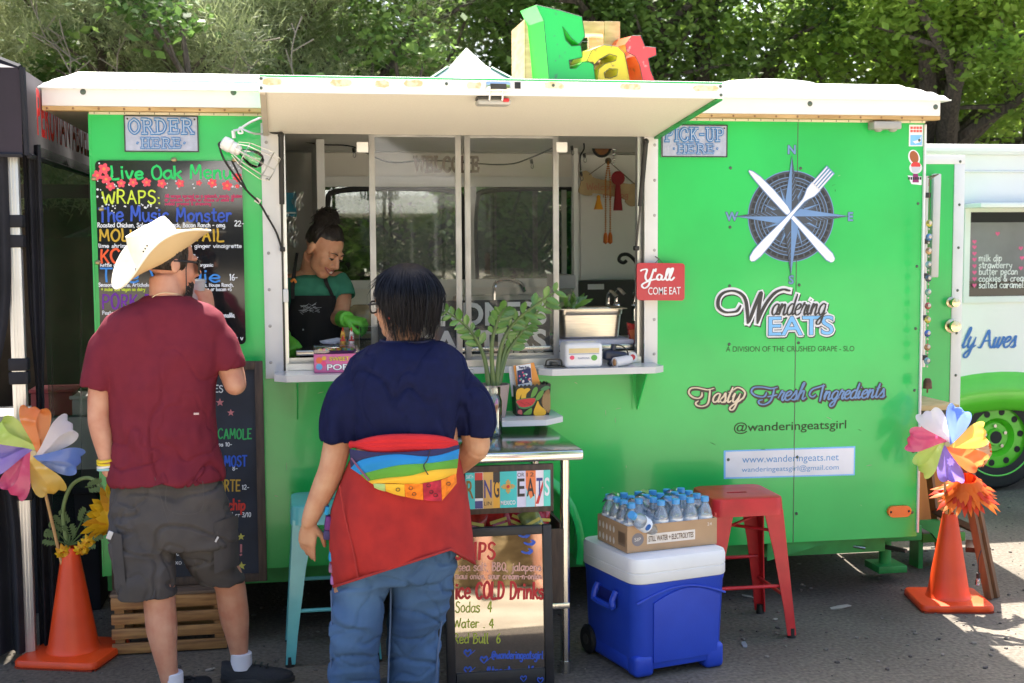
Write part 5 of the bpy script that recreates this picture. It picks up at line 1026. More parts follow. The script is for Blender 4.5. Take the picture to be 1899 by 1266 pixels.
# ================================================================ metal stools
def stool(label, fx0, fx1, fy0, fy1, h, seat, mcol):
 cx, cy = (fx0+fx1)/2, (fy0+fy1)/2; t = thing('metal_stool', label, 'stool', (cx, cy, 0), 'sheet metal counter stools'); s = seat/2
 m = MB(); def_r = rr2d(cx-s, cx+s, cy-s, cy+s, .045, 6)
 def ringz(k, z): return [V((cx+(x-cx)*k, cy+(y-cy)*k, z)) for x, y in def_r]
 hole = [V((cx+.045*math.cos(a)*(1.0)+(.012 if math.cos(a) > 0 else -.012), cy+.011*math.sin(a), h-.004)) for a in [2*math.pi*(k+.5)/28-R(0) for k in range(28)]]
 rings = [ringz(1.03, h-.075), ringz(1.0, h-.012), ringz(.985, h-.003), ringz(.95, h), ringz(.55, h-.004)]; m.loft(rings, 0, cap=False)
 inner = ringz(.55, h-.004); k = len(inner)
 # bridge the inner ring to the grip slot
 hp = []
 for p in inner:
  d = V((p.x-cx, p.y-cy)); q = V((cx+max(-.045, min(.045, d.x*.6)), cy+(.011 if d.y > 0 else -.011)*min(1, abs(d.y)/.03), h-.004)); hp.append(q)
 m.add(inner+hp+[q-V((0, 0, .012)) for q in hp], [(i, (i+1) % k, k+(i+1) % k, k+i) for i in range(k)]+[(k+i, k+(i+1) % k, 2*k+(i+1) % k, 2*k+i) for i in range(k)], 0)
 m.add([q-V((0, 0, .0125)) for q in hp], [tuple(range(k))], 1)
 m.build('seat', [mcol, M_black], t, smooth=45)
 for sx in (-1, 1):
  for sy in (-1, 1):
   top = V((cx+sx*(s*.90), cy+sy*(s*.90), h-.055)); ft = V((fx1 if sx > 0 else fx0, fy1 if sy > 0 else fy0, .012)); m = MB()
   def cs(p, w): return [p+V((sx*.010, sy*.010, 0)), p+V((-sx*w, sy*.010, 0)), p+V((-sx*w, sy*.004, 0)), p+V((sx*.002, sy*.002, 0)), p+V((sx*.004, -sy*w, 0)), p+V((sx*.010, -sy*w, 0))]
   m.loft([cs(top, .075), cs(top.lerp(ft, .35), .05), cs(top.lerp(ft, .8), .032), cs(ft, .028)], 0); lg_ = m.build('leg', mcol, t, smooth=None)
   m = MB(); m.cyl(ft+V((-sx*.006, -sy*.006, -.012)), ft+V((-sx*.006, -sy*.006, .03)), .019, .016, 12, 0); m.build('foot_cap', M_black, lg_)
 zf = .17
 def onleg(sx, sy, z): top = V((cx+sx*s*.9, cy+sy*s*.9, h-.055)); ft = V((fx1 if sx > 0 else fx0, fy1 if sy > 0 else fy0, .012)); return ft.lerp(top, (z-.012)/(h-.067))-V((sx*.008, sy*.008, 0))
 for a, b_ in (((-1, -1), (1, -1)), ((1, -1), (1, 1)), ((1, 1), (-1, 1)), ((-1, 1), (-1, -1))):
  z = zf+(0.05 if a[1] == b_[1] else .0)
  if a[1] == b_[1] == 1: z = .27
  m = MB(); A, B = onleg(*a, z), onleg(*b_, z); m.tube([A, B], .008, 8, 0); m.build('stretcher', mcol, t)
 m = MB(); A, B = onleg(-1, -1, h-.14), onleg(1, 1, h-.14); m.tube([A, B], .007, 6); A, B = onleg(-1, 1, h-.15), onleg(1, -1, h-.15); m.tube([A, B], .007, 6); m.build('cross_brace', mcol, t)
 return t
M_redst = mat('red_enamel', (.60, .018, .026), .42, col2=(.50, .013, .02), scale=12, coat=.12, bump=.02); M_teal = mat('turquoise_enamel', (.13, .50, .52), .32, col2=(.10, .42, .45), scale=10, coat=.3)
hr = at(1400, 923, -.46).z; stool('red sheet metal stool with a grip slot beside the blue cooler', 1.735, 2.112, -.50, -.125, hr, .315, M_redst)
f0 = gr(530, 1240); f1 = gr(706, 1228); ht = at(560, 936, -.42).z; stool('turquoise sheet metal stool half hidden by the woman in the navy shirt', f0.x+.01, f1.x-.005, f0.y+.02, -.13, ht, .315, M_teal)
# ================================================================ steel work table, licence-plate sign, drinks board
tx0, tx1, ty0, ty1 = .60, at(1083, 850, -.80).x, -.80, -.10; tz = at(1000, 836, -.80).z
wt = thing('work_table', 'narrow stainless steel work table under the plant shelf', 'table', ((tx0+tx1)/2, (ty0+ty1)/2, 0))
M_top = mat('polished_steel_top', (.55, .56, .57), .16, metal=1, var=.05, scale=20, stretch=(.3, 6, 6), bump=.01)
m = MB(); m.bx(tx0, tx1, ty0, ty1, tz-.042, tz, 0, .010); m.build('table_top', M_top, wt)
for x_ in (tx0+.045, tx1-.065):
 for y_ in (ty0+.05, ty1-.05): m = MB(); m.cyl((x_, y_, .02), (x_, y_, tz-.043), .0185, None, 16, 0); m.cyl((x_, y_, 0), (x_, y_, .05), .022, None, 14, 0); m.build('leg', M_steel, wt)
m = MB(); m.bx(tx0+.02, tx1-.05, ty0+.03, ty1-.03, .26, .285, 0, .004); m.build('under_shelf', M_steel, wt)
sy_ = ty0-.012+.03; A, B = at(800, 868, sy_-.02), at(1027, 948, sy_-.02); sx0, sx1 = tx0+.03, B.x; zs0, zs1 = B.z, A.z
ls = thing('plate_sign', 'wooden sign covered with cut licence plates spelling the trailer name', 'sign', ((sx0+sx1)/2, sy_, zs0)); m = MB(); m.bx(sx0, sx1, sy_-.018, sy_, zs0, zs1, 0, .002); m.build('backing_board', M_oldwood, ls)
pb = MB(); pm = [srgb(*c, .4) for c in ((60, 185, 190), (225, 225, 235), (200, 160, 90), (215, 160, 50), (45, 190, 195), (205, 205, 235), (225, 120, 70), (225, 220, 235), (90, 205, 195), (25, 25, 40), (190, 40, 45), (40, 50, 130), (120, 95, 40), (150, 210, 225))]
px_ = [(806, 824, 13, 'D', 11, ''), (825, 842, 2, 'E', 9, ''), (843, 862, 13, 'R', 9, ''), (863, 879, 4, 'R', 12, 'EARTH'), (880, 895, 1, 'I', 9, ''), (896, 913, 2, 'N', 11, 'LIN'), (914, 926, 3, 'G', 9, ''), (927, 957, 4, '', 10, 'MEXICO'), (958, 974, 5, 'E', 9, 'OR'), (975, 992, 6, 'A', 9, '12'), (993, 1007, 7, 'T', 11, ''), (1008, 1019, 8, 'S', 1, '')]
yb0, yb1 = 872, 941
for a, b_, c, ch, tcol, sm in px_:
 P0, P1 = at(a, 900, sy_-.02), at(b_, 900, sy_-.02); z0_, z1_ = at(940, yb1, sy_-.02).z, at(940, yb0+2, sy_-.02).z; yy = sy_-.021-.0012*(px_.index((a, b_, c, ch, tcol, sm)) % 2)
 if P0.x < sx0+.005: continue
 pb.bx(P0.x, P1.x+.003, yy, sy_-.0185, z0_, z1_, c)
 if c == 1: pb.bx(P0.x+.001, P1.x, yy-.0006, yy-.0001, z1_-.035, z1_-.001, 10); pb.bx(P0.x+.001, P1.x, yy-.0006, yy-.0001, z0_+.001, z0_+.03, 11)
 if c == 7: pb.prism([(P0.x, z0_+.01), (P0.x+.012, z0_+.01), (P1.x, z0_+.075), (P1.x, z0_+.1)], (0, yy-.0001, 0), U, Z, (0, -.0005, 0), 10)
 if c == 3: pb.bx(P0.x, P1.x+.002, yy-.0006, yy-.0001, z1_-.04, z1_, 9)
 if c == 6: pb.prism([(P0.x, z0_), (P1.x, z0_), (P1.x, z0_+.05), ((P0.x+P1.x)/2, z0_+.03), (P0.x, z0_+.075)], (0, yy-.0001, 0), U, Z, (0, -.0004, 0), 13)
 if ch: pb.text(ch, (P0.x+.004, yy-.001, z0_+.042), U, Z, .098, tcol, width=(P1.x-P0.x)*.78, grow=.015)
 if sm == 'MEXICO': pb.text(sm, (P0.x+.003, yy-.001, z0_+.012), U, Z, .022, 1, width=(P1.x-P0.x)*.9, grow=.02)
 elif sm: pb.text(sm, (P0.x+.003, yy-.001, (z1_-.022) if sm != 'LIN' else z0_+.012), U, Z, .022, 9 if c != 4 else 1, width=(P1.x-P0.x)*.8)
 if c == 4 and not ch:
  cc = V(((P0.x+P1.x)/2, yy-.0015, (z0_+z1_)/2+.012))
  for k in range(4):
   t_ = V((math.cos(k*math.pi/2), 0, math.sin(k*math.pi/2))); n_ = V((-t_.z, 0, t_.x))
   for j in (-1.5, -.5, .5, 1.5): pb.ribbon([cc+n_*j*.0045+t_*.008, cc+n_*j*.0045+t_*(.026 if abs(j) < 1 else .02)], .003, (0, -1, 0), 3)
  pb.poly([cc+V((.010*math.cos(q), -.0005, .010*math.sin(q))) for q in [2*math.pi*k/16 for k in range(16)]], 3); pb.poly([cc+V((.0065*math.cos(q), -.0009, .0065*math.sin(q))) for q in [2*math.pi*k/16 for k in range(16)]], 10)
pb.build('cut_licence_plates', pm, ls, smooth=None, flip=False)
# snack bags in a wooden box on the lower shelf
by0, by1 = ty0+.03, ty0+.30; bz = .285; zb1 = at(940, 985, by0).z
bb = MB(); x0, x1 = tx0+.05, tx1-.075; bb.bx(x0, x1, by0, by0+.012, .29, zb1, 0); bb.bx(x0, x1, by1-.012, by1, .29, zb1+.02, 0); bb.bx(x0, x0+.012, by0+.0125, by1-.0125, .29, zb1+.02, 0); bb.bx(x1-.012, x1, by0+.0125, by1-.0125, .29, zb1+.02, 0); bb.bx(x0, x1, by0, by1, .286, .2895, 0); tag(bb.build('wooden_box', M_oldwood, None, smooth=None), 'open brown wooden box of snack bags on the table shelf', 'box')
for i, (px, py, c, wd, rz) in enumerate(((880, 968, (.35, .03, .02), .09, .3), (922, 962, (.45, .03, .03), .10, -.2), (962, 958, (.5, .02, .04), .10, .5), (985, 965, (.25, .30, .10), .08, -.4), (1003, 960, (.45, .02, .03), .07, .2))):
 P = at(px, py, by0+.06+.03*(i % 3)); m = MB(); ro = Matrix.Rotation(rz, 3, 'Y') @ Matrix.Rotation(-.25, 3, 'X')
 def bag(u, v, wd=wd, P=P, ro=ro): x = (u-.5)*wd; z = (v-.75)*.17; th = .022*(math.sin(math.pi*v)**.6)*(1-(2*u-1)**4); return P+ro @ V((x, 0, z)), ro @ V((0, th, 0))
 m.grid(lambda u, v: bag(u, v)[0]-bag(u, v)[1]+V((0, .002*math.sin(u*23+v*9), 0)), 9, 11, 0); m.grid(lambda u, v: bag(u, v)[0]+bag(u, v)[1], 9, 11, 0)
 for k in range(2): m.ribbon([P+ro @ V((-.03, -.026, -.01-k*.022)), P+ro @ V((.03, -.026, -.006-k*.022))], .012, (0, -1, .2), 1)
 tag(m.build('snack_bag', [mat('foil_bag', c, .25, var=.3, scale=30, coat=.4), pl((.75, .6, .12))]), ['dark red foil snack bag half hidden by the red skirt', 'red foil snack bag leaning in the middle of the wooden box', 'tilted bright red foil snack bag above the mirror board', 'green foil snack bag in the wooden box', 'small red snack bag beside the table leg'][i], 'snack bag', 'snack bags in the wooden box')
# mirror board: leaning frame in front of the table
my = -.862; A, B = at(826, 985, my), at(1026, 985, my); mz0, mz1 = .0, at(930, 981, my).z; mw = .034
dm = thing('drinks_board', 'black framed mirror board with hand-written chips and drinks list', 'mirror board', ((A.x+B.x)/2, my, 0))
TL = Matrix.Rotation(R(-5), 4, 'X')
def lean(p): p = V(p); return V((p.x, my+(p.y-my)*1+p.z*math.tan(R(4.5))-.0, p.z))
def leanobj(mb): mb.v = [tuple(lean(p)) for p in mb.v]; return mb
m = MB(); m.bx(A.x+.02, B.x-.02, my-.002, my+.004, .05, mz1-.02, 0); leanobj(m).build('mirror', mat('mirror_glass', (.33, .31, .29), .035, metal=1, var=.02, bump=.004, bscale=6), dm, smooth=None)
m = MB(); m.bx(A.x, A.x+mw, my-.014, my+.012, 0, mz1, 0, .004); m.bx(B.x-mw, B.x, my-.014, my+.012, 0, mz1, 0, .004); m.bx(A.x+mw+.001, B.x-mw-.001, my-.013, my+.011, 0, mw*1.9, 0, .004); m.bx(A.x+mw+.001, B.x-mw-.001, my-.013, my+.011, mz1-mw, mz1, 0, .004); leanobj(m).build('frame', mat('black_painted_frame', (.014, .014, .018), .5, var=.25, scale=15), dm)
m = MB(); mk = [srgb(*c, .6) for c in ((190, 40, 45), (215, 165, 155), (165, 175, 60), (45, 85, 190))]; yq = my+.012
for s, xl, yb, xr, h, c, w in (('CHIPS', 843, 1041, 924, 31, 0, 5), ('sea salt, BBQ, jalapeno', 852, 1062, 1008, 15, 1, 2.2), ('maui onion, sour cream-n-onion', 846, 1077, 1008, 11, 1, 1.9), ('ice COLD Drinks', 846, 1113, 1012, 30, 0, 4.6), ('Sodas  4', 846, 1138, 915, 20, 2, 2.4), ('Water . 4', 842, 1166, 918, 17, 2, 2.4), ('Red Bull  6', 842, 1194, 930, 18, 2, 2.4), ('@wanderingeatsgirl', 912, 1222, 1008, 14, 3, 2.4), ('#treatyoself', 902, 1252, 990, 17, 3, 2.4)): hpx(m, s, xl, yb, xr, h, c, my-.001, w)
for px, py in ((868, 1212), (898, 1224), (868, 1243)): 
 P = at(px, py, my-.002); strokes(m, [[(x*.014, y*.014) for x, y in ((0, -1), (-.9, .1), (-.6, .8), (0, .4), (.6, .8), (.9, .1), (0, -1))], [(.8*.014, -.4*.014), (2*.014, .6*.014)]], P, U, Z, 1, .006, 3)
for px, py in ((971, 1258), (1002, 1261)): P = at(px, py, my-.016); strokes(m, [[(x*.012, y*.012) for x, y in ((0, -1), (-.9, .1), (-.6, .8), (0, .4), (.6, .8), (.9, .1), (0, -1))]], P, U, Z, 1, .004, 3)
for px, py in ((975, 998), (985, 1012), (980, 1028)): P = at(px, py, my-.002); strokes(m, [[(-.02, .004), (.0, -.004), (.02, .004)], [(.008, .012), (.022, .003), (.008, -.008)]], P, U, Z, 1, .008, 3)
leanobj(m).build('marker_writing', mk, dm, smooth=None, flip=False)
# ================================================================ plant shelf
shy0, shy1 = -.33, -.02; shz = at(960, 778, -.30).z; shx0, shx1 = .62, at(1042, 775, -.22).x
ps = thing('wall_shelf', 'white shelf with cut corners below the service counter', 'shelf', ((shx0+shx1)/2, -.1, shz)); m = MB(); m.prism([(shx0, shy1), (shx1, shy1), (shx1, shy0+.09), (shx1-.09, shy0), (shx0+.09, shy0), (shx0, shy0+.09)], (0, 0, shz-.024), U, (0, 1, 0), (0, 0, .024), 0); m.build('shelf_board', mat('white_laminate', (.66, .66, .68), .3, var=.04), ps, smooth=None)
m = MB(); x_ = at(1006, 790, -.1).x; m.bx(x_-.018, x_+.018, -.14, -.02, tz+.003, shz-.025, 0, .002); m.bx(.7, .736, -.14, -.02, tz+.003, shz-.025, 0, .002); m.build('prop_block', M_oldwood, ps)
py_ = -.20; P0 = at(914, 776, py_); pz0, pz1 = shz+.001, at(914, 712, py_).z; pr = (at(946, 715, py_).x-at(884, 715, py_).x)/2; pc = V((at(914, 740, py_).x, py_, 0))
pp = thing('potted_plant', 'leafy green potted plant with long arching stems on the white shelf', 'plant', (pc.x, pc.y, pz0)); m = MB(); m.lathe([(pr*.72, 0), (pr*.76, .01), (pr*.97, (pz1-pz0)-.018), (pr, pz1-pz0), (pr*.93, pz1-pz0), (pr*.90, (pz1-pz0)-.02), (.001, (pz1-pz0)-.02)], (pc.x, pc.y, pz0), 32, 0); m.build('pot', mat('taupe_ceramic', (.33, .26, .245), .55, var=.05), pp)
m = MB(); m.cyl((pc.x, pc.y, pz1-.028), (pc.x, pc.y, pz1-.016), pr*.885, None, 24); m.build('soil', pl((.02, .015, .012), .95), pp)
M_stem = mat('green_stems', (.13, .19, .05), .45, col2=(.09, .14, .05), scale=20); M_leaf = mat('waxy_leaves', (.13, .28, .05), .3, col2=(.07, .17, .035), scale=10, coat=.3, spec=.5)
stems = [((906, 715), (897, 660), (870, 610), (826, 576), -.02), ((915, 715), (912, 640), (925, 590), (938, 570), -.06), ((921, 715), (930, 640), (962, 590), (1034, 538), -.04), ((925, 712), (938, 660), (958, 628), (980, 602), .03), ((922, 715), (940, 640), (985, 590), (1020, 556), .06)]
lf = MB(); sm_ = MB(); rr = random.Random(5)
for si, st in enumerate(stems):
 dy = st[4]; pts = [at(p[0], p[1], py_+dy*(k/3)+(.02 if k else 0)) for k, p in enumerate(st[:4])]; cur_ = cat_spline(pts, 8); n_ = len(cur_); sm_.tube(cur_, [.0120*(1-.75*k/n_) for k in range(n_)], 7, 0)
 for k in range(11, n_, 2):
  for sd in (-1, 1):
   p = cur_[k]; t_ = (cur_[min(k+1, n_-1)]-cur_[k-1]).normalized(); sdv = t_.cross(V((0, -1, 0))).normalized()*sd; d = (t_*.75+sdv*.75+V((0, rr.uniform(-.5, .2), 0))).normalized(); L_ = rr.uniform(.050, .074)*(1 if k < n_-3 else .8); nn = d.cross(t_).normalized(); w = nn.cross(d).normalized()*L_*.23; f_ = nn*L_*.10
   pr_ = [(0, 0), (.2, .6), (.5, 1), (.78, .7), (1, 0)]; mid = [p+d*L_*a+V((0, 0, -.010*a*a)) for a, b_ in pr_]; o = []
   for (a, b_), c_ in zip(pr_, mid): o += [c_-w*b_+f_*b_, c_, c_+w*b_+f_*b_]
   lf.add(o, [(3*i, 3*i+1, 3*i+4, 3*i+3) for i in range(4)]+[(3*i+1, 3*i+2, 3*i+5, 3*i+4) for i in range(4)], 0)
sm_.build('stems', M_stem, pp); lf.build('leaves', M_leaf, pp, smooth=60)
# fruit-print box with cards
fy = -.19; fxa, fxb, fza, fzb = at(955, 740, fy).x, at(1021, 740, fy).x, shz+.001, at(990, 716, fy).z
fbx = thing('fruit_print_box', 'open card box printed with bananas, watermelon and pineapple on the white shelf', 'box', ((fxa+fxb)/2, fy+.04, fza)); m = MB(); ins = .006
def wall_(a, b_, c, d): m.poly([a, b_, c, d], 0)
bt = [(fxa+ins, fy, fza), (fxb-ins, fy, fza), (fxb-ins, fy+.09, fza), (fxa+ins, fy+.09, fza)]; tp_ = [(fxa, fy-.006, fzb), (fxb, fy-.006, fzb+.006), (fxb, fy+.1, fzb+.004), (fxa, fy+.1, fzb)]
for k in range(4):
 a, b_, c, d = bt[k], bt[(k+1) % 4], tp_[(k+1) % 4], tp_[k]; n_ = 9; row = [V(d).lerp(V(c), i/n_) for i in range(n_+1)]; m.poly([a, b_]+[p for i in range(n_, 0, -1) for p in (row[i], row[i].lerp(row[i-1], .5)+V((0, 0, .008)))]+[row[0]], 0)
m.poly(bt, 0); m.build('card_box', mat('black_print_card', (.015, .02, .018), .5), fbx, smooth=None)
m = MB()
def pf(px, py, lift): p = at(px, py, fy-.003); return V((p.x, p.y-lift-.0032, p.z))
def shp(pts, mi, l, sm=True):
 q = [V((a, b_, 0)) for a, b_ in pts]; q = cat_spline(q, 4, True) if sm else q; m.poly([pf(p.x, p.y, l) for p in q], mi)
shp([(957, 740), (958, 724), (966, 719), (972, 722), (966, 732), (962, 741)], 0, .001); shp([(966, 740), (969, 724), (978, 719), (983, 722), (976, 730), (974, 740)], 0, .0015)
shp([(958, 741), (992, 737), (990, 750), (978, 757), (965, 757), (960, 752)], 4, .002, True); shp([(959, 742), (991, 738), (988, 749), (977, 754), (966, 754), (961, 750)], 1, .0025)
shp([(984, 736), (988, 722), (994, 717), (997, 722), (992, 733)], 2, .001); shp([(993, 738), (1000, 726), (1008, 724), (1005, 734), (997, 742)], 2, .0012); shp([(1002, 722), (1012, 715), (1020, 718), (1010, 724)], 4, .001)
shp([(1004, 745), (1010, 727), (1019, 724), (1020, 762), (1012, 762)], 3, .0008); shp([(997, 743), (1001, 751), (1012, 762), (1008, 770), (992, 770), (989, 763), (993, 752)], 0, .003); shp([(970, 768), (978, 760), (986, 756), (984, 768)], 2, .001); shp([(960, 766), (961, 760), (967, 760), (968, 768)], 5, .001)
for k in range(7): p = pf(966+k*3.4, 746+(k % 3)*2, .0032); m.poly([p+V((.0018*math.cos(a), 0, .0025*math.sin(a))) for a in (0, 1.2, 2.4, 3.6, 4.8)], 6)
for i in range(6):
 for j in range(5): p = pf(1008+j*2.6, 732+i*5+(j % 2)*2.4, .0012); m.poly([p+V((.0028, 0, 0)), p+V((0, 0, .004)), p+V((-.0028, 0, 0)), p+V((0, 0, -.004))], 7)
m.build('fruit_print', [srgb(*c, .5) for c in ((228, 175, 45), (205, 50, 55), (95, 150, 60), (140, 105, 65), (70, 130, 80), (190, 90, 90), (40, 20, 20), (190, 160, 110))], fbx, smooth=None, flip=False)
def card(px, c1, px2, y2, dy, cc, tl=0): 
 m = MB(); q = [at(x, y, fy+dy) for x, y in px]; m.prism([(p.x, p.z) for p in q], (0, fy+dy, 0), U, Z, (0, .0015, 0), 0); return m
m = card([(949, 735), (943, 680), (952, 678), (965, 735)], 0, 0, 0, .05, 0); tag(m.build('paper_card', pl((.7, .7, .72)), None, smooth=None), 'blank white card at the back of the fruit-print box', 'card')
m = card([(960, 735), (952, 678), (990, 672), (1006, 725), (985, 735)], 0, 0, 0, .035, 0); tag(m.build('paper_card', srgb(225, 150, 70), None, smooth=None), 'orange card standing in the fruit-print box', 'card')
m = card([(962, 730), (957, 678), (984, 674), (988, 730)], 0, 0, 0, .028, 0); 
q = [at(x, y, fy+.0275) for x, y in ((960, 713), (959, 687), (984, 682), (986, 708))]; m.poly([V((p.x, p.y-.001, p.z)) for p in q], 1)
rr = random.Random(2)
for k in range(16): p = at(963+rr.random()*20, 688+rr.random()*20, fy+.026); s = rr.uniform(.003, .006); m.poly([p+V((s*math.cos(a), -.0005-k*.00002, s*math.sin(a))) for a in (0, 1.2, 2.4, 3.6, 4.8)], 2+k % 3)
hpx(m, 'Tasty Eats', 962, 683, 982, 4, 1, fy+.0265, .9); tag(m.build('flyer', [pl((.75, .75, .78)), srgb(35, 45, 90), srgb(110, 190, 160), srgb(210, 90, 120), srgb(225, 220, 225)], None, smooth=None, flip=False), 'white printed flyer with a dark picture in the fruit-print box', 'flyer')
# jar of pens on the steel table
jy = -.38; jc = at(912, 800, jy); jc.z = tz+.001; jr = .043; jh = at(912, 718, jy).z-jc.z
jt = thing('glass_jar', 'clear glass jar holding bright pens on the steel table', 'jar', jc); m = MB(); m.lathe([(jr*.9, 0), (jr, .008), (jr, jh*.72), (jr*.82, jh*.84), (jr*.86, jh*.86), (jr*.86, jh), (jr*.80, jh), (jr*.78, jh*.86), (jr*.94, jh*.7), (jr*.94, .012), (.001, .01)], jc, 28, 0); m.build('glass_body', glassmat('jar_glass', (.9, .95, .95), .05), jt)
for i, (a, c, l) in enumerate(((.3, (225, 60, 170), .15), (1.5, (60, 140, 220), .155), (2.6, (230, 205, 60), .14), (3.6, (235, 235, 240), .15), (4.4, (40, 170, 215), .14), (5.4, (240, 110, 60), .13))):
 m = MB(); b0 = jc+V((.02*math.cos(a+2.6), .02*math.sin(a+2.6), .012)); b1 = jc+V((.030*math.cos(a), .030*math.sin(a), l)); m.cyl(b0, b0.lerp(b1, .8), .0065, None, 10, 0); m.cyl(b0.lerp(b1, .8), b1, .0072, .006, 10, 1)
 tag(m.build('marker_pen', [srgb(*c, .3), srgb(*[min(255, q+20) for q in c], .3)]), ['magenta', 'mid blue', 'yellow', 'white', 'sky blue', 'orange'][i]+' marker pen in the glass jar', 'pen', 'pens in the glass jar')
# ================================================================ cooler and bottled water
ang = R(14.5); cd_ = V((math.cos(ang), math.sin(ang), 0)); cp_ = V((-math.sin(ang), math.cos(ang), 0)); FL = gr(1178, 1262); cw, cdp = .40, .41
cc0 = FL+cd_*cw*.5+cp_*cdp*.5; ROT = Matrix.Rotation(ang, 3, 'Z'); czl = at(1170, 1062, (cc0-cp_*.22-cd_*.2).y).z; czt = at(1170, 1046, (cc0-cp_*.22-cd_*.2).y).z+.012
cl = thing('cooler', 'royal blue wheeled cooler with a white lid holding a tray of water bottles', 'cooler', cc0)
M_cb = mat('royal_blue_plastic', (.018, .065, .52), .42, col2=(.014, .052, .45), scale=5, bump=.05, bscale=150); M_cw = mat('white_lid_plastic', (.74, .75, .77), .4, var=.04, scale=4)
def rbx(k, z, r=.05, wx_=None): hw, hd = cw/2*k, cdp/2*k; return [cc0+ROT @ V((x, y, 0))+V((0, 0, z)) for x, y in rr2d(-hw, hw, -hd, hd, r, 5)]
m = MB(); m.loft([rbx(.96, .03), rbx(1.0, .035), rbx(1.01, .05), rbx(1.06, czl-.075), rbx(1.07, czl-.07), rbx(1.08, czl-.052), rbx(1.0, czl-.05)], 0)
m.build('tub', M_cb, cl, smooth=50)
m = MB()                                               # raised front panel, arch, feet and corner guards
def fpt(x, z, l): k = 1.01+(1.065-1.01)*max(0, (z-.05))/(czl-.12); return cc0+ROT @ V((x*k, -cdp/2*k-l, z))
for x0, x1, zt_a in ((-.125, .165, .05),):
 pts = [(-.12, .06)]+[(.165, .06)]+[(.165-.285*k/10, czl-.13+.045*math.sin(math.pi*k/10)) for k in range(11)]
 fr_ = [fpt(x, z, .006) for x, z in pts]; bk_ = [fpt(x, z, -.004) for x, z in pts]; n_ = len(pts); m.add(fr_+bk_, [tuple(range(n_))]+[(i, (i+1) % n_, n_+(i+1) % n_, n_+i) for i in range(n_)], 0)
arch = [fpt(-.19+.38*k/12, czl-.125+.05*math.sin(math.pi*k/12), .002) for k in range(13)]; m.tube(arch, .0045, 6); m.build('front_panel', M_cb, cl, smooth=40)
for sx in (-1, 1): 
 m = MB(); p = cc0+ROT @ V((sx*cw*.40, -cdp*.43, .05)); m.box(p, (.085, .075, .10 if sx > 0 else .085), 0, ROT, .018, 3); m.build('corner_guard', M_cb, cl, smooth=60)
m = MB(); p = cc0+ROT @ V((-cw*.445, .0, .055)); m.box(p, (.05, cdp*.8, .08), 0, ROT, .018, 3); m.build('corner_guard', M_cb, cl, smooth=60)
m = MB(); p = cc0+ROT @ V((-cw*.5*1.06, -cdp*.02, czl-.14)); q = [p+ROT @ V((-.022*min(1, t_[2]), t_[0], t_[1])) for t_ in ((-.075, .035, .2), (-.075, -.0, 1), (-.07, -.028, 1), (.06, -.03, 1), (.075, -.01, 1), (.075, .035, .2))]; m.tube(cat_spline(q, 5), .013, 8)
p2 = cc0+ROT @ V((-cw*.5*1.045, 0, czl-.14)); m.box(p2, (.012, .12, .045), 1, ROT, .004); m.build('handle', [M_cb, pl((.005, .012, .15))], cl)
m = MB(); m.loft([rbx(1.09, czl-.050, .055), rbx(1.10, czl-.045, .055), rbx(1.10, czl-.012, .055), rbx(1.085, czl-.010, .055), rbx(1.085, czl-.007, .055), rbx(1.10, czl-.005, .055), rbx(1.10, czt-.014, .055), rbx(1.07, czt, .05), rbx(.9, czt+.004, .04)], 0); m.build('lid', M_cw, cl, smooth=50)
for sy in (1,):
 for sx in (-1, 1):
  p = cc0+ROT @ V((sx*(cw*.5-.01), cdp*.40, .062)); m = MB(); m.lathe([(.02, -.03), (.05, -.03), (.06, -.022), (.06, .022), (.05, .03), (.02, .03)], p, 22, 0, ROT @ V((1, 0, 0))); m.cyl(p-ROT @ V((.032, 0, 0)), p+ROT @ V((.032, 0, 0)), .022, None, 10, 1); m.build('wheel', [M_black, M_dark], cl)
an2 = R(12); RO2 = Matrix.Rotation(an2, 3, 'Z'); bw, bd, bh = .40, .26, .105
bz0 = czt+.006; fl_ = at(1163, 1010, (cc0-cp_*.17).y); 
bc = V((fl_.x, (cc0-cp_*.17).y, 0))+RO2 @ V((bw/2, bd/2, 0)); bc.z = bz0
wb_ = thing('cardboard_tray', 'brown cardboard tray printed still water on the white cooler lid', 'tray', bc); M_card = mat('brown_cardboard', (.42, .27, .155), .8, var=.07, scale=10)
m = MB(); tk_ = .004
for c, d in (((0, -bd/2, bh/2), (bw, tk_, bh)), ((0, bd/2, bh/2), (bw, tk_, bh)), ((-bw/2+tk_/2, 0, bh/2), (tk_, bd-tk_*1.1, bh)), ((bw/2-tk_/2, 0, bh/2), (tk_, bd-tk_*1.1, bh)), ((0, 0, tk_/2), (bw-tk_*2.2, bd-tk_*1.2, tk_))): m.box(bc+RO2 @ V(c), d, 0, RO2)
m.build('tray_box', M_card, wb_, smooth=None)
m = MB(); u2 = RO2 @ V((1, 0, 0)); o2 = bc+RO2 @ V((-bw/2, -bd/2-tk_/2, 0))
m.poly([o2+u2*.128+Z*.025, o2+u2*.335+Z*.025, o2+u2*.335+Z*.075, o2+u2*.128+Z*.075] if False else [o2+u2*a+Z*b_+RO2 @ V((0, -.0012, 0)) for a, b_ in ((.085, .028), (.30, .028), (.30, .068), (.085, .068))], 1)
m.text('STILL WATER + ELECTROLYTES', o2+u2*.092+Z*.038+RO2 @ V((0, -.002, 0)), u2, Z, .030, 0, width=.20, grow=.02)
m.poly([o2+u2*(.045+.026*math.cos(a))+Z*(.05+.026*math.sin(a))+RO2 @ V((0, -.0012, 0)) for a in [2*math.pi*k/24 for k in range(24)]], 2); m.text('SIP', o2+u2*.03+Z*.044+RO2 @ V((0, -.002, 0)), u2, Z, .02, 1, width=.028)
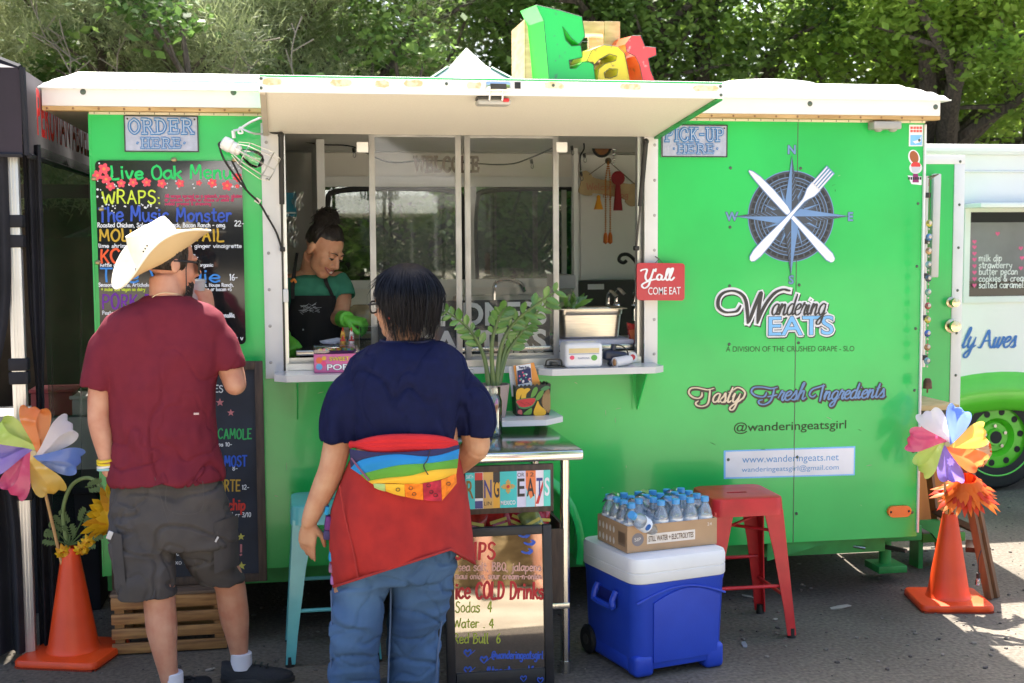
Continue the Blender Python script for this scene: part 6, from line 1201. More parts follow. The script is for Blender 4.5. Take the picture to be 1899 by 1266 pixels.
m.text('24', o2+u2*.355+Z*.078+RO2 @ V((0, -.002, 0)), u2, Z, .018, 1, width=.02)
v2 = RO2 @ V((0, -1, 0)); o3 = bc+RO2 @ V((-bw/2, bd/2, 0))
for i in range(5):
 for j in range(2): p = o3+v2*(.022+i*.031)+Z*(.026+.045*j)-u2*.0012; m.poly([p+v2*(.009*math.sin(a))*(1-.45*max(0, -math.cos(a)))+Z*(-.014*math.cos(a)) for a in [2*math.pi*k/14 for k in range(14)]], 1)
p = o3+v2*.185-u2*.0012; m.poly([p+Z*.02, p+v2*.06+Z*.02, p+v2*.06+Z*.075, p+Z*.075], 3)
for k in range(12): q = p+v2*(.004+k*.0045)-u2*.0006; m.poly([q+Z*.03, q+v2*.0022+Z*.03, q+v2*.0022+Z*.072, q+Z*.072], 0)
m.build('tray_print', [pl((.16, .10, .06)), pl((.68, .62, .56)), srgb(120, 115, 120), pl((.24, .16, .10))], wb_, smooth=None, flip=False)
M_pet = glassmat('bottle_plastic', (.74, .88, 1.0), .10, .05, .22); M_cap = mat('blue_bottle_cap', (.07, .32, .68), .35, var=.06); M_lab = mat('bottle_label', (.70, .76, .84), .4); M_wat = mat('pale_bottle_body', (.42, .58, .74), .12, var=.15, scale=30, trans=.55)
proto = thing('water_bottle', 'small clear water bottle with a blue cap standing in the tray', 'bottle', (0, 0, 0), 'water bottles in the cardboard tray')
m = MB(); m.lathe([(.024, 0), (.029, .006), (.030, .03), (.028, .06), (.030, .09), (.030, .112), (.027, .130), (.017, .150), (.013, .158), (.013, .166)], (0, 0, 0), 18, 0); m.build('bottle_body', M_pet, proto)
m = MB(); m.cyl((0, 0, .163), (0, 0, .182), .0165, .0160, 16, 0); m.build('cap', M_cap, proto)
m = MB(); m.lathe([(.0306, .062), (.0306, .108)], (0, 0, 0), 18, 0); m.cyl((0, -.0312, .085), (0, -.030, .085), .014, None, 14, 1); m.build('label_band', [M_lab, srgb(35, 95, 170)], proto)
n_ = 0
for i in range(6):
 for j in range(4):
  o = proto if n_ == 0 else copy_tree(proto); o.location = bc+RO2 @ V((-bw/2+.035+i*.066, -bd/2+.034+j*.064, .006)); o.rotation_euler = (0, 0, an2+.5*math.sin(n_*3)); n_ += 1
  if i == 1 and j == 0: o.location = bc+RO2 @ V((-bw/2+.10, -bd/2+.036, .05)); o.rotation_euler = (R(35), R(-52), 0); o['label'] = 'tipped water bottle lying across the front corner of the tray'; o.location += V((.03, 0, .02))
m = MB()                                               # torn shrink wrap
def wrap(u, v): x = -bw/2+.01+(bw-.02)*u; y = -bd/2+.05+(bd-.05)*v; return bc+RO2 @ V((x, y, .17+.022*math.sin(u*17+v*5)*math.cos(v*13)+.012*noise.noise(V((u*9, v*9, 3)))-.05*max(0, .25-v)*4*abs(math.sin(u*6))))
m.grid(wrap, 34, 22, 0); tag(m.build('shrink_wrap', glassmat('clear_film', (.95, .97, .98), .10, .08), None, smooth=180), 'torn clear shrink wrap draped over the water bottles', 'plastic wrap')
# ================================================================ things on the counter and in the window
# sweets box
sy0 = -.13; q0, q1 = at(583, 689, sy0), at(662, 641, sy0); zc0 = 1.1415
bx_ = thing('sweets_box', 'pink sweets display box with a clear lid on the service counter', 'box', ((q0.x+q1.x)/2, sy0+.05, zc0)); zt1 = at(620, 656, sy0).z; zt2 = at(620, 640, sy0).z
m = MB(); m.bx(q0.x, q1.x, sy0, sy0+.10, zc0, zt1, 0, .002); m.build('carton', mat('candy_pink_card', (.72, .16, .36), .45, var=.1), bx_)
m = MB(); m.bx(q0.x+.004, q1.x-.004, sy0+.004, sy0+.096, zt1+.0005, zt1+.012, 1)
rr = random.Random(4)
for k in range(34): m.ball((rr.uniform(q0.x+.02, q1.x-.02), sy0+rr.uniform(.015, .085), zt1+.014), .008, 2+k % 4, 8, 5)
m.build('sweets', [pl((.5, .1, .3)), srgb(75, 50, 130, .4), srgb(90, 200, 190, .3), srgb(235, 220, 90, .3), srgb(235, 110, 160, .3), srgb(130, 190, 90, .3)], bx_)
m = MB(); m.bx(q0.x-.002, q1.x+.002, sy0-.002, sy0+.102, zt1+.001, zt2, 0, .004); m.build('clear_lid', glassmat('pink_clear_plastic', (.95, .75, .85), .08), bx_)
m = MB(); A = at(611, 669, sy0-.002); m.text('SWEET', A, U, Z, .024, 1, width=(at(648, 669, sy0).x-A.x), grow=.035); m.text('SWEET', A-V((0, .001, 0)), U, Z, .024, 0, width=(at(648, 669, sy0).x-A.x), grow=.012)
A = at(607, 686, sy0-.002); m.text('POPS', A, U, Z, .034, 2, width=(at(655, 686, sy0).x-A.x), grow=.06); m.text('POPS', A-V((0, .001, 0)), U, Z, .034, 3, width=(at(655, 686, sy0).x-A.x), grow=.025)
for px, py, r, c in ((592, 668, 6, 4), (600, 674, 5, 5), (592, 680, 6, 6), (601, 664, 4, 7)): P = at(px, py, sy0-.0015); m.poly([P+V((r/440*math.cos(a), -.0001*c, r/440*math.sin(a))) for a in [2*math.pi*k/12 for k in range(12)]], c)
m.build('carton_print', [srgb(240, 225, 60), srgb(90, 30, 90), srgb(60, 30, 80), srgb(245, 245, 245), srgb(240, 120, 70), srgb(235, 80, 130), srgb(110, 170, 220), srgb(240, 190, 70)], bx_, smooth=None, flip=False)
# two little glazed pepper figures
for i, (px, c, lab) in enumerate(((636, (.62, .33, .03), 'little orange glazed hen bottle behind the sweets box'), (652, (.75, .72, .68), 'little white glazed hen bottle with a red comb behind the sweets box'))):
 P = at(px, 634, .0); P.z = zc0; h = at(px, 605, 0).z-P.z; t = thing('hen_bottle', lab, 'figurine', P); m = MB(); m.lathe([(.012, 0), (.017, .008), (.018, h*.42), (.013, h*.62), (.010, h*.72), (.011, h*.80), (.006, h*.9), (.001, h*.92)], P, 16, 0); m.build('hen_body', mat('glazed_ceramic', c, .2, col2=tuple(q*.5 for q in c), scale=90, contrast=(.45, .5)), t)
 m = MB(); m.ball(P+V((0, 0, h*.92)), (.004, .010, .012), 0, 8, 6); m.ball(P+V((.0, -.012, h*.74)), (.005, .006, .009), 0, 8, 6); m.cyl(P+V((0, 0, h*.66)), P+V((0, 0, h*.70)), .0125, None, 12, 0); m.build('red_comb', pl((.5, .02, .02), .3), t)
# clear acrylic tip box
a0, a1 = at(668, 640, -.05), at(702, 606, -.05); m = MB(); z1_ = at(680, 606, -.05).z
for d in ((a0.x, a1.x, -.05, -.047), (a0.x, a1.x, .047, .05)): m.bx(d[0], d[1], d[2], d[3], zc0, z1_, 0)
m.bx(a0.x, a0.x+.003, -.0465, .0465, zc0, z1_, 0); m.bx(a1.x-.003, a1.x, -.0465, .0465, zc0, z1_, 0); m.bx(a0.x+.004, a1.x-.004, -.046, .046, zc0, zc0+.003, 0)
tb_ = m.build('acrylic_box', glassmat('acrylic', (.93, .95, .95), .10), None, smooth=None); tag(tb_, 'clear acrylic tip box between the sweets box and the customer', 'box')
m = MB(); rr = random.Random(8)
for k in range(6): P = V(((a0.x+a1.x)/2+rr.uniform(-.012, .012), rr.uniform(-.03, .03), zc0+.012+k*.007)); ro = Matrix.Rotation(rr.uniform(-.4, .4), 3, 'X') @ Matrix.Rotation(rr.uniform(-.5, .5), 3, 'Z'); m.box(P, (.05, .06, .0012), 0, ro)
tag(m.build('banknotes', pl((.50, .52, .44)), None, smooth=None), 'loose folded banknotes inside the clear tip box', 'banknotes')
m = MB()
for k in range(4): P = at(618, 634-k*1.2, .06); m.box(P, (.085, .10, .0015), 0, Matrix.Rotation(.25+k*.05, 3, 'Z') @ Matrix.Rotation(-.12, 3, 'Y'))
tag(m.build('order_slips', pl((.55, .60, .72)), None, smooth=None), 'pale blue order slips lying by the apron', 'paper')
# steam pan
py0 = .16; pzb = OZ0+.045; m = MB(); xa, xb = at(1043, 630, py0).x, at(1150, 630, py0).x; zt3 = at(1100, 572, py0).z; zb3 = at(1100, 628, py0).z; m.bx(OX0+.05, X1-.06, .10, .62, zb3-.045, zb3-.022, 0, .003); m.build('inner_counter', M_steel, T)
def rl(x0, x1, y0, y1, z, r=.03): return [V((x, y, z)) for x, y in rr2d(x0, x1, y0, y1, r, 5)]
m = MB(); m.loft([rl(xa+.008, xb-.008, py0+.01, py0+.17, zb3), rl(xa, xb, py0, py0+.18, zb3+.01), rl(xa-.008, xb+.010, py0-.004, py0+.186, zt3-.03), rl(xa-.012, xb+.014, py0-.008, py0+.19, zt3-.026), rl(xa-.014, xb+.016, py0-.01, py0+.19, zt3-.004), rl(xa-.03, xb+.034, py0-.026, py0+.206, zt3), rl(xa-.03, xb+.034, py0-.026, py0+.206, zt3-.002), rl(xa-.01, xb+.01, py0, py0+.18, zt3-.006), rl(xa+.004, xb-.004, py0+.014, py0+.166, zb3+.02)], 0); tag(m.build('steam_pan', mat('brushed_pan', (.66, .62, .56), .33, metal=.95, var=.08, scale=30, stretch=(.5, .5, 6)), None, smooth=40), 'deep stainless steel pan of greens standing inside the window', 'pan')
m = MB(); rr = random.Random(6)
for k in range(14):
 P = V((xa+rr.uniform(.0, .10), py0+.08+rr.uniform(-.04, .05), zt3+.002)); d = V((rr.uniform(-.9, .8), rr.uniform(-.4, .4), rr.uniform(.15, .5))).normalized(); sd = d.cross(V((0, -1, .3))).normalized()*.013; L_ = rr.uniform(.07, .11)
 m.add([P-sd*.5, P+sd*.5, P+d*L_*.5+sd+V((0, 0, .006)), P+d*L_*.5-sd+V((0, 0, .006)), P+d*L_], [(0, 1, 2, 3), (3, 2, 4)], 0)
tag(m.build('salad_greens', M_leaf, None, smooth=60), 'fresh green leaves heaped at one end of the steel pan', 'greens')
m = MB(); m.bx(at(1036, 640, .11).x, at(1175, 640, .11).x, .105, .42, zb3-.0215, zb3-.0015, 0, .004); tag(m.build('folded_towel', mat('lavender_cloth', (.55, .55, .68), .9, bump=.3, bscale=90)), 'folded pale lavender towel under the steel pan', 'towel')
# wipes pack
wy0 = -.165; wa, wb2 = at(1048, 672, wy0), at(1118, 640, wy0); wzt = at(1080, 640, wy0).z
t = thing('napkin_pack', 'white plastic napkin pack with a green seal on the counter', 'napkin pack', ((wa.x+wb2.x)/2, wy0+.05, zc0)); m = MB()
def soft(u, v): 
 x = wa.x+(wb2.x-wa.x)*u; return V((x, wy0, zc0))
m.box(((wa.x+wb2.x)/2, wy0+.06, (zc0+wzt)/2+.004), (wb2.x-wa.x, .13, wzt-zc0+.012), 0, None, .018, 4); m.build('film_wrapper', mat('white_film', (.74, .74, .77), .25, var=.03, bump=.12, bscale=18), t, smooth=60)
m = MB(); f_ = wy0-.0062
def wq(x0, x1, y0, y1, mi, l): A, B = at(x0, y0, f_), at(x1, y1, f_); m.poly([(A.x, f_-l, A.z), (B.x, f_-l, A.z), (B.x, f_-l, B.z), (A.x, f_-l, B.z)], mi)
wq(1055, 1111, 655, 645, 0, .0003); wq(1055, 1111, 657, 655, 1, .0003)
for px, r, c in ((1061, 4.5, 2), (1102, 6, 3)): P = at(px, 663, f_-.0004); m.poly([P+V((r/430*math.cos(a), 0, r/430*.9*math.sin(a))) for a in [2*math.pi*k/18 for k in range(18)]], c)
P = at(1072, 666, f_-.0004); m.text('DIXIETTE' if False else 'NAPKINS', P, U, Z, .012, 1, width=(at(1093, 666, f_).x-P.x)); m.build('wrapper_print', [srgb(222, 200, 150), srgb(45, 70, 140), srgb(225, 80, 110), srgb(95, 165, 75)], t, smooth=None, flip=False)
# tape gun, wrapped roll, tin, sauce packet
P = at(1140, 655, -.10); P.z = zc0; t = thing('label_gun', 'dark navy label gun lying on the counter', 'label gun', P); m = MB(); m.box(P+V((0, 0, .042)), (.105, .06, .045), 0, Matrix.Rotation(.15, 3, 'Y'), .012, 3); m.box(P+V((0, 0, .014)), (.06, .05, .028), 0, None, .006); m.cyl(P+V((-.01, -.0, .055)), P+V((-.004, 0, .092)), .012, None, 10, 0); m.build('gun_body', mat('navy_plastic', (.012, .018, .045), .35, var=.2), t)
m = MB(); m.tube(cat_spline([P+V((-.0, -.01, .09)), P+V((.03, -.01, .085)), P+V((.055, -.01, .06)), P+V((.06, -.01, .02))], 5), .003, 6); m.build('trigger_wire', M_black, t)
P = at(1146, 664, -.15); P.z = zc0+.020; m = MB(); m.lathe([(.012, -.02), (.022, -.018), (.021, .05), (.016, .07), (.004, .075)], P, 16, 0, (.9, .35, .1)); m.ball(P+V((-.018, -.008, -.002)), (.008, .016, .016), 1, 10, 7); tag(m.build('wrapped_roll', [pl((.62, .62, .66)), pl((.32, .17, .07))]), 'brown bread roll wrapped in white paper on the counter', 'roll')
P = at(1171, 652, -.02); m = MB(); m.lathe([(.001, -.012), (.024, -.012), (.025, 0), (.024, .012), (.017, .0125), (.016, .0135), (.001, .0135)], (P.x, P.y, zc0+.026), 22, 0, (.15, -1, .1)); m.lathe([(.001, .014), (.013, .0142)], (P.x, P.y, zc0+.026), 18, 1, (.15, -1, .1)); tag(m.build('tape_roll', [pl((.7, .68, .66), .4), pl((.6, .03, .04), .4)]), 'white roll of tape with a red core beside the label gun', 'tape roll')
P = at(1170, 640, .12); m = MB(); q = [(1163, 598), (1181, 602), (1181, 640), (1170, 640)]; m.prism([(at(x, y, .12).x, at(x, y, .12).z) for x, y in q], (0, .12, 0), U, Z, (0, .02, 0), 0); m.poly([at(x, y, .119) for x, y in ((1166, 612), (1180, 610), (1180, 630), (1171, 630))], 1); tag(m.build('spice_bag', [mat('red_film', (.35, .03, .03), .25, var=.3, scale=60, coat=.3), pl((.5, .12, .04))], None, smooth=None), 'red printed spice bag leaning inside the window by its edge', 'bag')
P = at(925, 672, -.11); m = MB(); A, B = at(1012, 668, -.12), at(1042, 668, -.12)
m.tube(cat_spline([(A.x, -.12, zc0+.006), (A.x+.006, -.12, zc0+.03), ((A.x+B.x)/2, -.12, zc0+.034), (B.x-.006, -.12, zc0+.03), (B.x, -.12, zc0+.006)], 4), .0035, 6); m.tube([(A.x, -.15, zc0+.003), (B.x, -.15, zc0+.003), (B.x, -.08, zc0+.003), (A.x, -.08, zc0+.003)], .003, 6, 0, True); m.box(((A.x+B.x)/2, -.115, zc0+.015), (.03, .05, .014), 0, None, .003)
tag(m.build('stapler_stand', M_dark), 'small dark wire stand with a spike on the counter edge', 'stand')
# red hanging sign
ya, yb_ = at(1180, 487, -.06), at(1268, 555, -.06); t = thing('hanging_sign', 'small red sign with white lettering hung at the window edge', 'sign', ((ya.x+yb_.x)/2, -.06, yb_.z)); m = MB(); ysl = .03
def sl2(x, z): return z+(x-ya.x)*.015*-1
m.prism([(x, z-(x-ya.x)*.02) for x, z in rr2d(ya.x, yb_.x, yb_.z, ya.z, .014)], (0, -.058, 0), U, Z, (0, -.014, 0), 0); m.build('sign_block', mat('red_gloss_sign', (.50, .022, .045), .3, var=.05, coat=.3), t, smooth=None)
m = MB(); Yt = -.0735; kq = 1/ppm(at(1220, 520, Yt)); O_ = at(1188, 520, Yt)
YL = [[(0, 18), (4, 20), (12, 20), (9, 8), (11, 1), (16, 1), (21, 7)], [(25, 20), (20, 6), (15, -9), (7, -14), (2, -9), (8, -4), (22, 1), (34, 3)], [(29, 21), (28, 17)], [(40, 9), (35, 11), (31, 6), (33, 1), (38, 2), (41, 9), (40, 2), (45, 2), (52, 14), (55, 21), (51, 20), (48, 6), (51, 0), (57, 8), (62, 21), (58, 20), (55, 6), (58, 0), (64, 5)]]
strokes(m, YL, O_, U, Z, kq, 3.6*kq, 0, .0012, thick=.35, taper=False); A, B = at(1202, 546, Yt), at(1262, 546, Yt); m.text('COME EAT', A-V((0, .0012, 0)), U, Z, 14*kq/.72, 0, width=B.x-A.x, grow=.005); m.build('sign_lettering', M_wv, t, smooth=None, flip=False)
m = MB(); P = at(1222, 480, -.065); m.tube([(P.x-.02, -.065, ya.z-.006), (P.x, -.065, P.z), (P.x+.02, -.065, ya.z-.006)], .0018, 5); m.tube([(P.x, -.065, P.z), (P.x, -.012, P.z+.01)], .003, 6); m.build('hook_wire', M_dark, t)
# clamp lamp at the frame corner
cy_ = -.14; t = thing('clamp_lamp', 'white clamp work lamp with a wire cage and clear bulb on the window frame', 'lamp', at(500, 240, -.05)); Pw = lambda x, y, Y=cy_: at(x, y, Y)
m = MB(); m.tube(cat_spline([Pw(495, 221, -.02), Pw(484, 219), Pw(465, 226), Pw(446, 238)], 5), .005, 7); m.tube(cat_spline([Pw(446, 238), Pw(450, 246), Pw(442, 246), Pw(445, 236), Pw(452, 240), Pw(470, 247), Pw(490, 248, -.03)], 5), .004, 7); m.tube([Pw(432, 242), Pw(434, 256)], .008, 8); m.tube([Pw(433, 242), Pw(445, 240)], .005, 7); m.box(Pw(493, 234, -.03), (.028, .03, .06), 0, None, .005); m.build('clamp_arm', mat('zinc_wire', (.72, .73, .74), .3, metal=.6), t)
A, B = Pw(413, 263), Pw(441, 278); ax = (B-A).normalized(); m = MB(); m.lathe([(.012, -.006), (.026, 0), (.029, .012), (.029, .035), (.024, .042), (.026, .046), (.026, .058), (.021, .064), (.021, .074), (.016, .08)], A, 20, 0, ax); m.build('lamp_socket', mat('white_ceramic_socket', (.78, .78, .76), .35), t)
m = MB(); m.lathe([(.013, .078), (.016, .092), (.030, .118), (.036, .142), (.031, .166), (.016, .180), (.001, .184)], A, 22, 0, ax); bulb = m.build('bulb', glassmat('bulb_glass', (.97, .98, .97), .06), t); m = MB(); m.tube([A+ax*.08, A+ax*.12], .004, 6); m.tube([A+ax*.115, A+ax*.160], .0025, 6); m.build('filament_post', pl((.8, .7, .45), .3), bulb)
m = MB(); pu = ax.orthogonal().normalized(); pv = ax.cross(pu)
for k in range(8):
 an = 2*math.pi*k/8; d = pu*math.cos(an)+pv*math.sin(an); m.tube([A+ax*.055+d*.03, A+ax*.10+d*.050, A+ax*.20+d*.062, A+ax*.235+d*.05], .0016, 5)
for l, r_ in ((.10, .050), (.20, .062), (.235, .050)): m.tube([A+ax*l+(pu*math.cos(2*math.pi*k/24)+pv*math.sin(2*math.pi*k/24))*r_ for k in range(24)], .0016, 5, 0, True)
m.build('wire_cage', mat('cage_wire', (.62, .62, .60), .3, metal=.8), t)
m = MB(); m.tube(cat_spline([A+ax*-.004, Pw(406, 266), Pw(407, 272), Pw(418, 300), Pw(455, 350, -.08), Pw(480, 375, -.05), Pw(495, 400, -.03), Pw(512, 430, -.02), Pw(523, 462, -.015)], 6), .0042, 6); m.tube(cat_spline([Pw(430, 298, -.03), Pw(440, 318, -.03), Pw(456, 350, -.05)], 4), .004, 6); m.build('power_cord', M_black, t)
m = MB(); P = Pw(478, 372, -.05); m.box(P, (.024, .006, .02), 0, Matrix.Rotation(.6, 3, 'Y'), .001); m.build('cord_tag', pl((.72, .66, .6)), t)
m = MB(); P = at(512, 242, -.05); m.tube([P+V((.025*math.cos(a), 0, .009*math.sin(a))) for a in [2*math.pi*k/20 for k in range(20)]], .006, 7, 0, True); tag(m.build('rope_loop', M_black), 'black rubber loop hooked at the hatch corner', 'loop')
m = MB(); P = at(530, 548, .0); m.box((P.x, -.004, P.z), (.022, .02, .055), 0, None, .004); m.build('window_handle', M_white, FRM)
# ---- inside the galley
P = at(538, 379, 1.0); m = MB(); m.bx(at(526, 379, 1.).x, at(550, 379, 1.).x, 1.0, 1.005, at(538, 402, 1.).z, at(538, 357, 1.).z, 0); m.bx(at(528, 370, 1.).x, at(548, 370, 1.).x, .9985, .9995, at(538, 396, 1.).z, at(538, 393, 1.).z, 1); tag(m.build('notice_card', [srgb(20, 120, 150), srgb(210, 220, 225)], None, smooth=None), 'teal notice card pinned up behind the server', 'card')
for i, (px, py) in enumerate(((552, 372), (540, 414), (543, 442))):
 P = at(px, py, .95); m = MB(); m.grid(lambda u, v: P+V(((u-.5)*.05+.006*math.sin(v*9), .012*math.sin(u*7+v*4), (.5-v)*.085+.008*math.sin(u*8))), 10, 10); tag(m.build('plastic_bag', glassmat('crinkled_film', (.85, .87, .88), .22, .12), None, smooth=180), ['clear plastic bag hanging beside the teal notice card', 'folded clear plastic bag below the teal card', 'lowest clear plastic bag behind the server'][i], 'plastic bag', None)
t = thing('bone_sign', 'tan wooden bone-shaped sign hanging on cords at the galley wall', 'sign', at(1130, 350, 1.85)); yb2 = 1.85
def b2(x, y): p = at(x, y, yb2); return (p.x, p.z)
out = [(1076, 322), (1086, 316), (1096, 322), (1104, 330), (1150, 338), (1170, 341), (1180, 338), (1190, 346), (1192, 360), (1186, 372), (1182, 380), (1170, 382), (1160, 374), (1156, 368), (1104, 358), (1098, 362), (1086, 362), (1074, 356), (1076, 344), (1078, 334)]
o = cat_spline([V((*b2(*p), 0)) for p in out], 3, True); m = MB(); m.prism([(p.x, p.y) for p in o], (0, yb2, 0), U, Z, (0, .02, 0), 0); m.build('bone_board', mat('tan_bone_board', (.45, .33, .18), .7, var=.1, scale=15), t, smooth=None)
m = MB()
for s, a, b_, y, h in (('Welcome', 1088, 1150, 352, 12), ('my dog', 1118, 1166, 366, 10)): hpx(m, s, a, y, b_, h, 0, yb2-.001, 1.3)
m.build('burnt_lettering', pl((.45, .16, .10)), t, smooth=None, flip=False)
m = MB(); hk = at(1128, 298, yb2); m.tube([at(1092, 324, yb2), hk, at(1178, 342, yb2)], .003, 5); m.ball(hk, .02, 0, 10, 7); m.build('cord', pl((.12, .09, .06)), t)
for i, (px, ya_, ybt, c, lab) in enumerate(((1110, 365, 388, (235, 160, 30), 'orange ribbon badge hanging below the bone sign'), (1146, 330, 390, (140, 15, 30), 'dark red ribbon rosette hanging behind the bone sign'), (1128, 300, 440, (190, 120, 50), 'long tan bead necklace hanging below the bone sign'))):
 m = MB(); A, B = at(px, ya_, yb2-.012-.006*i), at(px, ybt, yb2-.012-.006*i)
 if i < 2: m.lathe([(.010, 0), (.013, -.02), (.028, -(A.z-B.z)), (.001, -(A.z-B.z))], A, 12, 0, sy=.4); m.ball(A, (.030*(i == 1)+.012, .006, .030*(i == 1)+.012), 0, 12, 8)
 else:
  for sx in (-.016, .012):
   L_ = A.z-B.z
   for k in range(34): m.ball((A.x+sx*min(1, k/8), A.y, A.z-L_*k/34), .0062, 0, 6, 4)
   m.lathe([(.006, 0), (.013, -.02), (.014, -.06), (.001, -.07)], (A.x+sx, A.y, A.z-L_+.03), 8, 1)
 tag(m.build('ribbon' if i < 2 else 'bead_necklace', [srgb(*c), srgb(215, 115, 40)]), lab, 'ribbon' if i < 2 else 'necklace')
P = at(1116, 273, 1.6); m = MB(); m.tube([P+V((.05*math.cos(a), 0, .05*math.sin(a))) for a in [2*math.pi*k/24 for k in range(24)]], .008, 7, 1, True); m.cyl(P+V((0, .0, 0)), P+V((0, .004, 0)), .046, None, 24, 0)
for k in range(4): m.ball(P+V((.07, 0, -.01-k*.028)), .014-.002*k, 2, 10, 7)
tag(m.build('wind_chime', [mat('orange_agate', (.38, .16, .05), .4, col2=(.12, .05, .03), scale=14), M_black, M_chrome]), 'round orange hanging ornament with silver baubles under the ceiling', 'ornament')
t = thing('string_lights', 'black string of small clear bulbs looped under the galley ceiling', 'string lights', at(1075, 275, 1.2)); m = MB(); c1 = cat_spline([at(560, 262, 1.3), at(600, 268, 1.3), at(655, 272, 1.2), at(720, 300, 1.25), at(800, 297, 1.3), at(930, 305, 1.3), at(985, 292, 1.2), at(1050, 262, 1.2)], 6); m.tube(c1, .004, 5); m.tube(cat_spline([at(1082, 262, 1.2), at(1083, 276, 1.2), at(1076, 290, 1.2), at(1077, 316, 1.2)], 4), .004, 5); m.build('wire', M_black, t)
for px, py in ((655, 274), (1060, 270), (1083, 284), (1077, 318), (985, 295), (850, 300)): P = at(px, py, 1.2); m = MB(); m.cyl(P, P+V((.004, 0, -.022)), .008, None, 8, 0); m.ball(P+V((.006, 0, -.036)), (.009, .009, .015), 1, 10, 7); m.build('bulb', [M_black, glassmat('small_bulb', (.95, .95, .95), .12)], t)
m = MB(); m.tube(cat_spline([at(1186, 515, 1.5), at(1184, 500, 1.5), at(1178, 484, 1.5), at(1165, 472, 1.5), at(1152, 473, 1.5), at(1148, 482, 1.5), at(1156, 487, 1.5), at(1162, 483, 1.5)], 6), .010, 8); tag(m.build('scroll_bracket', M_black), 'black wrought iron scroll bracket against the white galley wall', 'bracket')
wl_ = MB(); Yw2 = .34
serif(wl_, 'WELCOME', 768, 318, 888, 27, 0, 0, .12, 5.2, 5.0); tag(wl_.build('welcome_letters', pl((.16, .12, .10), .6), None, smooth=None, flip=False), 'row of brown letters reading welcome behind the window glass', 'sign')
m = MB(); P = at(640, 600, 1.0)
for k in range(5): m.bx(at(648, 600, .9).x, at(700, 600, .9).x, .9+.02*k, .915+.02*k, at(640, 640-k*12, .9).z, at(640, 632-k*12, .9).z, k % 2)
m.bx(at(648, 600, .9).x-.02, at(700, 600, .9).x+.05, .88, 1.1, 1.0, at(640, 642, .9).z, 2); tag(m.build('bread_rack', [mat('brown_rolls', (.30, .13, .06), .7), pl((.45, .36, .2)), M_steel]), 'rack of brown bread behind the server', 'rack')
m = MB(); 
def bagg(u, v): P = at(672, 585, .92); th = u*2*math.pi; r_ = .085*(math.sin(math.pi*(.08+.84*v))**.6)*(1+.12*math.sin(u*25+v*6)); return P+V((r_*math.cos(th)*1.1, r_*math.sin(th)*.6, (v-.5)*.11))
m.grid(bagg, 30, 12, 0, cu=True); tag(m.build('bread_bag', mat('translucent_bag', (.42, .34, .20), .2, var=.25, scale=14, coat=.4)), 'crinkled plastic bag of bread on the rack behind the server', 'bread bag')
# ================================================================ bead string and pole at the trailer corner
by_ = -.10; top = at(1723, 345, by_); bs = thing('bead_string', 'string of coloured glass beads with a small rusty bell at the trailer corner', 'bead string', at(1722, 715, by_)); m = MB(); m.tube([V((X1+.02, -.005, top.z+.045)), V((X1+.03, by_*.8, top.z+.055)), top+V((0, 0, .03)), top], .003, 6); ln = [at(1724-.25*k, 345+k*20.2, by_) for k in range(17)]; m.tube(ln, .0018, 5); m.build('cord', pl((.14, .09, .05)), bs)
for k, c in enumerate(((190, 180, 60), (70, 130, 190), (190, 150, 100), (120, 170, 170), (60, 90, 110), (120, 175, 160), (170, 80, 70), (190, 180, 70), (60, 100, 190), (190, 140, 90), (110, 160, 170))):
 P = at(1723-.35*k, 414+k*25.5, by_); m = MB(); m.ball(P, (.0165, .008, .0165), 0, 14, 9); m.ball(P+V((.003, -.005, .002)), (.009, .005, .009), 1, 8, 6); m.ball(P+V((0, 0, -.026)), .005, 1, 8, 5); m.build('bead', [mat('glass_bead', s2l(*c), .15, col2=s2l(*[q*.5 for q in c]), scale=60, coat=.5), pl((.55, .5, .42), .3)], bs)
P = at(1720, 712, by_); m = MB(); m.lathe([(.004, .028), (.012, .026), (.019, .012), (.020, -.012), (.022, -.02), (.018, -.02), (.016, .01), (.001, .016)], P, 16, 0); m.cyl(P+V((0, 0, -.01)), P+V((0, 0, -.04)), .004, None, 8); m.build('bell', mat('rusty_bell', (.12, .06, .035), .6, metal=.5, var=.3, scale=30), bs)
A, B = at(1717, 326, .03), at(1711, 680, .03); m = MB(); m.cyl((X1+.03, .03, A.z), (X1+.03, .03, B.z), .011, None, 12, 0)
for f_ in (.1, .34, .52, .74, .95): z = A.z+(B.z-A.z)*f_; m.bx(X1+.008, X1+.046, .012, .048, z-.012, z+.012, 1, .003)
tag(m.build('telescoping_pole', [mat('grey_pole', (.48, .48, .48), .35, metal=.6), M_black]), 'thin grey pole with black clips fixed upright at the trailer corner', 'pole')
